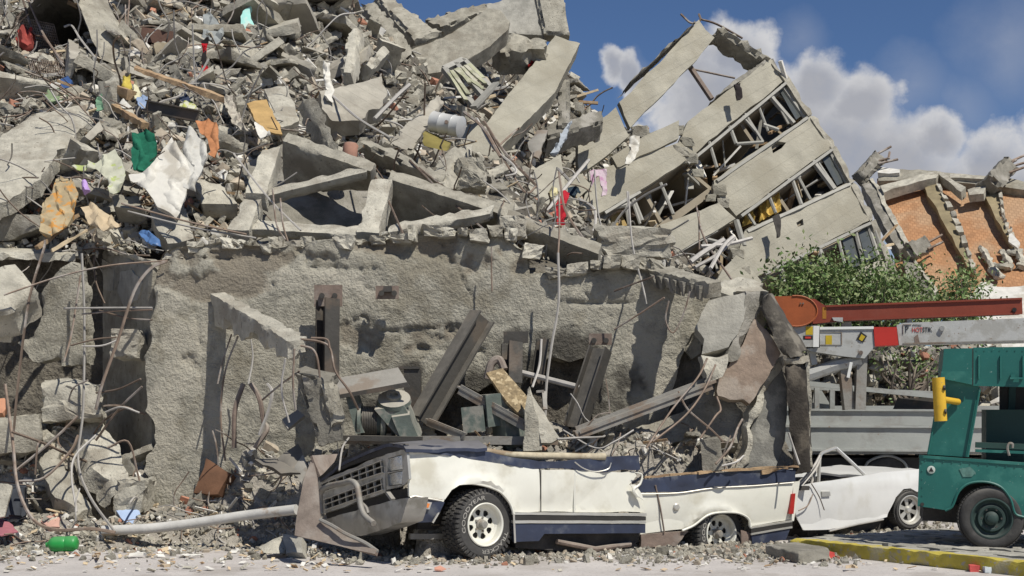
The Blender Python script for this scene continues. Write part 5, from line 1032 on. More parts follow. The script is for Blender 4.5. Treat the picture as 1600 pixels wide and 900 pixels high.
# --- frame beam projecting from the wall and its broken post
FBm = [P(329,458,17.5),P(352,457,17.55),P(333,502,17.5),P(354,500,17.55),P(452,534,15.75),P(478,526,15.8),P(453,566,15.75),P(478,560,15.8)]
V, f = hexa([FBm[0],FBm[4],FBm[2],FBm[6],FBm[1],FBm[5],FBm[3],FBm[7]], .05, .015, .03, seed=2)
u_ = np.clip((17.5-V[:,1])/1.75, 0, 1); tz = FBm[0][2]+(FBm[4][2]-FBm[0][2])*u_; low = np.clip((tz-V[:,2]-.12)/.2, 0, 1); V[:,2] += low*.16*np.clip(cell(V, 3.0)[:,0]*.8+fbm(V, 6, 3)*.6, -.4, 1)
solo('projecting_beam', (V, f), con_light, 'broken beam jutting out of the main wall toward the crushed car', 'concrete beam', sharp=30)
solo('broken_post', (lambda m: (rough(m[0], .03, 4, 3, 3), m[1]))(hexa([P(462,582,15.95),P(520,592,15.95),P(498,700,15.9),P(534,690,15.9),P(470,574,16.3),P(526,586,16.3),P(500,698,16.3),P(538,688,16.3)],.05,.02,.05,seed=3)), con_dark, 'dark stump of a post with bars at its top in front of the machine', 'concrete post', sharp=28)
solo('broken_post', (lambda m: (rough(m[0], .03, 4, 3, 5), m[1]))(hexa([P(500,600,15.9),P(526,600,15.9),P(516,668,15.85),P(538,660,15.85),P(504,596,16.1),P(528,596,16.1),P(518,668,16.1),P(540,660,16.1)],.05,.02,.04,seed=4)), con_mid, 'split off sliver of the dark post stump', 'concrete post', sharp=28)
# --- right hand leaning wall
rw = thing('leaning_wall','broken corner of wall with a patch of brown plaster beside the lift boom','wall',P(1180,735,17.2))
def rpart(n, q, th, mat, label=None, **k):
    kw = dict(res=.06, amp=.010, edge=.02, jag=.014, jfr=6); kw.update(k); return part(rw, n, panel([P(*c) for c in q], th, **kw), mat, label, sharp=60)
rpart('upper_slab',[(1107,470,17.3),(1169,456,17.3),(1162,500,17.2),(1152,522,17.1),(1137,542,17.1),(1096,552,17.1),(1100,530,17.1),(1086,510,17.2)],.22,con_grey,'smooth grey slab face with a jagged crack')
rpart('slab_edge',[(1169,456,17.3),(1188,458,17.35),(1186,486,17.3),(1172,508,17.2),(1150,560,17.1),(1132,566,17.1),(1137,543,17.1),(1152,522,17.1)],.3,con_dark,jag=.05,amp=.04)
rpart('plaster_face',[(1181,496,17.2),(1200,520,17.2),(1221,552,17.15),(1206,580,17.1),(1171,632,17.05),(1160,622,17.05),(1140,624,17.05),(1120,620,17.05),(1122,588,17.1),(1149,560,17.15)],.2,con_plaster,'patch of brown plaster with a ragged lower edge',jag=.02)
rpart('lower_slab',[(1221,566,17.35),(1231,612,17.3),(1226,690,17.2),(1210,738,17.15),(1160,738,17.15),(1168,700,17.15),(1175,655,17.2),(1194,612,17.3)],.25,M('streaked dark render',(.17,.165,.145),.3,3,bump=.7,tint=(.28,.27,.235),tsc=4),'dark grey streaked slab')
rpart('slab_rim',[(1221,562,17.33),(1224,572,17.3),(1196,614,17.25),(1180,655,17.15),(1172,700,17.1),(1160,736,17.1),(1152,736,17.1),(1166,690,17.1),(1168,650,17.15),(1190,606,17.25)],.2,con_light,jag=.05,amp=.04)
part(rw,'slanting_beam',hexa([P(1186,462,17.2),P(1204,460,17.25),P(1228,558,16.9),P(1254,548,16.95),P(1186,490,17.5),P(1204,462,17.7),P(1228,566,17.2),P(1258,543,17.5)][0:8] and [P(1184,480,17.15),P(1200,458,17.15),P(1226,562,16.98),P(1252,556,16.98),P(1190,462,17.5),P(1206,456,17.5),P(1236,556,17.2),P(1260,544,17.2)],.07,.012,.03,seed=4),M('concrete with painted shade',(.06,.053,.043),.35,4,bump=.7,tint=(.2,.18,.145),tsc=2.5),'dark slanting beam with a crumbled sunlit edge',sharp=60)  # beam colour darkened as painted shade, like the post below
part(rw,'corner_post',hexa([P(1225,570,17.0),P(1258,566,17.0),P(1240,742,17.0),P(1266,738,17.0),P(1228,566,17.35),P(1264,562,17.3),P(1244,738,17.3),P(1270,734,17.3)],.07,.012,.03,seed=5),M('post with painted shade',(.035,.029,.023),.5,3,bump=.7,tint=(.13,.11,.085),tsc=2.5,tth=(.52,.68)),'corner post with its shade painted in dark',sharp=60)  # shade of the face turned from the sun is painted near-black
part(rw,'post_edge',rbar(P(1261,568,17.1),P(1267,730,17.1),.05,.06,.025,.05,.02,7,(0,1,0)),con_light,sharp=60)  # pale strip paints in the lit right edge of the post
part(rw,'post_head',rbar(P(1224,566,17.15),P(1262,562,17.15),.3,.07,.03,.05,.03,9),con_light,sharp=60)
LA, LAt, LC, LCt = P(1009,420,17.8), P(1048,415,17.9), P(1108,443,16.7), P(1127,438,16.8); LAb, LCb = P(1019,444,17.8), P(1106,468,16.75)
part(rw,'ledge_beam',hexa([LA,LC,LAb,LCb,LAt,LCt,LAb+(LAt-LA),LCb+(LCt-LC)],.05,.02,.03,seed=6),con_mid,'projecting ledge with short ribs on its side',sharp=32)
for k in range(7):
    f0 = .08+k*.13; a0 = LA+(LC-LA)*f0; b0 = LAb+(LCb-LAb)*f0; o_ = np.array([-.05,-.03,0]); w_ = (LC-LA)*.05
    part(rw,'ledge_rib',hexa([a0+(b0-a0)*.25,a0+(b0-a0)*.25+w_,b0+(b0-a0)*.25,b0+(b0-a0)*.25+w_,a0+(b0-a0)*.25+o_,a0+(b0-a0)*.25+w_+o_,b0+(b0-a0)*.15+o_,b0+(b0-a0)*.15+w_+o_],.06,.015,.02,seed=k),con_dark,sharp=32)
rpart('broken_top',[(1108,452,17.5),(1130,436,17.7),(1160,432,17.8),(1188,440,17.7),(1196,456,17.5),(1169,458,17.4),(1140,462,17.4)],.5,con_light,jag=.08,amp=.08)
rpart('wall_behind',[(1060,470,18.0),(1110,462,18.0),(1094,552,18.0),(1080,560,18),(1062,540,18)],.2,con_wall)
rpart('hanging_concrete',[(1098,556,17.0),(1130,562,17.0),(1126,590,16.95),(1112,612,16.95),(1104,590,16.95)],.25,con_light,jag=.07,amp=.06)
shard('concrete_slab','shaded slab lying low behind the bent bars left of the leaning wall','concrete slab',[(975,680,17.3),(1070,640,17.5),(1120,600,17.6),(1160,640,17.5),(1150,690,17.3),(1090,680,17.2),(1040,690,17.2)],.3,con_mid,amp=.04,jag=.05)
solo('concrete_block', hexa([P(1093,688,16.6),P(1126,687,16.6),P(1098,738,16.55),P(1132,736,16.55),P(1097,683,16.9),P(1124,682,16.9),P(1100,738,16.9),P(1130,736,16.9)],.05,.02,.03,seed=8), con_dark, 'dark grey block standing on the rubble before the leaning wall', 'concrete block', sharp=60)
# --- foreground block beside the kerb
solo('concrete_block', hexa([P(1193,869,15.5),P(1248,883,14.75),P(1193,851,15.5),P(1248,863,14.75),P(1250,868,15.6),P(1297,874,14.95),P(1242,846,16.1),P(1297,855,15.3)],.05,.008,.02,seed=9), con_dark, 'grey concrete block lying on the road at the end of the yellow kerb', 'concrete block', sharp=60)
# ------------------------------------------------------------------ steel in front of the wall
def steel(name, label, m, mat=steel_dark): return solo(name, m, mat, label, 'steel beam', smooth=False)
steel('steel_beam','long dark steel beam leaning up to the right before the wall', ibeam(P(658,658,16.9),P(754,494,17.3),.22,.24,.02,up=(-.8,-.62,.2)), steel_dusty)
steel('steel_beam','upright steel beam bolted to the wall behind the broken post', ibeam(P(511,600,17.2),P(512,468,17.3),.20,.22,.02,up=(.6,-.8,0)))
steel('steel_beam','thick dark steel beam leaning right before the blackened patch', ibeam(P(898,668,16.9),P(938,545,17.2),.17,.22,.02,up=(.85,-.5,.1)))
steel('steel_beam','short upright steel beam with a wide head plate left of the hanging cable', join([ibeam(P(799,600,17.1),P(800,536,17.2),.18,.2,.02,up=(.5,-1,0)),box(P(806,527,17.3),(.3,.03,.14))]))
steel('steel_beam','thin upright steel beam behind the hanging cable', ibeam(P(838,600,17.3),P(848,530,17.4),.10,.12,.015,up=(.6,-1,0)))
t = thing('bracket_plate','rusty bolted plate at the head of the upright beam','bracket',P(513,475,17.3)); part(t,'plate',box(P(513,462,17.35),(.34,.04,.26)),steel_rust)
for x in (503,523): part(t,'bolt',cyl(P(x,462,17.33),P(x,462,17.24),.035,8),steel_dark)
t = thing('bracket_plate','rusty bolted plate alone on the middle of the wall','bracket',P(605,466,17.4)); part(t,'plate',box(P(605,457,17.42),(.28,.05,.16)),steel_rust)
for x in (596,616): part(t,'bolt',cyl(P(x,458,17.4),P(x,458,17.28),.035,8),steel_dark)
part(t,'stub',box(P(606,452,17.36),(.1,.14,.07)),steel_dark)
t = thing('bracket_plate','rusty bolted plate above the thick leaning beam','bracket',P(938,540,17.5)); part(t,'plate',box(P(938,530,17.5),(.28,.05,.14)),steel_rust)
for x in (928,947): part(t,'bolt',cyl(P(x,532,17.48),P(x,532,17.38),.035,8),steel_dark)
steel('steel_channel','long dusty steel channel sloping up to the right over the rubble', (lambda: join([bar(P(900,676,16.5),P(1112,596,17.0),.26,.03),bar(P(900,681,16.4),P(1112,602,16.9),.03,.10),bar(P(900,672,16.62),P(1112,592,17.12),.03,.08)]))(), steel_grey)
steel('steel_rail','level grey rail lying behind the crushed bonnet', join([bar(P(540,683,16.5),P(872,684,16.6),.14,.03),bar(P(540,688,16.44),P(872,689,16.54),.02,.09)]), steel_grey)
steel('steel_angle','dusty steel angle sloping down to the right below the leaning beam', join([bar(P(718,604,16.9),P(822,662,16.5),.14,.02),bar(P(718,608,16.84),P(822,666,16.44),.02,.12)]), steel_grey)
steel('steel_angle','narrow steel angle lying at the foot of the long leaning beam', join([bar(P(668,655,16.8),P(726,678,16.5),.1,.02),bar(P(668,659,16.76),P(726,682,16.46),.02,.09)]), steel_grey)
solo('rusted_plate', panel([P(760,582,16.8),P(785,575,16.9),P(824,620,16.7),P(820,655,16.5),P(792,628,16.6)],.04,.08,.01), M('blistered rust plate',(.24,.18,.10),.5,22,bump=.6,speck=((.45,.36,.22),18,.55)), 'blistered rusty plate leaning beside the steel angle', 'metal plate')
solo('corroded_pipe', tube(spline([P(762,592,17.0),P(768,568,17.0),P(780,562,17.0),P(788,578,16.95)],5),.05,8), steel_rust, 'curved corroded pipe above the blistered plate', 'pipe')
shard('concrete_shard','upright pointed shard of concrete standing on the crushed car','concrete shard',[(820,640,16.3),(828,606,16.4),(836,640,16.3),(848,690,16.2),(846,702,16.2),(818,702,16.2)],.10,con_mid,amp=.02)
shard('concrete_shard','pale curved shard lying against the upright pointed shard','concrete shard',[(828,604,16.45),(850,645,16.4),(876,685,16.3),(862,690,16.2),(846,688,16.2),(836,645,16.35)],.08,con_light,amp=.02)
steel('metal_tube','pale metal tube lying level in the blackened patch', tube([P(806,580,17.2),P(905,605,17.1)],.035,8), wire_m)
solo('metal_bracket', join([bar(P(850,612,16.9),P(852,640,16.8),.05,.03),bar(P(838,612,16.9),P(850,611,16.9),.05,.03)]), steel_grey, 'small grey bracket beside the hanging cable', 'bracket', smooth=False)
# lift winch machine
wn = thing('lift_winch','green lift winch with a grooved drum under a dusty cover plate','winch',P(590,690,16.6))
gm = M('green machine paint',(.075,.105,.092),.35,4,.6,.3,dust=1.0,dcol=(.36,.335,.28),tint=(.22,.21,.18),tsc=4,rnd=0)
def gp3(x, y, d=0): return P(x, y, 16.6+d)
part(wn,'cover_plate',slab4([gp3(520,592,.1),gp3(622,574,.1),gp3(636,597,-.25),gp3(522,618,-.25)],.03,(0,.3,-1)),steel_grey)
part(wn,'cover_side',slab4([gp3(522,618,-.25),gp3(636,597,-.25),gp3(640,604,-.25),gp3(524,624,-.25)],.03,(0,1,0)),steel_dark)
part(wn,'side_frame',slab4([gp3(540,620,-.15),gp3(552,616,-.15),gp3(568,676,-.2),gp3(556,678,-.2)],.25,(0.2,1,0),res=99),gm)
part(wn,'drum',join([cyl(gp3(562,660,0),gp3(602,660,.06),.17,24),cyl(gp3(561,660,0),gp3(566,660,0),.23,28),cyl(gp3(592,660,.05),gp3(599,660,.06),.23,28)]),gm,sharp=30)
part(wn,'rope_coil',join([cyl(gp3(568+k*2.6,660,.004*k),gp3(569.9+k*2.6,660,.004*k),.19,24) for k in range(9)]),steel_dark,sharp=30)
part(wn,'shaft',cyl(gp3(602,668,.03),gp3(640,668,.03),.07,16),steel_grey); part(wn,'shaft_collar',cyl(gp3(612,668,.03),gp3(618,668,.03),.1,16),gm)
part(wn,'gearbox',hexa([gp3(585,640,-.2),gp3(632,634,-.2),gp3(628,690,-.2),gp3(656,688,-.2),gp3(592,616,.25),gp3(632,610,.25),gp3(634,676,.25),gp3(660,674,.25)],99),gm)
part(wn,'gearbox_lid',lathe([(0,.07),(.05,.07),(.05,.1),(.09,.1),(.09,.06),(.19,.05),(.20,.0)],gp3(616,628,-.05),(0,-.55,.83),26),gm,sharp=30)
part(wn,'gearbox_front',hexa([gp3(612,652,-.28),gp3(640,648,-.28),gp3(628,690,-.28),gp3(652,688,-.28),gp3(612,646,-.1),gp3(640,642,-.1),gp3(628,690,-.1),gp3(652,688,-.1)],99),gm)
part(wn,'base_frame',bar(gp3(535,684,-.2),gp3(660,686,-.2),.3,.06),steel_dark)
solo('steel_box', join([box(P(645,610,17.1),(.2,.2,.5)),box(P(640,575,17.1),(.25,.25,.03))]), steel_dark, 'dark steel box behind the dusty cover plate', 'box', smooth=False)
for k, (x,y) in enumerate(((740,655),(775,640),(800,668))): solo('machine_block', box(P(x,y,16.8),(.26+.05*k,.3,.3+.08*k),frame((1,.3*k,.1))), gm, ('small green machine block under the steel angle','middle green machine block behind the steel angle','green machine block beside the blistered plate')[k], 'machine part', smooth=False)
# bent plates under the projecting beam
shard('metal_sheet','open pale box of sheet metal behind the steel plate','metal sheet',[(440,655,16.3),(464,640,16.5),(476,650,16.4),(450,668,16.2)],.04,steel_grey)
shard('metal_sheet','dark sheet metal flap left of the steel plate','metal sheet',[(432,714,16.2),(466,690,16.4),(474,712,16.2),(452,740,16.0)],.05,steel_dark)
shard('metal_sheet','grey folded sheet metal below the broken post','metal sheet',[(454,728,16.1),(474,708,16.2),(478,735,16.0),(470,752,15.9)],.05,steel_grey)
shard('metal_sheet','flat dark sheet lying below the projecting beam','metal sheet',[(396,714,16.3),(430,712,16.3),(470,735,15.9),(440,738,15.9)],.05,steel_dark)
for k, (x0,y0_,x1,y1_) in enumerate(((380,600,366,700),(392,600,412,660),(412,660,398,700))):
    solo('bent_strap', tube(spline([P(x0,y0_,16.9),P((x0+x1)/2-6+9*k,(y0_+y1_)/2-8,16.8),P(x1,y1_,16.8)],6),.03,6), steel_rust, ('wide rusty strap hanging left under the projecting beam','wide rusty strap hanging in the middle under the projecting beam','lower end of a rusty strap by the folded metal')[k], 'metal strap')
shard('brown_carton','open brown carton leaning on the wall foot','carton',[(322,715,17.0),(357,738,16.9),(340,770,16.8),(304,768,16.9)],.25,M('brown card',(.13,.065,.035),.3,5),amp=.01)
# rusty steel sheet left of the car
sh = thing('steel_sheet','rusty folded steel sheet crumpled against the front of the crushed car','metal sheet',P(500,850,14.9))
part(sh,'upright_flap',panel([P(487,712,15.1),P(495,745,15.0),P(500,812,14.7),P(540,836,14.5),P(590,860,14.35),P(588,868,14.3),P(530,852,14.4),P(460,836,14.7),P(464,800,14.85),P(474,755,15.0)],.025,.06,.02,3,bulge=lambda b: .05*fbm(b,1.6,2)),steel_rust,'upright part, folded forward at the bottom')
part(sh,'top_fold',panel([P(487,712,15.1),P(528,709,15.5),P(522,722,15.4),P(505,740,15.1),P(500,744,15.05)],.025,.06,.01,3),steel_rust)
part(sh,'rolled_edge',tube(spline([P(500,812,14.66),P(520,822,14.55),P(540,834,14.45),P(570,848,14.38),P(590,862,14.3)],4),.02,6),steel_grey)
solo('pipe', tube(spline([P(160,829,16.35),P(230,826,16.32),P(300,818,16.3),P(380,806,16.2),P(463,796,15.95)],6),.06,10), M('galvanised pipe',(.44,.43,.40),.15,6,.6,.2,tint=(.30,.22,.15),tsc=3,tth=(.58,.68)), 'long grey pipe lying along the foot of the wall on the left', 'pipe')
# ================================================================== CLOTHES AND HOUSEHOLD THINGS IN THE RUBBLE
def drape(name, label, pts, mat, cat='cloth', amp=.06, fr=5, dirn=(1,0,.3), res=.035, th=.015, jag=.022):
    dv = nrm(dirn); pts = fit(pts, 90); pts = [(x, y, D-.12) for x, y, D in pts]
    def b(p): q = p @ dv; return amp*((1-2*np.abs(np.sin(q*fr*2.6+2.2*fbm(p, 2.2, 3))))*.8+fbm(p, fr*.7, 4)*.7)
    return solo(name, panel([P(*c) for c in pts], th, res, bulge=b, jag=jag, jfr=4), mat, label, cat, sharp=80)
white_c = cloth('dusty white cloth', (.60,.58,.52), .12, tint=(.42,.39,.33), tsc=2); off_c = cloth('grey white cloth', (.50,.49,.45), .2, tint=(.36,.34,.29), tsc=3)
drape('cloth','dark green cloth hanging in a shadowed gap beside the white sheet',[(207,208,19.5),(228,204,19.4),(243,210,19.4),(245,240,19.2),(237,262,19.0),(222,268,19.0),(206,262,19.1),(204,232,19.3)],cloth('green cloth',(.018,.115,.07),.35,sc=9))
drape('cloth','orange towel hung over a bar above the first coffer beam',[(305,190,19.5),(325,186,19.5),(341,194,19.4),(343,232,19.2),(336,244,19.1),(326,240,19.1),(325,214,19.3),(312,206,19.4)],cloth('orange towel',(.42,.19,.09),.25,sc=12),amp=.04,fr=9)
drape('sheet','large dusty white sheet draped in a triangle over the slabs',[(268,212,19.3),(276,228,19.2),(290,250,19.1),(298,270,19.0),(284,330,18.7),(278,340,18.6),(250,322,18.7),(228,296,18.8),(203,282,18.9),(200,272,18.9),(214,270,18.9),(235,262,19.0),(252,240,19.1)],white_c,amp=.07,fr=3)
drape('sheet','grey white sheet with hanging folds between the white sheet and the orange towel',[(296,198,19.5),(306,204,19.5),(322,225,19.3),(326,248,19.2),(312,270,19.0),(306,300,18.9),(288,290,18.9),(290,250,19.1),(284,232,19.2)],off_c,amp=.06,fr=5)
drape('cloth','pale floral cloth hanging from a bent bar',[(110,262,19.4),(150,252,19.3),(180,232,19.4),(190,250,19.3),(198,272,19.2),(186,300,19.0),(174,304,18.9),(168,280,19.1),(150,262,19.2),(120,266,19.3)],cloth('floral cloth',(.46,.46,.36),.2,tint=(.36,.42,.14),tsc=5,tth=(.52,.58)),amp=.06)
drape('cloth','orange and brown striped cloth spilling over the slab edge',[(88,278,19.4),(112,276,19.4),(122,300,19.2),(118,330,18.9),(104,356,18.7),(80,368,18.6),(62,358,18.7),(66,315,19.0),(80,300,19.2)],cloth('striped cloth',(.36,.29,.18),.3,tint=(.50,.24,.06),tsc=7,tth=(.52,.6)),amp=.06,fr=7)
drape('cloth','small lilac cloth between the striped and the floral cloth',[(128,286,19.1),(137,283,19.1),(142,298,19.0),(132,304,19.0)],cloth('lilac cloth',(.42,.28,.55)))
drape('cloth','beige quilt lying on the rubble at the left above the recess',[(125,322,19.0),(146,318,19.1),(172,335,18.9),(190,352,18.6),(165,360,18.5),(140,350,18.7)],cloth('beige quilt',(.46,.37,.25),.2),amp=.06)
drape('cloth','blue plastic sheet showing below the white sheet',[(214,362,18.7),(232,358,18.7),(250,372,18.5),(252,384,18.4),(236,382,18.4)],M('blue plastic',(.08,.16,.33),.2,5,.4,.2,rnd=0))
drape('cloth','crumpled yellow cloth near the timber plank',[(194,122,22.5),(205,117,22.6),(207,135,22.3),(198,141,22.2),(190,134,22.3)],cloth('yellow cloth',(.46,.37,.08),.3))
drape('cloth','cream cloth tip next to the yellow cloth',[(212,120,22.4),(218,135,22.3),(222,150,22.0),(208,152,22.0)],cloth('cream cloth',(.56,.53,.36)))
drape('cloth','pale blue shirt lying below the cream cloth',[(213,150,22),(232,150,22),(236,164,21.7),(218,168,21.6)],cloth('pale blue cloth',(.24,.31,.44),.2))
drape('cloth','patterned green and white shirt on the rubble below the plank',[(280,160,21.9),(300,156,21.9),(308,166,21.7),(292,182,21.4),(278,178,21.5)],cloth('patterned shirt',(.52,.52,.42),.3,tint=(.40,.43,.10),tsc=8,tth=(.5,.56)))
drape('cloth','dusty green rag left of the pale blue shirt',[(150,150,22),(160,148,22),(162,170,21.5),(150,172,21.5)],cloth('dusty green rag',(.16,.28,.18),.3))
drape('cloth','faded green cover on the upper slab edge',[(66,148,22.6),(92,142,22.8),(114,142,22.8),(110,150,22.5),(76,158,22.3)],cloth('faded green cover',(.20,.26,.15),.3))
drape('cloth','small blue cloth on the rubble below the wire mesh',[(95,122,23.2),(105,118,23.2),(113,124,23.0),(108,136,22.8),(96,136,22.8)],cloth('blue rag',(.05,.10,.24)))
drape('cloth','crumpled red bundle caught in the wire mesh',[(27,42,24.6),(40,39,24.7),(53,48,24.5),(50,66,24.2),(36,70,24.1),(26,58,24.3)],cloth('red bundle',(.27,.06,.05),.4),amp=.10,fr=6,th=.15)
drape('garment','long grey garment hanging above the black and red one',[(318,22,27),(330,18,27),(345,38,26.8),(352,52,26.6),(340,70,26.3),(330,60,26.4),(316,66,26.3)],cloth('grey garment',(.24,.255,.25),.3),amp=.08)
drape('garment','black and red garment hanging on the upper heap',[(314,62,26.4),(326,58,26.4),(323,84,26),(327,120,25.2),(326,137,24.9),(312,136,24.9),(314,110,25.4),(318,84,26)],cloth('black red garment',(.018,.016,.016),.3,tint=(.40,.012,.02),tsc=1.5,tth=(.42,.46)),amp=.05)
drape('cloth','dark blue rag below the black and red garment',[(277,145,24),(292,143,24),(298,156,23.5),(284,160,23.4)],cloth('dark blue rag',(.03,.04,.07)))
drape('cloth','striped grey curtain hanging right of the patterned shirt',[(350,150,23),(362,146,23),(366,160,22.6),(380,190,21.8),(394,204,21.4),(380,204,21.4),(362,188,21.8),(352,168,22.3)],cloth('striped grey curtain',(.40,.37,.31),.3,tint=(.24,.21,.18),tsc=9),amp=.06,fr=8)
shard('painted_board','pale turquoise painted plaster piece leaning at the skyline','plaster piece',[(384,12,29),(392,8,29),(396,40,28.6),(380,62,28.2),(368,82,28),(367,58,28.3),(376,36,28.6)],.12,M('turquoise paint',(.30,.58,.52),.1,4,tint=(.50,.58,.52),tsc=4),jag=.05)
drape('cloth','torn white wrapping hanging by the boarded slab',[(505,98,24),(514,96,24),(518,120,23.6),(522,142,23.2),(520,160,22.9),(510,156,22.9),(508,130,23.4)],white_c,amp=.06)
shard('woven_board','ochre woven board leaning beside the cracked slab','board',[(385,160,21.6),(418,155,21.8),(424,170,21.5),(441,206,20.7),(408,200,20.8)],.06,M('ochre woven board',(.46,.30,.12),.2,6,lines=((.8,0,.6),.035,.6)),jag=.02)
drape('paper','crumpled white paper left of the woven board',[(398,192,20.7),(412,196,20.6),(424,210,20.3),(404,214,20.3)],white_c)
t = thing('water_drum','dusty white metal drum lying on its side among the slabs','drum',P(697,210,21.6)); dA, dB = P(675,190,21.7), P(722,199,21.5)
part(t,'drum_body',lathe([(.0,-.25),(.155,-.25),(.165,-.245),(.16,-.22),(.158,-.1),(.165,-.09),(.158,-.08),(.158,.1),(.165,.11),(.158,.12),(.16,.22),(.165,.245),(.155,.25),(0,.25)],(dA+dB)/2,dB-dA,32),M('white enamel',(.50,.505,.49),.1,3,.3,.15,bs=5,bd=.04,dust=.3,rnd=0),sharp=40)
part(t,'drum_fitting',cyl((dA+dB)/2-np.array([0,.15,0]),(dA+dB)/2-np.array([0,.2,0]),.03,8),steel_rust)
solo('olive_cabinet', hexa([P(660,208,21.4),P(700,229,21.2),P(660,228,21.2),P(698,236,21.0),P(666,202,21.8),P(706,222,21.6),P(666,226,21.6),P(704,232,21.4)],.1,.015,.02), M('olive board',(.22,.18,.05),.2,5), 'broken olive yellow cabinet below the white drum', 'cabinet')
t = thing('clay_pot','terracotta pot standing behind the coffer beams','pot',P(547,252,20.3)); part(t,'pot',lathe([(0,-.14),(.09,-.14),(.105,-.05),(.107,.08),(.09,.14),(.06,.15),(.05,.10)],P(547,239,20.3),(0.05,0,1),24),M('terracotta',(.38,.20,.14),.15,6,dust=.4,rnd=0),sharp=50)
solo('teal_crate', box(P(640,188,22.3),(.1,.1,.1)), cloth('x',(.1,.2,.2)), 'tiny teal scrap on the rubble beside the boarded slab', 'scrap') if False else None
# window frame with slats thrown on the heap
t = thing('window_frame','broken window frame full of pale slats lying under the curved slab','window',P(735,170,31)); WFp = Plane(P(695,110,31.5),P(770,140,31.5),P(740,172,30.5))
def wq(x, y, o=0): return WFp.at(x, y, o)
for a, b in (((694,108),(724,94)),((724,94),(768,138)),((694,108),(742,168)),((742,168),(768,138)),((712,100),(756,152))): part(t,'frame_bar',bar(wq(*a),wq(*b),.14,.10,WFp.n),alu_m)
pl_ = M('pale green slat',(.30,.30,.20),.3,4,tint=(.42,.40,.32),tsc=3)
for k in range(7): part(t,'slat',bar(wq(700+k*5.4,112-k*2,.04+.02*(k%3)),wq(728+k*4.6+(k%3)*8-(k%2)*9,156-k*4-(k%4)*5,.05+.05*(k%2)),.10,.03,WFp.n,res=.3,amp=.02),pl_)
for k,(a,b,l) in enumerate((((745,158,30.4),(772,150,30.6),'pale plank lying across the lower end of the broken window frame'),((740,168,30),(775,130,30.8),'grey strip lying right of the broken window frame'))): solo('plank',bar(P(*a),P(*b),.16,.06,res=.3,amp=.02),(wood_pale,alu_m)[k],l,'plank')
# timber
solo('timber_plank', hexa([P(208,104,22.2),P(350,152,21.4),P(208,110,22.2),P(350,162,21.4),P(212,102,22.5),P(352,149,21.7),P(212,108,22.5),P(352,160,21.7)],.08,.012,.015), wood_m, 'long brown timber plank lying across the left part of the heap', 'plank', sharp=50)
solo('timber_plank', rbar(P(176,166,21.8),P(226,196,21.0),.12,.10,.02,.08,.02,2), wood_m, 'short brown timber below the floral rag and green cloth', 'plank', sharp=50)
solo('timber_plank', rbar(P(182,140,22.2),P(206,150,21.9),.2,.16,.02,.08,.02,2), wood_m, 'short thick timber end under the yellow cloth', 'plank', sharp=50)
solo('timber_plank', rbar(P(58,388,18.5),P(122,336,18.9),.10,.05,.012,.1,.01,3), wood_m, 'reddish brown board lying under the striped cloth', 'plank', sharp=50)
solo('timber_plank', rbar(P(80,392,18.3),P(150,352,18.7),.07,.05,.012,.1,.01,4), wood_pale, 'pale lath lying beside the reddish brown board', 'plank', sharp=50)
solo('timber_plank', rbar(P(110,6,25.2),P(170,32,25),.2,.08,.02,.1,.01,5), wood_m, 'brown board on the slab edge right of the black hole', 'plank', sharp=50)
solo('cupboard', box(P(246,60,25.3),(.55,.3,.25),frame((1,.2,-.1))), M('dark cupboard',(.10,.055,.04),.3,4), 'open dark brown cupboard on the upper heap', 'cupboard', smooth=False)
solo('concrete_block', box(P(257,86,24.6),(.36,.3,.36),frame((1,.4,.12)),res=.06,amp=.012,chip=.02), M('tan block',(.32,.27,.19),.2,5), 'square tan block on the upper heap', 'concrete block')
t_ = steel('steel_rail','dark rolled steel rail below the pale blue shirt', join([ibeam(P(228,166,21.4),P(310,182,21.2),.12,.16,.02)]))
# red and other garments below the long facade slab
drape('garment','bright red garment hanging at the foot of the facade slab',[(878,302,27),(890,300,27),(888,312,26.8),(882,330,26.4),(882,358,25.8),(870,358,25.8),(868,322,26.5)],cloth('bright red garment',(.36,.02,.03),.3),amp=.06)
drape('garment','dark blue garment above the bright red garment',[(888,292,27.2),(900,290,27.2),(908,298,27),(896,304,26.9),(886,302,27)],cloth('navy garment',(.03,.045,.06),.3))
drape('garment','pale yellow bundle beside the bright red garment',[(858,296,27.4),(872,292,27.5),(875,304,27.2),(862,308,27.1)],cloth('pale yellow cloth',(.55,.50,.30),.2),th=.12)
drape('cloth','pink and white curtain hanging on the facade slab',[(921,266,FB.at(921,266,.9)[1]),(948,264,FB.at(948,264,.9)[1]),(949,304,FB.at(949,304,.9)[1]),(941,305,FB.at(941,305,.9)[1]),(938,275,FB.at(938,275,.9)[1]),(928,280,FB.at(928,280,.9)[1]),(925,292,FB.at(925,292,.9)[1])],cloth('pink curtain',(.50,.40,.44),.25,tint=(.40,.20,.32),tsc=3),res=.08,amp=.08)
drape('cloth','white torn sheet hanging over the long facade slab',[(985,215,FB.at(985,215,.9)[1]),(1000,212,FB.at(1000,212,.9)[1]),(999,235,FB.at(999,235,.9)[1]),(985,256,FB.at(985,256,.9)[1]),(976,255,FB.at(976,255,.9)[1]),(984,236,FB.at(984,236,.9)[1])],white_c,res=.08,amp=.08)
drape('garment','black and pink garment hung over the top floor parapet',[(1147,132,FB.at(1147,132,.6)[1]),(1157,131,FB.at(1157,131,.6)[1]),(1160,152,FB.at(1160,152,.6)[1]),(1152,156,FB.at(1152,156,.6)[1])],cloth('black pink garment',(.03,.025,.025),.3,tint=(.5,.38,.36),tsc=1.2,tth=(.5,.52)),res=.08,amp=.06)
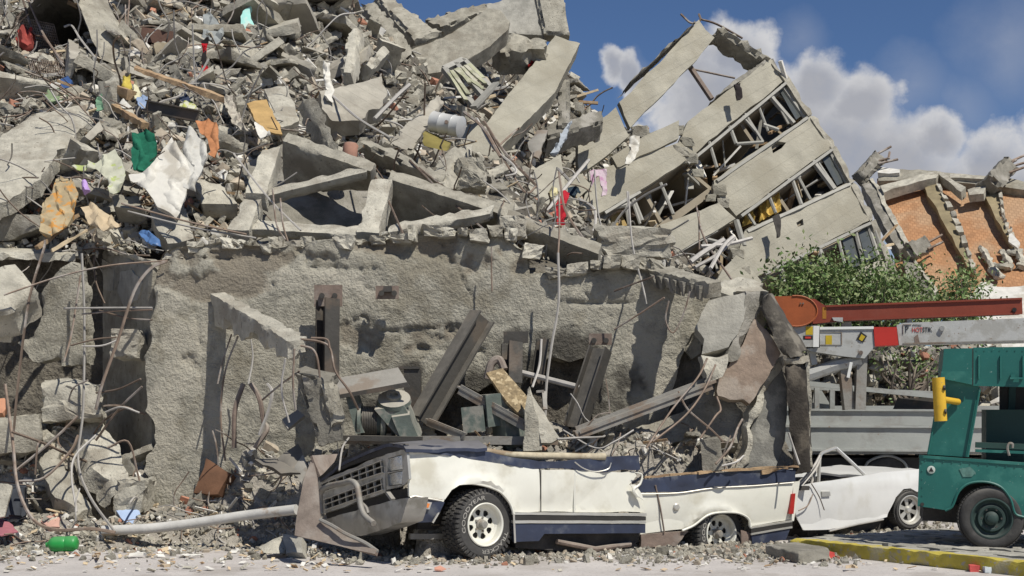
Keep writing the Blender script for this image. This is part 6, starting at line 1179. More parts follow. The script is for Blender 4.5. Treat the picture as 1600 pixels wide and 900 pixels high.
drape('garment','dark trousers hanging from a second row window sill',[(1208,338,FB.at(1208,338,.6)[1]),(1217,334,FB.at(1217,334,.6)[1]),(1221,345,FB.at(1221,345,.6)[1]),(1218,370,FB.at(1218,370,.6)[1]),(1214,372,FB.at(1214,372,.6)[1]),(1212,352,FB.at(1212,352,.6)[1])],cloth('dark trousers',(.06,.055,.05),.3),res=.08,amp=.05)
drape('cloth','red cloth under the chipped skyline slab',[(822,80,36.5),(836,76,36.5),(840,90,36.2),(826,102,36)],cloth('dark red cloth',(.22,.015,.015),.3),res=.1,amp=.1)
drape('cloth','grey blue sheet dangling right of the folded grey panel',[(886,192,33.5),(893,187,33.6),(886,212,33),(872,236,32),(858,240,32),(872,222,32.6)],cloth('grey blue sheet',(.34,.37,.40),.15),res=.08,amp=.1)
shard('folded_sheet','folded grey panel in the gap under the long facade slab','metal panel',[(824,222,32.5),(838,204,32.8),(857,202,32.8),(848,222,32.4),(842,246,31.8),(832,242,32)],.06,steel_grey)
# ------------------------------------------------------------------ foreground litter
def bottle():
    t = thing('plastic_jug','green plastic jug lying on its side at the road edge','jug',P(97,857,15.9)); a, b = P(74,851,15.75), P(121,849,15.75); c = (a+b)/2
    part(t,'jug_body',lathe([(0,.17),(.05,.17),(.078,.155),(.086,.13),(.086,.05),(.081,.04),(.086,.03),(.086,-.08),(.075,-.12),(.04,-.15),(.026,-.165),(.026,-.18),(0,-.18)],c,b-a,28),M('green plastic',(.015,.27,.05),.15,5,.3,.1,bs=8,rnd=0,dust=.25,dcol=(.25,.33,.22)),sharp=45)
    return t
bottle()
shard('blue_board','pale blue board leaning on the rubble above the grey pipe','board',[(180,793,16.9),(212,783,17.0),(221,806,16.8),(204,820,16.6),(188,808,16.7)],.03,M('pale blue board',(.33,.42,.58),.1,4,rnd=0))
shard('red_board','faded dark red board on the ground at the left edge','board',[(-10,808,16.9),(12,812,16.9),(30,828,16.4),(0,834,16.2),(-15,830,16.3)],.03,M('faded red board',(.33,.12,.14),.2,5,rnd=0))
shard('pink_board','salmon pink plaster piece on the rubble left of the grey pipe','plaster piece',[(60,808,16.8),(78,800,16.9),(92,806,16.8),(94,822,16.5),(74,820,16.6)],.08,M('salmon plaster',(.55,.33,.26),.15,5,rnd=0),jag=.03)
shard('pale_panel','pale panel edge standing at the left edge of the picture','panel',[(-10,752,16.6),(12,756,16.6),(18,758,16.6),(6,805,16.4),(-10,806,16.4)],.05,con_light)
solo('black_case', hexa([P(8,762,16.9),P(38,764,16.9),P(4,812,16.7),P(40,812,16.7),P(14,756,17.3),P(42,758,17.3),P(12,806,17.2),P(46,806,17.2)],.06,.02,.03), M('black canvas',(.04,.045,.055),.3,6), 'battered dark case standing at the left edge', 'case')
shard('metal_bowl','orange clay shard on the lump at the left edge','clay shard',[(-6,622,17.6),(6,620,17.6),(12,630,17.5),(4,644,17.4),(-6,644,17.4)],.08,M('orange clay',(.45,.22,.13),.15,5))
shard('concrete_slab','pale wedge shaped slab on the road left of the steel sheet','concrete slab',[(404,852,15.4),(440,835,15.6),(443,850,15.5),(438,862,15.2),(412,860,15.3)],.15,con_light,d=(.3,.9,-.2))
shard('concrete_slab','grey upright slab fragment against the steel sheet','concrete slab',[(440,832,15.6),(470,838,15.4),(472,862,15.2),(446,862,15.3)],.12,con_grey)
paper = M('waste paper',(.66,.64,.58),.1,4,rnd=.1); card = M('waste card',(.48,.38,.26),.2,5)
for k,(x,y,w,h,mt,l) in enumerate(((36,838,24,6,paper,'white waste paper left of the green jug'),(152,850,22,9,paper,'crumpled white paper right of the green jug'),(212,872,34,7,paper,'long pale sheet on the road below the grey pipe'),(300,872,36,6,paper,'flat pale sheet on the road in the middle of the litter'),(258,890,26,5,card,'pale card on the road near the lower edge'),(60,868,22,6,paper,'torn white paper on the road below the green jug'),(150,874,16,8,card,'brown torn card on the road'),(270,846,22,5,paper,'pale scrap below the grey pipe'),(668,876,16,5,paper,'white scrap in front of the front wheel'),(640,890,16,4,card,'tan scrap in front of the crushed car'),(690,893,24,4,M('pink scrap',(.55,.28,.20),.2,5),'pinkish scrap at the lower edge of the road'),(820,876,12,4,paper,'small white scrap before the middle of the car'),(1372,866,18,5,paper,'white scrap at the yellow kerb'),(1330,892,22,3,card,'flat tan lath on the road by the yellow kerb'),(1048,869,10,5,con_white,'white plaster lump before the rear wheel'))):
    g = gp(x, y); s = g[1]/F; ww, hh = w*s, h*s*3.2
    c = [g+np.array([math.cos(a)*ww*.5*random.uniform(.6,1.1), math.sin(a)*hh*.5*random.uniform(.6,1.1), .03+.02*random.random()]) for a in np.linspace(0, 5.6, 7)]
    solo('paper_scrap' if mt is paper else 'scrap', panel(c, .012, .05, bulge=lambda b: .03*fbm(b+k, 6, 2)), mt, l, 'litter')
for k,(x,y,mt,l) in enumerate(((1294,872,M('red packet',(.5,.06,.05),.2,5),'small red packet beside the concrete block'),(1525,893,M('red wrapper',(.6,.10,.09),.2,5),'pink and red wrapper at the lower right edge'),(1548,895,M('pale wrapper',(.55,.6,.62),.1,5),'pale wrapper at the lower right edge'))):
    g = gp(x, y)+np.array([0,0,.03]); solo('wrapper', (lambda m: (rough(m[0],.02,9,2,k),m[1]))(box(g,(.13,.09,.06),res=.03)), mt, l, 'litter')
# ================================================================== SCATTER
def hull(rs, flat, ang):
    bm = bmesh.new(); p = np.array([(i,j,k) for i in (-1,1) for j in (-1,1) for k in (-1,1)], float)*rs.uniform(.45,1,(8,3)); e = rs.uniform(-1,1,(5,3)); e[:,rs.integers(3)] = np.sign(e[:,0])*.95; p = np.vstack([p, e*.92])*flat
    for q in p: bm.verts.new(q)
    r = bmesh.ops.convex_hull(bm, input=bm.verts); bmesh.ops.delete(bm, geom=list({g for g in r['geom_unused']+r['geom_interior'] if isinstance(g, bmesh.types.BMVert)}), context='VERTS')
    bmesh.ops.triangulate(bm, faces=bm.faces); bm.verts.index_update()
    V = np.array([tuple(v.co) for v in bm.verts]); f = [tuple(v.index for v in t.verts) for t in bm.faces]; bm.free(); return V, f
rs = np.random.default_rng(21)
FL = [(1,.8,.7),(1,.9,.45),(1,.7,.35),(1,.6,.5),(1,.85,.8),(1,.5,.3),(1,.8,.25),(1,.35,.25),(1,.75,.6),(1,.9,.3)]
HULLS = [hull(rs, np.array(f), .35) for f in FL]
HULLS += [(lambda m: (m[0]*np.array(f), m[1]))(boulder((0,0,0), (2,2,2), None, 50+i, 0, .0)) for i, f in enumerate(FL)]
def rots(n, r, flat=False):
    q = r.normal(0, 1, (n,4)); q /= np.linalg.norm(q, axis=1)[:,None]; w, x, y, z = q.T
    return np.stack([np.stack([1-2*(y*y+z*z), 2*(x*y-z*w), 2*(x*z+y*w)], 1), np.stack([2*(x*y+z*w), 1-2*(x*x+z*z), 2*(y*z-x*w)], 1), np.stack([2*(x*z-y*w), 2*(y*z+x*w), 1-2*(x*x+y*y)], 1)], 1)
def heap(pos, size, r, pmat):
    Vs, Fs, Mi, off = [], [], [], 0; which = r.integers(len(HULLS), size=len(pos)); R = rots(len(pos), r); m = r.choice(len(pmat), size=len(pos), p=pmat)
    for h, (hv, hf) in enumerate(HULLS):
        s = np.where(which == h)[0]
        if not len(s): continue
        V = np.einsum('nij,vj->nvi', R[s], hv)*size[s][:,None,None]+pos[s][:,None,:]; Vs.append(V.reshape(-1,3)); nv = len(hv)
        Fa = (np.array(hf)[None]+off+(np.arange(len(s))*nv)[:,None,None]).reshape(-1,3); Fs.append(Fa); Mi.append(np.repeat(m[s], len(hf))); off += len(s)*nv
    return np.vstack(Vs), np.vstack(Fs), np.concatenate(Mi)
def bulk(name, V, Fa, mats, mi, label, kind='stuff'):
    me = bpy.data.meshes.new(name); me.vertices.add(len(V)); me.vertices.foreach_set('co', V.astype(np.float32).ravel()); k = Fa.shape[1]
    me.loops.add(Fa.size); me.loops.foreach_set('vertex_index', Fa.astype(np.int32).ravel()); me.polygons.add(len(Fa)); me.polygons.foreach_set('loop_start', np.arange(0, Fa.size, k, dtype=np.int32))
    for m in mats: me.materials.append(m)
    me.polygons.foreach_set('material_index', mi.astype(np.int32)); me.update(calc_edges=True); me.shade_flat(); me.validate()
    o = bpy.data.objects.new(name, me); COL.objects.link(o); return tag(o, label, None, None, kind)
def inpoly(px, py, poly):
    ins = np.zeros(len(px), bool); q = np.array(poly, float)
    for a, b in zip(q, np.roll(q, -1, 0)):
        if a[1] != b[1]: ins ^= ((a[1] > py) != (b[1] > py)) & (px < (b[0]-a[0])*(py-a[1])/(b[1]-a[1])+a[0])
    return ins
UP = [(-340,-120),(640,-80),(660,40),(800,90),(930,130),(1010,180),(1090,230),(1150,330),(1190,440),(1040,425),(900,415),(560,370),(240,400),(-340,410)]
def inkeep(px, py):
    m = np.zeros(len(px), bool)
    for k in KEEP: m |= inpoly(px, py, k)
    return m
def pick(n, poly, r, hf=None, y0=18.2, keep=False):
    q = np.array(poly, float); px = r.uniform(q[:,0].min(), q[:,0].max(), n*3); py = r.uniform(q[:,1].min(), q[:,1].max(), n*3); k = inpoly(px, py, poly); px, py = px[k], py[k]
    if keep: k = ~inkeep(px, py); px, py = px[k], py[k]
    px, py = px[:n], py[:n]
    p, ok = hit(px, py, hf, y0); return p[ok]
RM = [con_light, con_mid, con_white, con_warm, con_dark, brick_red]; RP = np.array([.27,.33,.06,.13,.185,.025])
r1 = np.random.default_rng(5)
p1 = np.vstack([pick(12500, UP, r1, None, 18.2, True), pick(6500, UP, r1)]); s1 = p1[:,1]/F*(1.5+11*r1.random(len(p1))**3.2+2.0*r1.random(len(p1))); p1[:,2] += s1*r1.uniform(-.2,.7,len(p1))
V, Fa, mi = heap(p1, s1, r1, RP); bulk('concrete_rubble', V, Fa, RM, mi, 'small broken concrete covering the hill of rubble')
AL = [(-300,410),(240,400),(240,800),(480,700),(560,680),(860,670),(900,640),(1060,640),(1240,720),(1250,760),(1000,760),(700,720),(480,740),(440,850),(-300,850)]
p2 = pick(10500, AL, r1, apron_h, 15.2); s2 = p2[:,1]/F*(1.4+6.5*r1.random(len(p2))**3.5+1.5*r1.random(len(p2))); p2[:,2] += s2*r1.uniform(-.2,.7,len(p2))
V, Fa, mi = heap(p2, s2, r1, RP); bulk('concrete_rubble', V, Fa, RM, mi, 'small broken concrete along the wall foot and on the crushed car')
# chips scattered over the road: many at the foot of the wall, few in front
n = 13000; yy = 14.3+ (r1.random(n)**.55)*2.6; xx = r1.uniform(-7.5, 5.6, n); keep = ~((xx > 3.6) & (yy < 15.2) & (r1.random(n) < .75)); xx, yy = xx[keep], yy[keep]
yl = 15.1+.35*np.sin(xx*1.3)+.2*np.sin(xx*3.7)-.35*((xx > -1.2) & (xx < 2.6))+.85*(xx < -1.9); dens = np.clip((yy-yl+.55)/.9, .05, 1); keep = r1.random(len(xx)) < dens; xx, yy = xx[keep], yy[keep]
ex = np.stack([gp(a,b) for a,b in zip(r1.uniform(1235,1490,900), 806+34*r1.random(900)**.8)]); xx = np.r_[xx, ex[:,0]]; yy = np.r_[yy, ex[:,1]]
p3 = np.stack([xx, yy, 0*xx], 1); s3 = .008+.035*r1.random(len(p3))**3+.012*r1.random(len(p3)); h3 = apron_h(xx, yy); p3[:,2] = np.maximum(h3, 0)+s3*.3
V, Fa, mi = heap(p3, s3, r1, RP); bulk('concrete_chips', V, Fa, RM, mi, 'chips of concrete scattered along the edge of the road')
fl = []; r3 = np.random.default_rng(12)
for k in range(700):
    x = r3.uniform(-7, 5); x = x if r3.random() < .4 else r3.uniform(-6.8, -1.8); y = 13.9+(3.2 if x < -1.9 else 1.6)*r3.random()**.8; w = r3.uniform(.02,.10); a = r3.uniform(0,6.3); d = np.array([math.cos(a), math.sin(a), r3.normal(0,.25)])
    fl.append(box(np.array([x,y,max(float(apron_h(np.array([x]),np.array([y]))[0]),0)+.015+abs(d[2])*w*.4]), (w, w*r3.uniform(.2,.8), .006), frame(d, r3.normal(0,.3,3)+(0,0,1))))
V, f = join(fl); bulk('road_litter', V, np.array(f), [con_white, wood_pale, wood_m, con_light, card], np.repeat(r3.choice(5, size=len(fl), p=(.4,.2,.12,.18,.1)), 6), 'scraps of plaster, paper and board littering the road edge')
# rubble in the street behind the right hand trucks
n = 2600; px = r1.uniform(1260,1540,n); py = r1.uniform(540,640,n); D = r1.uniform(24.5,27,n); hh = np.clip(1.75-.0*px, 0, 9)
gxr = np.stack([P(a,b,c) for a,b,c in zip(r1.uniform(1240,1560,n), 640-r1.random(n)**.7*95, r1.uniform(25,31,n))]); gs = .05+.16*r1.random(n)**2
V, Fa, mi = heap(gxr, gs, r1, RP); bulk('concrete_rubble', V, Fa, RM, mi, 'pale rubble in the street behind the flatbed truck')
street = solo('debris_slope', (lambda m: (rough(m[0], .25, 1.2, 4), m[1]))(hexa([P(1225,665,25),P(1820,665,25),P(1225,665,34),P(1820,665,34),P(1250,566,28),P(1780,600,28),P(1250,552,34),P(1780,580,34)],.35)), con_light, kind='structure'); street.location.z -= 0
street['label'] = 'bank of pale debris behind the flatbed truck'
# individuals: the largest chunks, each an object of its own
def chunk_mesh(k):
    hv, hf = HULLS[k]; bm = bmesh.new(); vs = [bm.verts.new(v) for v in hv]
    for f in hf: bm.faces.new([vs[i] for i in f])
    bmesh.ops.subdivide_edges(bm, edges=bm.edges, cuts=2, use_grid_fill=True); bm.verts.index_update()
    V = np.array([tuple(v.co) for v in bm.verts]); f = [tuple(v.index for v in t.verts) for t in bm.faces]; bm.free(); return rough(V, .10, 2.2, 4, k), f
CH = [[mesh('concrete_chunk', chunk_mesh(k), m, sharp=32) for m in (con_light, con_mid, con_warm, con_white)] for k in range(len(HULLS))]
PEND = []
FN = 2*['blocky','flattish','slab like','irregular','rounded','long','thin','bar shaped','angular','flat']; MN = ['pale grey','grey','tan','white']
def chunks(n, poly, lo, hi, where, group, hf=None, y0=18.2, seed=1, sink=.25):
    r = np.random.default_rng(seed); p = pick(n, poly, r, hf, y0, True); R = rots(len(p), r)
    for q, m in zip(p, R):
        k = int(r.integers(len(HULLS))); c = int(r.choice(4, p=(.42,.36,.15,.07))); s = q[1]/F*(lo+(hi-lo)*r.random()**2.2)
        o = bpy.data.objects.new('concrete_chunk', CH[k][c]); COL.objects.link(o); o.location = (q[0], q[1], q[2]+s*.55*(1-sink)); o.scale = (s,s,s); o.rotation_euler = Matrix(m.tolist()).to_euler()
        PEND.append((o, f'{FN[k]} {MN[c]} concrete chunk', 'concrete chunk', group))
chunks(62, [(-20,90),(240,60),(400,90),(400,210),(240,330),(120,330),(140,170),(-20,170)], 7, 19, 'among the clothes on the left of the heap', 'concrete chunks on the left of the heap', seed=1)
chunks(60, [(170,0),(620,20),(560,140),(380,140),(180,100)], 7, 20, 'high on the heap below the skyline', 'concrete chunks high on the heap', seed=2)
chunks(50, [(400,130),(640,120),(720,210),(820,300),(760,320),(560,250),(430,200)], 6, 17, 'between the slabs in the middle of the heap', 'concrete chunks in the middle of the heap', seed=3)
chunks(38, [(800,90),(960,150),(1070,200),(960,380),(860,380),(820,250)], 6, 15, 'at the foot of the tilted facade', 'concrete chunks at the foot of the facade', seed=4)
chunks(30, [(-10,560),(230,620),(230,790),(-10,800)], 9, 22, 'on the debris slope left of the main wall', 'concrete chunks left of the main wall', apron_h, 15.6, seed=5)
chunks(24, [(860,650),(1120,660),(1200,730),(1010,730),(860,700)], 6, 14, 'heaped on the rear of the crushed car', 'concrete chunks on the crushed car', apron_h, 15.6, seed=6)
chunks(16, [(340,730),(480,690),(560,690),(440,800),(250,810)], 8, 18, 'at the foot of the projecting beam', 'concrete chunks under the projecting beam', apron_h, 15.6, seed=7)
def slabs(n, poly, lo, hi, group, hf=None, y0=18.2, seed=1):
    r = np.random.default_rng(seed); ms = []
    for k in range(6):
        V, f = hexa([np.array(((2*i-1)*.5, (2*j-1)*r.uniform(.16,.32), (2*w-1)*r.uniform(.04,.09)))+r.normal(0,.02,3) for w in (0,1) for j in (0,1) for i in (0,1)], .06, .014, .022, seed=k+seed)
        ms.append([mesh('slab_piece', (V, f), m, sharp=32) for m in (con_light, con_mid, con_board)])
    for q in pick(n, poly, r, hf, y0, True):
        o = bpy.data.objects.new('slab_piece', ms[int(r.integers(6))][int(r.choice(3, p=(.4,.4,.2)))]); COL.objects.link(o); L = q[1]/F*(lo+(hi-lo)*r.random()**1.6); o.scale = (L,)*3; o.location = (q[0], q[1]-.1, q[2]+L*.12)
        o.rotation_euler = (r.normal(0,.55), r.normal(0,.5), r.uniform(0,6.28)); nm = o.data.materials[0].name
        PEND.append((o, f"{'long' if L > 1 else 'short'} broken {'pale' if 'light' in nm else 'boarded' if 'board' in nm else 'grey'} slab piece", 'concrete piece', group))
slabs(40, [(-20,60),(400,60),(400,210),(250,330),(130,330),(-20,180)], 34, 95, 'slab pieces on the left of the heap', seed=61)
slabs(46, [(170,-10),(630,10),(640,150),(380,150)], 40, 125, 'slab pieces high on the heap', seed=62)
slabs(34, [(440,120),(640,120),(860,270),(880,350),(740,320),(560,230)], 24, 60, 'slab pieces in the middle of the heap', seed=63)
slabs(26, [(780,60),(960,150),(1070,210),(960,380),(870,370),(800,220)], 24, 62, 'slab pieces at the foot of the facade', seed=64)
slabs(16, [(-10,560),(230,620),(230,790),(-10,800)], 26, 70, 'slab pieces left of the main wall', apron_h, 15.6, 65)
slabs(10, [(860,650),(1120,650),(1160,700),(880,700)], 20, 45, 'slab pieces on the crushed car', apron_h, 15.6, 66)
r7 = np.random.default_rng(9)
for k in range(34):
    x = r7.uniform(-4.6, 3.4); y = {0: 14.75, 1: 15.1, 2: 15.35}[int(r7.integers(3))]+r7.uniform(-.2,.2)+(.25 if x < -1.5 else 0)+(.25 if x > 1 else 0)
    kk = int(r7.integers(len(HULLS))); c = int(r7.choice(4, p=(.4,.3,.12,.18))); s = r7.uniform(.03,.085); o = bpy.data.objects.new('concrete_chunk', CH[kk][c]); COL.objects.link(o); o.location = (x, y, s*.35); o.scale = (s,s,s); o.rotation_euler = (r7.uniform(0,6),r7.uniform(0,6),r7.uniform(0,6))
    PEND.append((o, f'{FN[kk]} {MN[c]} concrete chunk on the road', 'concrete chunk', 'concrete chunks on the road'))
# ================================================================== REINFORCEMENT
def rod_obj(pts, r, mat, label, group=None, name='rebar'):
    return solo(name, tube(spline(pts, 5), r, 5), mat, label, 'steel bar' if name == 'rebar' else 'cable', group)
BARS = [([(20,690,16.9),(28,600,17),(45,470,17.2),(68,390,17.6),(70,376,17.8)],.016,'bent bar rising past the jutting slab end at the left'),
 ([(128,396,17.7),(132,500,17.6),(130,640,17.4),(122,720,17.2),(140,775,16.8),(180,832,16.1)],.016,'long dark bar hanging straight down before the recess and curling onto the road'),
 ([(8,600,16.9),(20,690,16.8),(28,760,16.6),(52,812,16.3),(90,828,16.1),(140,826,16.0),(180,832,16.0)],.02,'long curving dark bar from the left edge to the grey pipe'),
 ([(260,408,17.3),(235,420,17.2),(210,455,17.1),(185,530,17.0),(160,600,16.9),(150,640,16.9)],.02,'bent bar arching from the wall top across the recess'),
 ([(6,461,16.9),(90,433,17.2),(170,415,17.4),(262,407,17.5)],.011,'thin bar running level above the recess'),
 ([(100,482,17.5),(170,481,17.4),(238,481,17.3)],.013,'straight level bar across the middle of the recess'),
 ([(128,491,17.5),(180,486,17.4),(238,484,17.3)],.011,'second level bar just under the straight one in the recess'),
 ([(155,485,17.5),(200,497,17.4),(238,500,17.3)],.011,'slanting bar crossing the level bars in the recess'),
 ([(110,540,17.5),(150,530,17.5),(182,527,17.4)],.011,'short bar running to the hanging chunk'),
 ([(128,541,17.5),(160,540,17.4),(185,531,17.4)],.011,'second short bar running to the hanging chunk'),
 ([(126,430,17.6),(112,520,17.5),(100,565,17.4)],.013,'dark slanting bar on the wall fragment'),
 ([(150,614,17.3),(185,608,17.2),(220,592,17.0)],.013,'bar end poking up at the right of the recess'),
 ([(150,688,17.2),(185,640,17.1),(222,604,17)],.015,'long straight bar slanting over the leaning slab'),
 ([(165,644,17.1),(190,636,17),(218,645,17)],.013,'bent bar below the long slanting bar'),
 ([(25,735,16.8),(80,690,16.9),(122,650,17)],.016,'straight bar of the tangle at the lower left'),
 ([(30,752,16.7),(70,746,16.7),(110,705,16.9),(122,680,17)],.016,'curved bar of the tangle at the lower left'),
 ([(55,742,16.6),(58,700,16.7),(62,690,16.8)],.012,'upright bar of the tangle at the lower left'),
 ([(120,800,16.3),(112,745,16.5),(118,712,16.7),(150,680,16.9)],.014,'forked bar before the leaning slab'),
 ([(168,700,16.8),(200,690,16.8),(215,740,16.9),(220,760,16.9)],.013,'crooked bar at the left edge of the main wall'),
 ([(470,530,15.8),(500,534,15.8),(516,545,15.8),(524,580,15.7),(545,610,15.7),(560,640,15.9)],.014,'long bar bending down from the end of the projecting beam'),
 ([(460,545,15.7),(458,600,15.75),(462,640,15.8)],.013,'bar hanging straight down from the end of the projecting beam'),
 ([(446,560,15.8),(440,610,15.9),(452,660,16)],.012,'second bar hanging from the end of the projecting beam'),
 ([(486,528,15.7),(510,530,15.7),(515,542,15.7)],.013,'short hooked bar at the end of the projecting beam'),
 ([(470,540,15.75),(488,545,15.7),(496,560,15.7),(500,590,15.8)],.013,'hoop bar around the broken post'),
 ([(410,625,16.3),(440,600,16.2),(468,580,16)],.012,'thin slanting bar behind the broken post'),
 ([(392,530,17.1),(395,560,17.1),(388,600,17.0)],.011,'thin bar hanging left under the projecting beam'),
 ([(372,525,17.2),(352,580,17.2),(345,650,17.1),(352,720,17)],.012,'bar hanging along the shaded strip of wall'),
 ([(362,522,17.2),(348,565,17.2),(340,600,17.1)],.010,'thin bar beside the shaded strip of wall'),
 ([(418,600,16.8),(425,612,16.7),(420,640,16.7),(405,680,16.7)],.02,'pale bent tube under the projecting beam'),
 ([(872,395,17.4),(873,470,17.3),(862,540,17.2),(854,600,17.1),(852,650,17)],.016,'pale cable hanging straight down the middle of the main wall'),
 ([(846,530,17.2),(843,570,17.1),(832,605,16.9)],.014,'thin cable beside the hanging pale cable'),
 ([(874,300,19),(874,360,18.2),(872,400,17.6)],.013,'upper end of the hanging cable above the wall top'),
 ([(768,385,17.5),(768,430,17.45),(769,455,17.4)],.010,'short dark bar hanging down the main wall'),
 ([(982,300,19),(988,380,18.2),(1005,450,17.3),(1010,475,17.2)],.012,'thin bar falling past the left end of the ledge'),
 ([(960,515,17.2),(1000,490,17.0),(1038,465,16.8)],.012,'straight bar slanting up to the ledge'),
 ([(960,455,17.3),(1000,440,17),(1022,432,16.8)],.012,'short bar slanting up to the left end of the ledge'),
 ([(1045,470,16.9),(1040,500,16.9),(1052,520,16.9),(1068,490,16.9),(1078,455,16.9)],.010,'looped wire hanging under the ledge'),
 ([(880,672,16.4),(930,700,16.2),(960,690,16.2),(990,672,16.3)],.011,'thin bar lying on the rubble of the car'),
 ([(1010,700,16.3),(1050,640,16.6),(1090,590,16.8),(1105,560,16.9)],.013,'bar slanting up through the bent bars below the ledge'),
 ([(1020,690,16.3),(1070,650,16.5),(1100,610,16.7),(1118,570,16.9)],.013,'second bar slanting up through the bent bars below the ledge'),
 ([(1118,725,16.4),(1140,700,16.5),(1152,670,16.7),(1160,655,16.8)],.015,'bar rising from the dark block to the leaning wall'),
 ([(1128,728,16.4),(1150,722,16.4),(1162,712,16.5)],.013,'short bar lying by the dark block'),
 ([(1094,685,16.5),(1118,650,16.6),(1126,640,16.7),(1120,620,16.8)],.013,'crooked bar above the dark block'),
 ([(1060,612,16.8),(1075,640,16.6),(1110,670,16.5),(1130,690,16.5)],.012,'bar crossing the others below the ledge'),
 ([(1232,676,16.7),(1240,700,16.7),(1249,726,16.6)],.013,'pale straight bar at the foot of the corner post'),
 ([(530,735,15.4),(535,700,15.9),(545,684,16.2)],.010,'thin wire rising from the crushed bonnet'),
 ([(640,250,20.6),(700,310,19.4),(770,370,18.4),(800,395,18)],.015,'long straight bar slanting over the right coffers'),
 ([(655,262,20.4),(720,315,19.4),(752,352,18.8)],.013,'bar parallel to the long one over the right coffers'),
 ([(566,243,20.4),(600,300,19.3),(630,366,18.3)],.014,'bar slanting down across the pitted cross beam'),
 ([(365,240,19.4),(420,310,18.6),(470,360,18.2)],.013,'bar slanting over the first coffer'),
 ([(426,295,18.6),(432,350,18.2),(446,375,18.0)],.012,'bar standing up from the wall top left of the coffers'),
 ([(438,310,18.5),(442,350,18.2),(450,378,18.0)],.012,'second bar standing up from the wall top left of the coffers'),
 ([(352,246,19.4),(300,262,19.2),(262,210,19.6),(238,250,19.2)],.012,'curved bar crossing the white sheet'),
 ([(200,330,18.7),(300,355,18.3),(400,372,18.0)],.013,'long bar lying over the wall top at the left'),
 ([(190,318,18.8),(300,348,18.3),(385,366,18.0)],.013,'bar lying beside the long one over the wall top'),
 ([(36,0,25.0),(52,50,24.4),(70,60,24.3),(100,105,23.5)],.022,'thick bent bar crossing the wire mesh'),
 ([(42,-4,24.9),(66,50,24.3),(98,98,23.6)],.018,'second bent bar crossing the wire mesh'),
 ([(100,42,24.6),(112,40,24.6),(125,60,24.3),(150,92,23.8)],.018,'bar arching out of the black hole'),
 ([(202,0,26.5),(200,50,25.4),(212,96,24.2)],.018,'upright bar on the upper heap right of the black hole'),
 ([(196,8,26.4),(197,60,25.2),(205,95,24.2)],.014,'thin upright bar on the upper heap right of the black hole'),
 ([(770,236,27),(806,204,28),(812,200,28)],.02,'bar sticking out before the long facade slab'),
 ([(745,185,26),(770,230,25),(800,256,24.6),(806,270,24.4),(790,275,24.4)],.022,'bent strip of steel hanging below the long facade slab'),
 ([(756,190,26),(790,240,25),(838,290,24)],.026,'long dark strip slanting below the long facade slab'),
 ([(760,196,26),(788,250,25),(820,300,24),(838,291,24)],.02,'hooked strip below the long facade slab'),
 ([(725,175,26),(755,200,25.5),(782,245,24.6)],.03,'dark flat strip leaning across the facade slab end'),
 ([(854,330,25),(878,300,25.6),(920,250,27)],.035,'pale straight bar leaning on the facade slab'),
 ([(872,264,26.5),(884,276,26.3),(892,285,26.2)],.03,'short pale bar above the red garment'),
 ([(905,310,26),(928,326,25.6),(930,352,25),(926,362,24.8)],.025,'bent pale tube right of the red garment'),
 ([(845,352,24),(866,342,24.4),(874,338,24.5)],.025,'short pale tube left of the red garment'),
 ([(1078,410,21),(1098,395,21.4),(1130,375,22)],.045,'pale broken window rail lying at the foot of the facade'),
 ([(1085,418,20.8),(1120,398,21.4),(1148,372,22)],.03,'second pale rail lying at the foot of the facade'),
 ([(1095,385,21.6),(1135,382,21.8),(1175,372,22)],.03,'grey rail crossing the pale rails at the foot of the facade'),
 ([(1110,420,20.6),(1130,385,21.2),(1145,370,21.6)],.03,'short rail standing among the pale rails'),
 ([(980,300,28),(985,360,26),(986,395,24)],.02,'thin dark bar before the first window row'),
 ([(1088,322,30),(1100,372,26),(1145,440,20)],.018,'long wire hanging from the third parapet'),
 ([(1092,330,30),(1093,390,25)],.018,'thin wire hanging straight from the third parapet'),
 ([(520,150,23),(560,185,22),(610,215,21.4)],.02,'thin rail lying on the rubble before the boarded slab'),
 ([(585,186,22),(620,150,22.6),(640,132,22.8)],.035,'pale bar leaning on the rubble by the boarded slab'),
 ([(1064,22,42),(1080,36,41.8),(1094,32,41.7),(1092,22,41.8)],.035,'thin wire curling above the top slab'),
 ([(1094,30,41.7),(1120,38,41.8),(1160,60,41.6)],.035,'wire drooping from the top slab to the roof edge')]
for i, (p, r, l) in enumerate(BARS): rod_obj([P(*c) for c in p], r, (rebar_m, wire_m)[('pale' in l or 'tube' in l or 'rail' in l or i % 4 == 1)], l, name='cable' if 'cable' in l or 'wire' in l else 'rebar')
def wild(p, r, L):
    d = nrm(r.normal(0,1,3)*(1,.8,.8)+(0,-.3,.25)); q = [p-d*.1]; 
    for k in range(4): d = nrm(d+r.normal(0,.28,3)-(0,0,.10)); q.append(q[-1]+d*L/4)
    return q
SH = []
r5 = np.random.default_rng(31)
for k in range(14):
    m_ = tube(spline(wild(np.zeros(3), r5, 1.0), 4), .011, 5); SH.append([mesh('rebar', m_, rebar_m), mesh('rebar', m_, wire_m)])
def bars(n, poly, where, group, hf=None, y0=18.2, seed=0, L=(.5,1.6)):
    r = np.random.default_rng(seed)
    for q in pick(n, poly, r, hf, y0, hf is None):
        o = bpy.data.objects.new('rebar', SH[int(r.integers(14))][int(r.random() < .4)]); COL.objects.link(o); o.location = tuple(q+(0,-.05,.05)); s = r.uniform(*L); o.scale = (s, s, s); o.rotation_euler = (r.normal(0,.5), r.normal(0,.5), r.uniform(0,6.28))
        PEND.append((o, f'{"long" if s > 1.1 else "short"} {"pale" if o.data.materials[0] is wire_m else "rusty"} bent bar', 'steel bar', group))
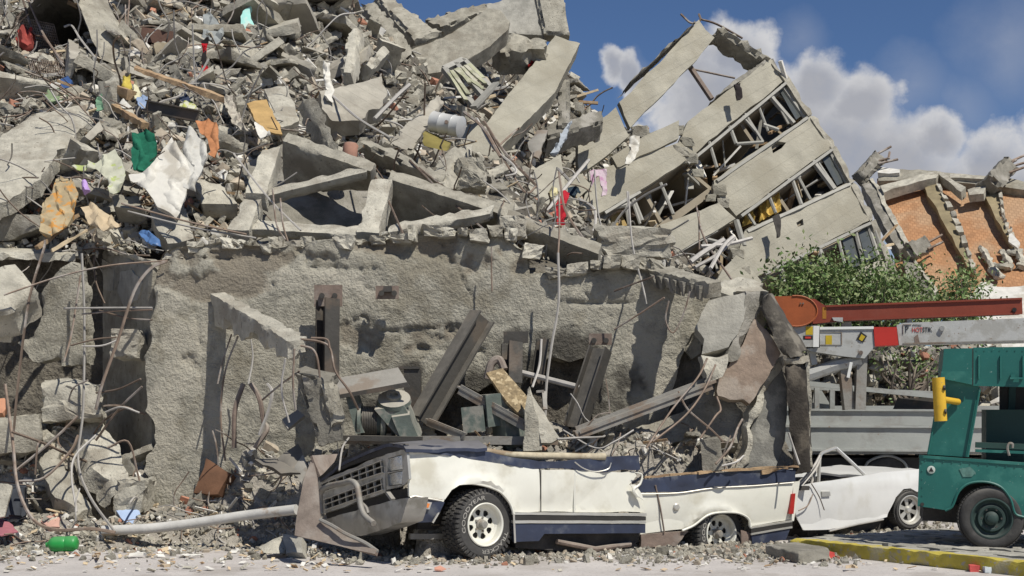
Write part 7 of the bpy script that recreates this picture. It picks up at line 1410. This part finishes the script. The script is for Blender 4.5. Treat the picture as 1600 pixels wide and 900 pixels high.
bars(34, [(0,60),(250,20),(400,120),(350,320),(150,330),(0,200)], 'sticking out of the left of the heap', 'bars on the left of the heap', seed=1)
bars(26, [(300,0),(620,20),(640,130),(420,180)], 'sticking out high on the heap', 'bars high on the heap', seed=2)
bars(30, [(430,150),(640,130),(860,250),(880,370),(700,330),(560,250)], 'in the middle of the heap', 'bars in the middle of the heap', seed=3)
bars(26, [(820,100),(1040,190),(1080,380),(900,400)], 'at the foot of the tilted facade', 'bars at the foot of the facade', seed=4, L=(.7,1.8))
bars(26, [(0,560),(230,600),(240,800),(0,800)], 'tangled left of the main wall', 'bars left of the main wall', apron_h, 15.6, 5)
bars(44, [(960,620),(1130,600),(1180,700),(940,690)], 'tangled before the leaning wall', 'bars before the leaning wall', apron_h, 15.6, 6, (.5,1.3))
bars(20, [(540,690),(900,680),(900,700),(560,700)], 'curling up behind the crushed car', 'bars behind the crushed car', apron_h, 15.6, 7, (.3,.7))
bars(14, [(250,770),(480,690),(480,760),(380,800)], 'under the projecting beam', 'bars under the projecting beam', apron_h, 15.6, 8, (.3,.9))
bars(18, [(260,385),(900,370),(900,385),(260,400)], 'standing out of the wall top', 'bars along the wall top', None, 18.15, 9, (.4,.9))
# the rest of the tangle
def tangle(n, poly, hf, y0, seed, label, L=(.3,1.1), rr=.008):
    r = np.random.default_rng(seed); ms = [tube(spline(wild(q, r, r.uniform(*L)), 3), rr*r.uniform(.7,1.3)*max(1, q[1]/20), 4, False) for q in np.vstack([pick(n//2, poly, r, hf, y0, True), pick(n//2, poly, r, hf, y0)])]
    V, f = join(ms); mi = np.repeat((r.random(len(ms)) < .4).astype(int), len(ms[0][1])); bulk('tangled_bars', V, np.array(f), [rebar_m, wire_m], mi, label)
tangle(1500, UP, None, 18.2, 41, 'tangle of thin bars and wires over the rubble hill', (.4,1.5), .0095)
tangle(380, AL, apron_h, 15.4, 42, 'tangle of thin bars and wires along the wall foot', (.25,.8))
# splinters of board, pipe and frame among the rubble
def sticks(n, poly, hf, y0, seed, label):
    r = np.random.default_rng(seed); ms = []
    for q in pick(n, poly, r, hf, y0):
        d = nrm(r.normal(0,1,3)*(1,.7,.45)); s = q[1]/F; ms.append(bar(q+(0,0,s*3), q+d*s*r.uniform(14,48)+(0,0,s*3), s*r.uniform(2,5), s*r.uniform(1,2.5), r.normal(0,1,3)))
    V, f = join(ms); mi = np.repeat(r.choice(4, size=len(ms), p=(.25,.25,.3,.2)), 6); bulk('splinters', V, np.array(f), [wood_m, wood_pale, alu_m, con_white], mi, label)
sticks(1150, UP, None, 18.2, 51, 'splintered boards and window bars strewn over the rubble hill'); sticks(260, AL, apron_h, 15.4, 52, 'splintered boards and laths along the wall foot')
# wire mesh over the black hole at the top left
t = thing('wire_mesh','torn wire mesh hanging in front of the black hole','wire mesh',P(75,110,23.6)); ms = []
def mq(u, v):
    x, y = 26+58*u+22*v, 26+12*u+84*v; h, ok = hit([x], [y]); return P(x, y, min(h[0,1] if ok[0] else 25, 25)-.30+.12*math.sin(u*5+v*4)*v)
MG = [[mq(u, v) for v in np.linspace(0, 1, 7)] for u in np.linspace(0, 1, 19)]
for r in MG: ms.append(tube(spline(r, 3), .006, 4, False))
MG2 = [[mq(u, v) for u in np.linspace(0, 1, 7)] for v in np.linspace(0, 1, 21)]
for r in MG2: ms.append(tube(spline(r, 3), .006, 4, False))
part(t,'mesh_wires',join(ms),rebar_m,kind='stuff')
# ------------------------------------------------------------------ labels of the scattered pieces: by the nearest thing one can find
LM = [('terracotta pot',547,235),('white drum',697,195),('green cloth',225,235),('orange towel',323,215),('white sheet',255,280),('striped cloth',92,320),('timber plank',280,130),('wire mesh',65,80),('black hole',110,55),('red and black garment',319,100),
 ('turquoise piece',382,45),('woven board',412,182),('boarded slab',560,160),('column in the dark gap',550,80),('curved slab',730,60),('broken window frame',735,135),('red garment',878,330),('long facade slab',820,160),('pink curtain',935,280),('sloping floor slab',70,230),
 ('pitted cross beam',585,320),('hanging cable',872,420),('topmost facade slab',1050,100),('ragged lump',985,380),('tan block',257,86),('grey garment',333,45),('flat skyline slab',640,40),('stub column',880,160),('recess',180,540),('leaning slab',160,710),('blue board',200,800),
 ('jutting slab end',20,445),('corner post',1245,650),('dark block',1112,712),('steel channel',1000,630),('pointed shard',832,670),('winch',590,650),('leaning steel beam',705,570),('broken post',500,640),('brown carton',330,745),('steel sheet',500,790),('front wheel',747,860),
 ('rear wheel',1117,860),('loose concrete block',1245,865),('green jug',97,847),('yellow kerb',1400,870),('broken beam at the left edge',20,690),('cracked slab',440,160),('first coffer beam',500,250),('yellow cloth',198,130),('dark red board',10,820),('wall top',700,365)]
seen_ = {}
for o, noun, cat, group in PEND:
    x, y = 800+F*o.location.x/o.location.y, HZ-F*(o.location.z-CZ)/o.location.y
    d, nm, lx, ly = min((math.hypot(x-a, y-b), n, a, b) for n, a, b in LM)
    rel = ('right of' if x > lx else 'left of') if abs(x-lx) > abs(y-ly) else ('above' if y < ly else 'below')
    l = f'{noun} {"just " if d < 30 else ""}{rel} the {nm}'; seen_.setdefault(l, []).append((x, o)); tag(o, l, cat, group)
ORD = ['leftmost','second from left','third from left','fourth from left','fifth from left','sixth from left','seventh from left','eighth from left','ninth from left','tenth from left']
for l, q in seen_.items():
    if len(q) > 1:
        for k, (x, o) in enumerate(sorted(q, key=lambda t: t[0])): o['label'] = f'{l}, {ORD[min(k, 9)]}'
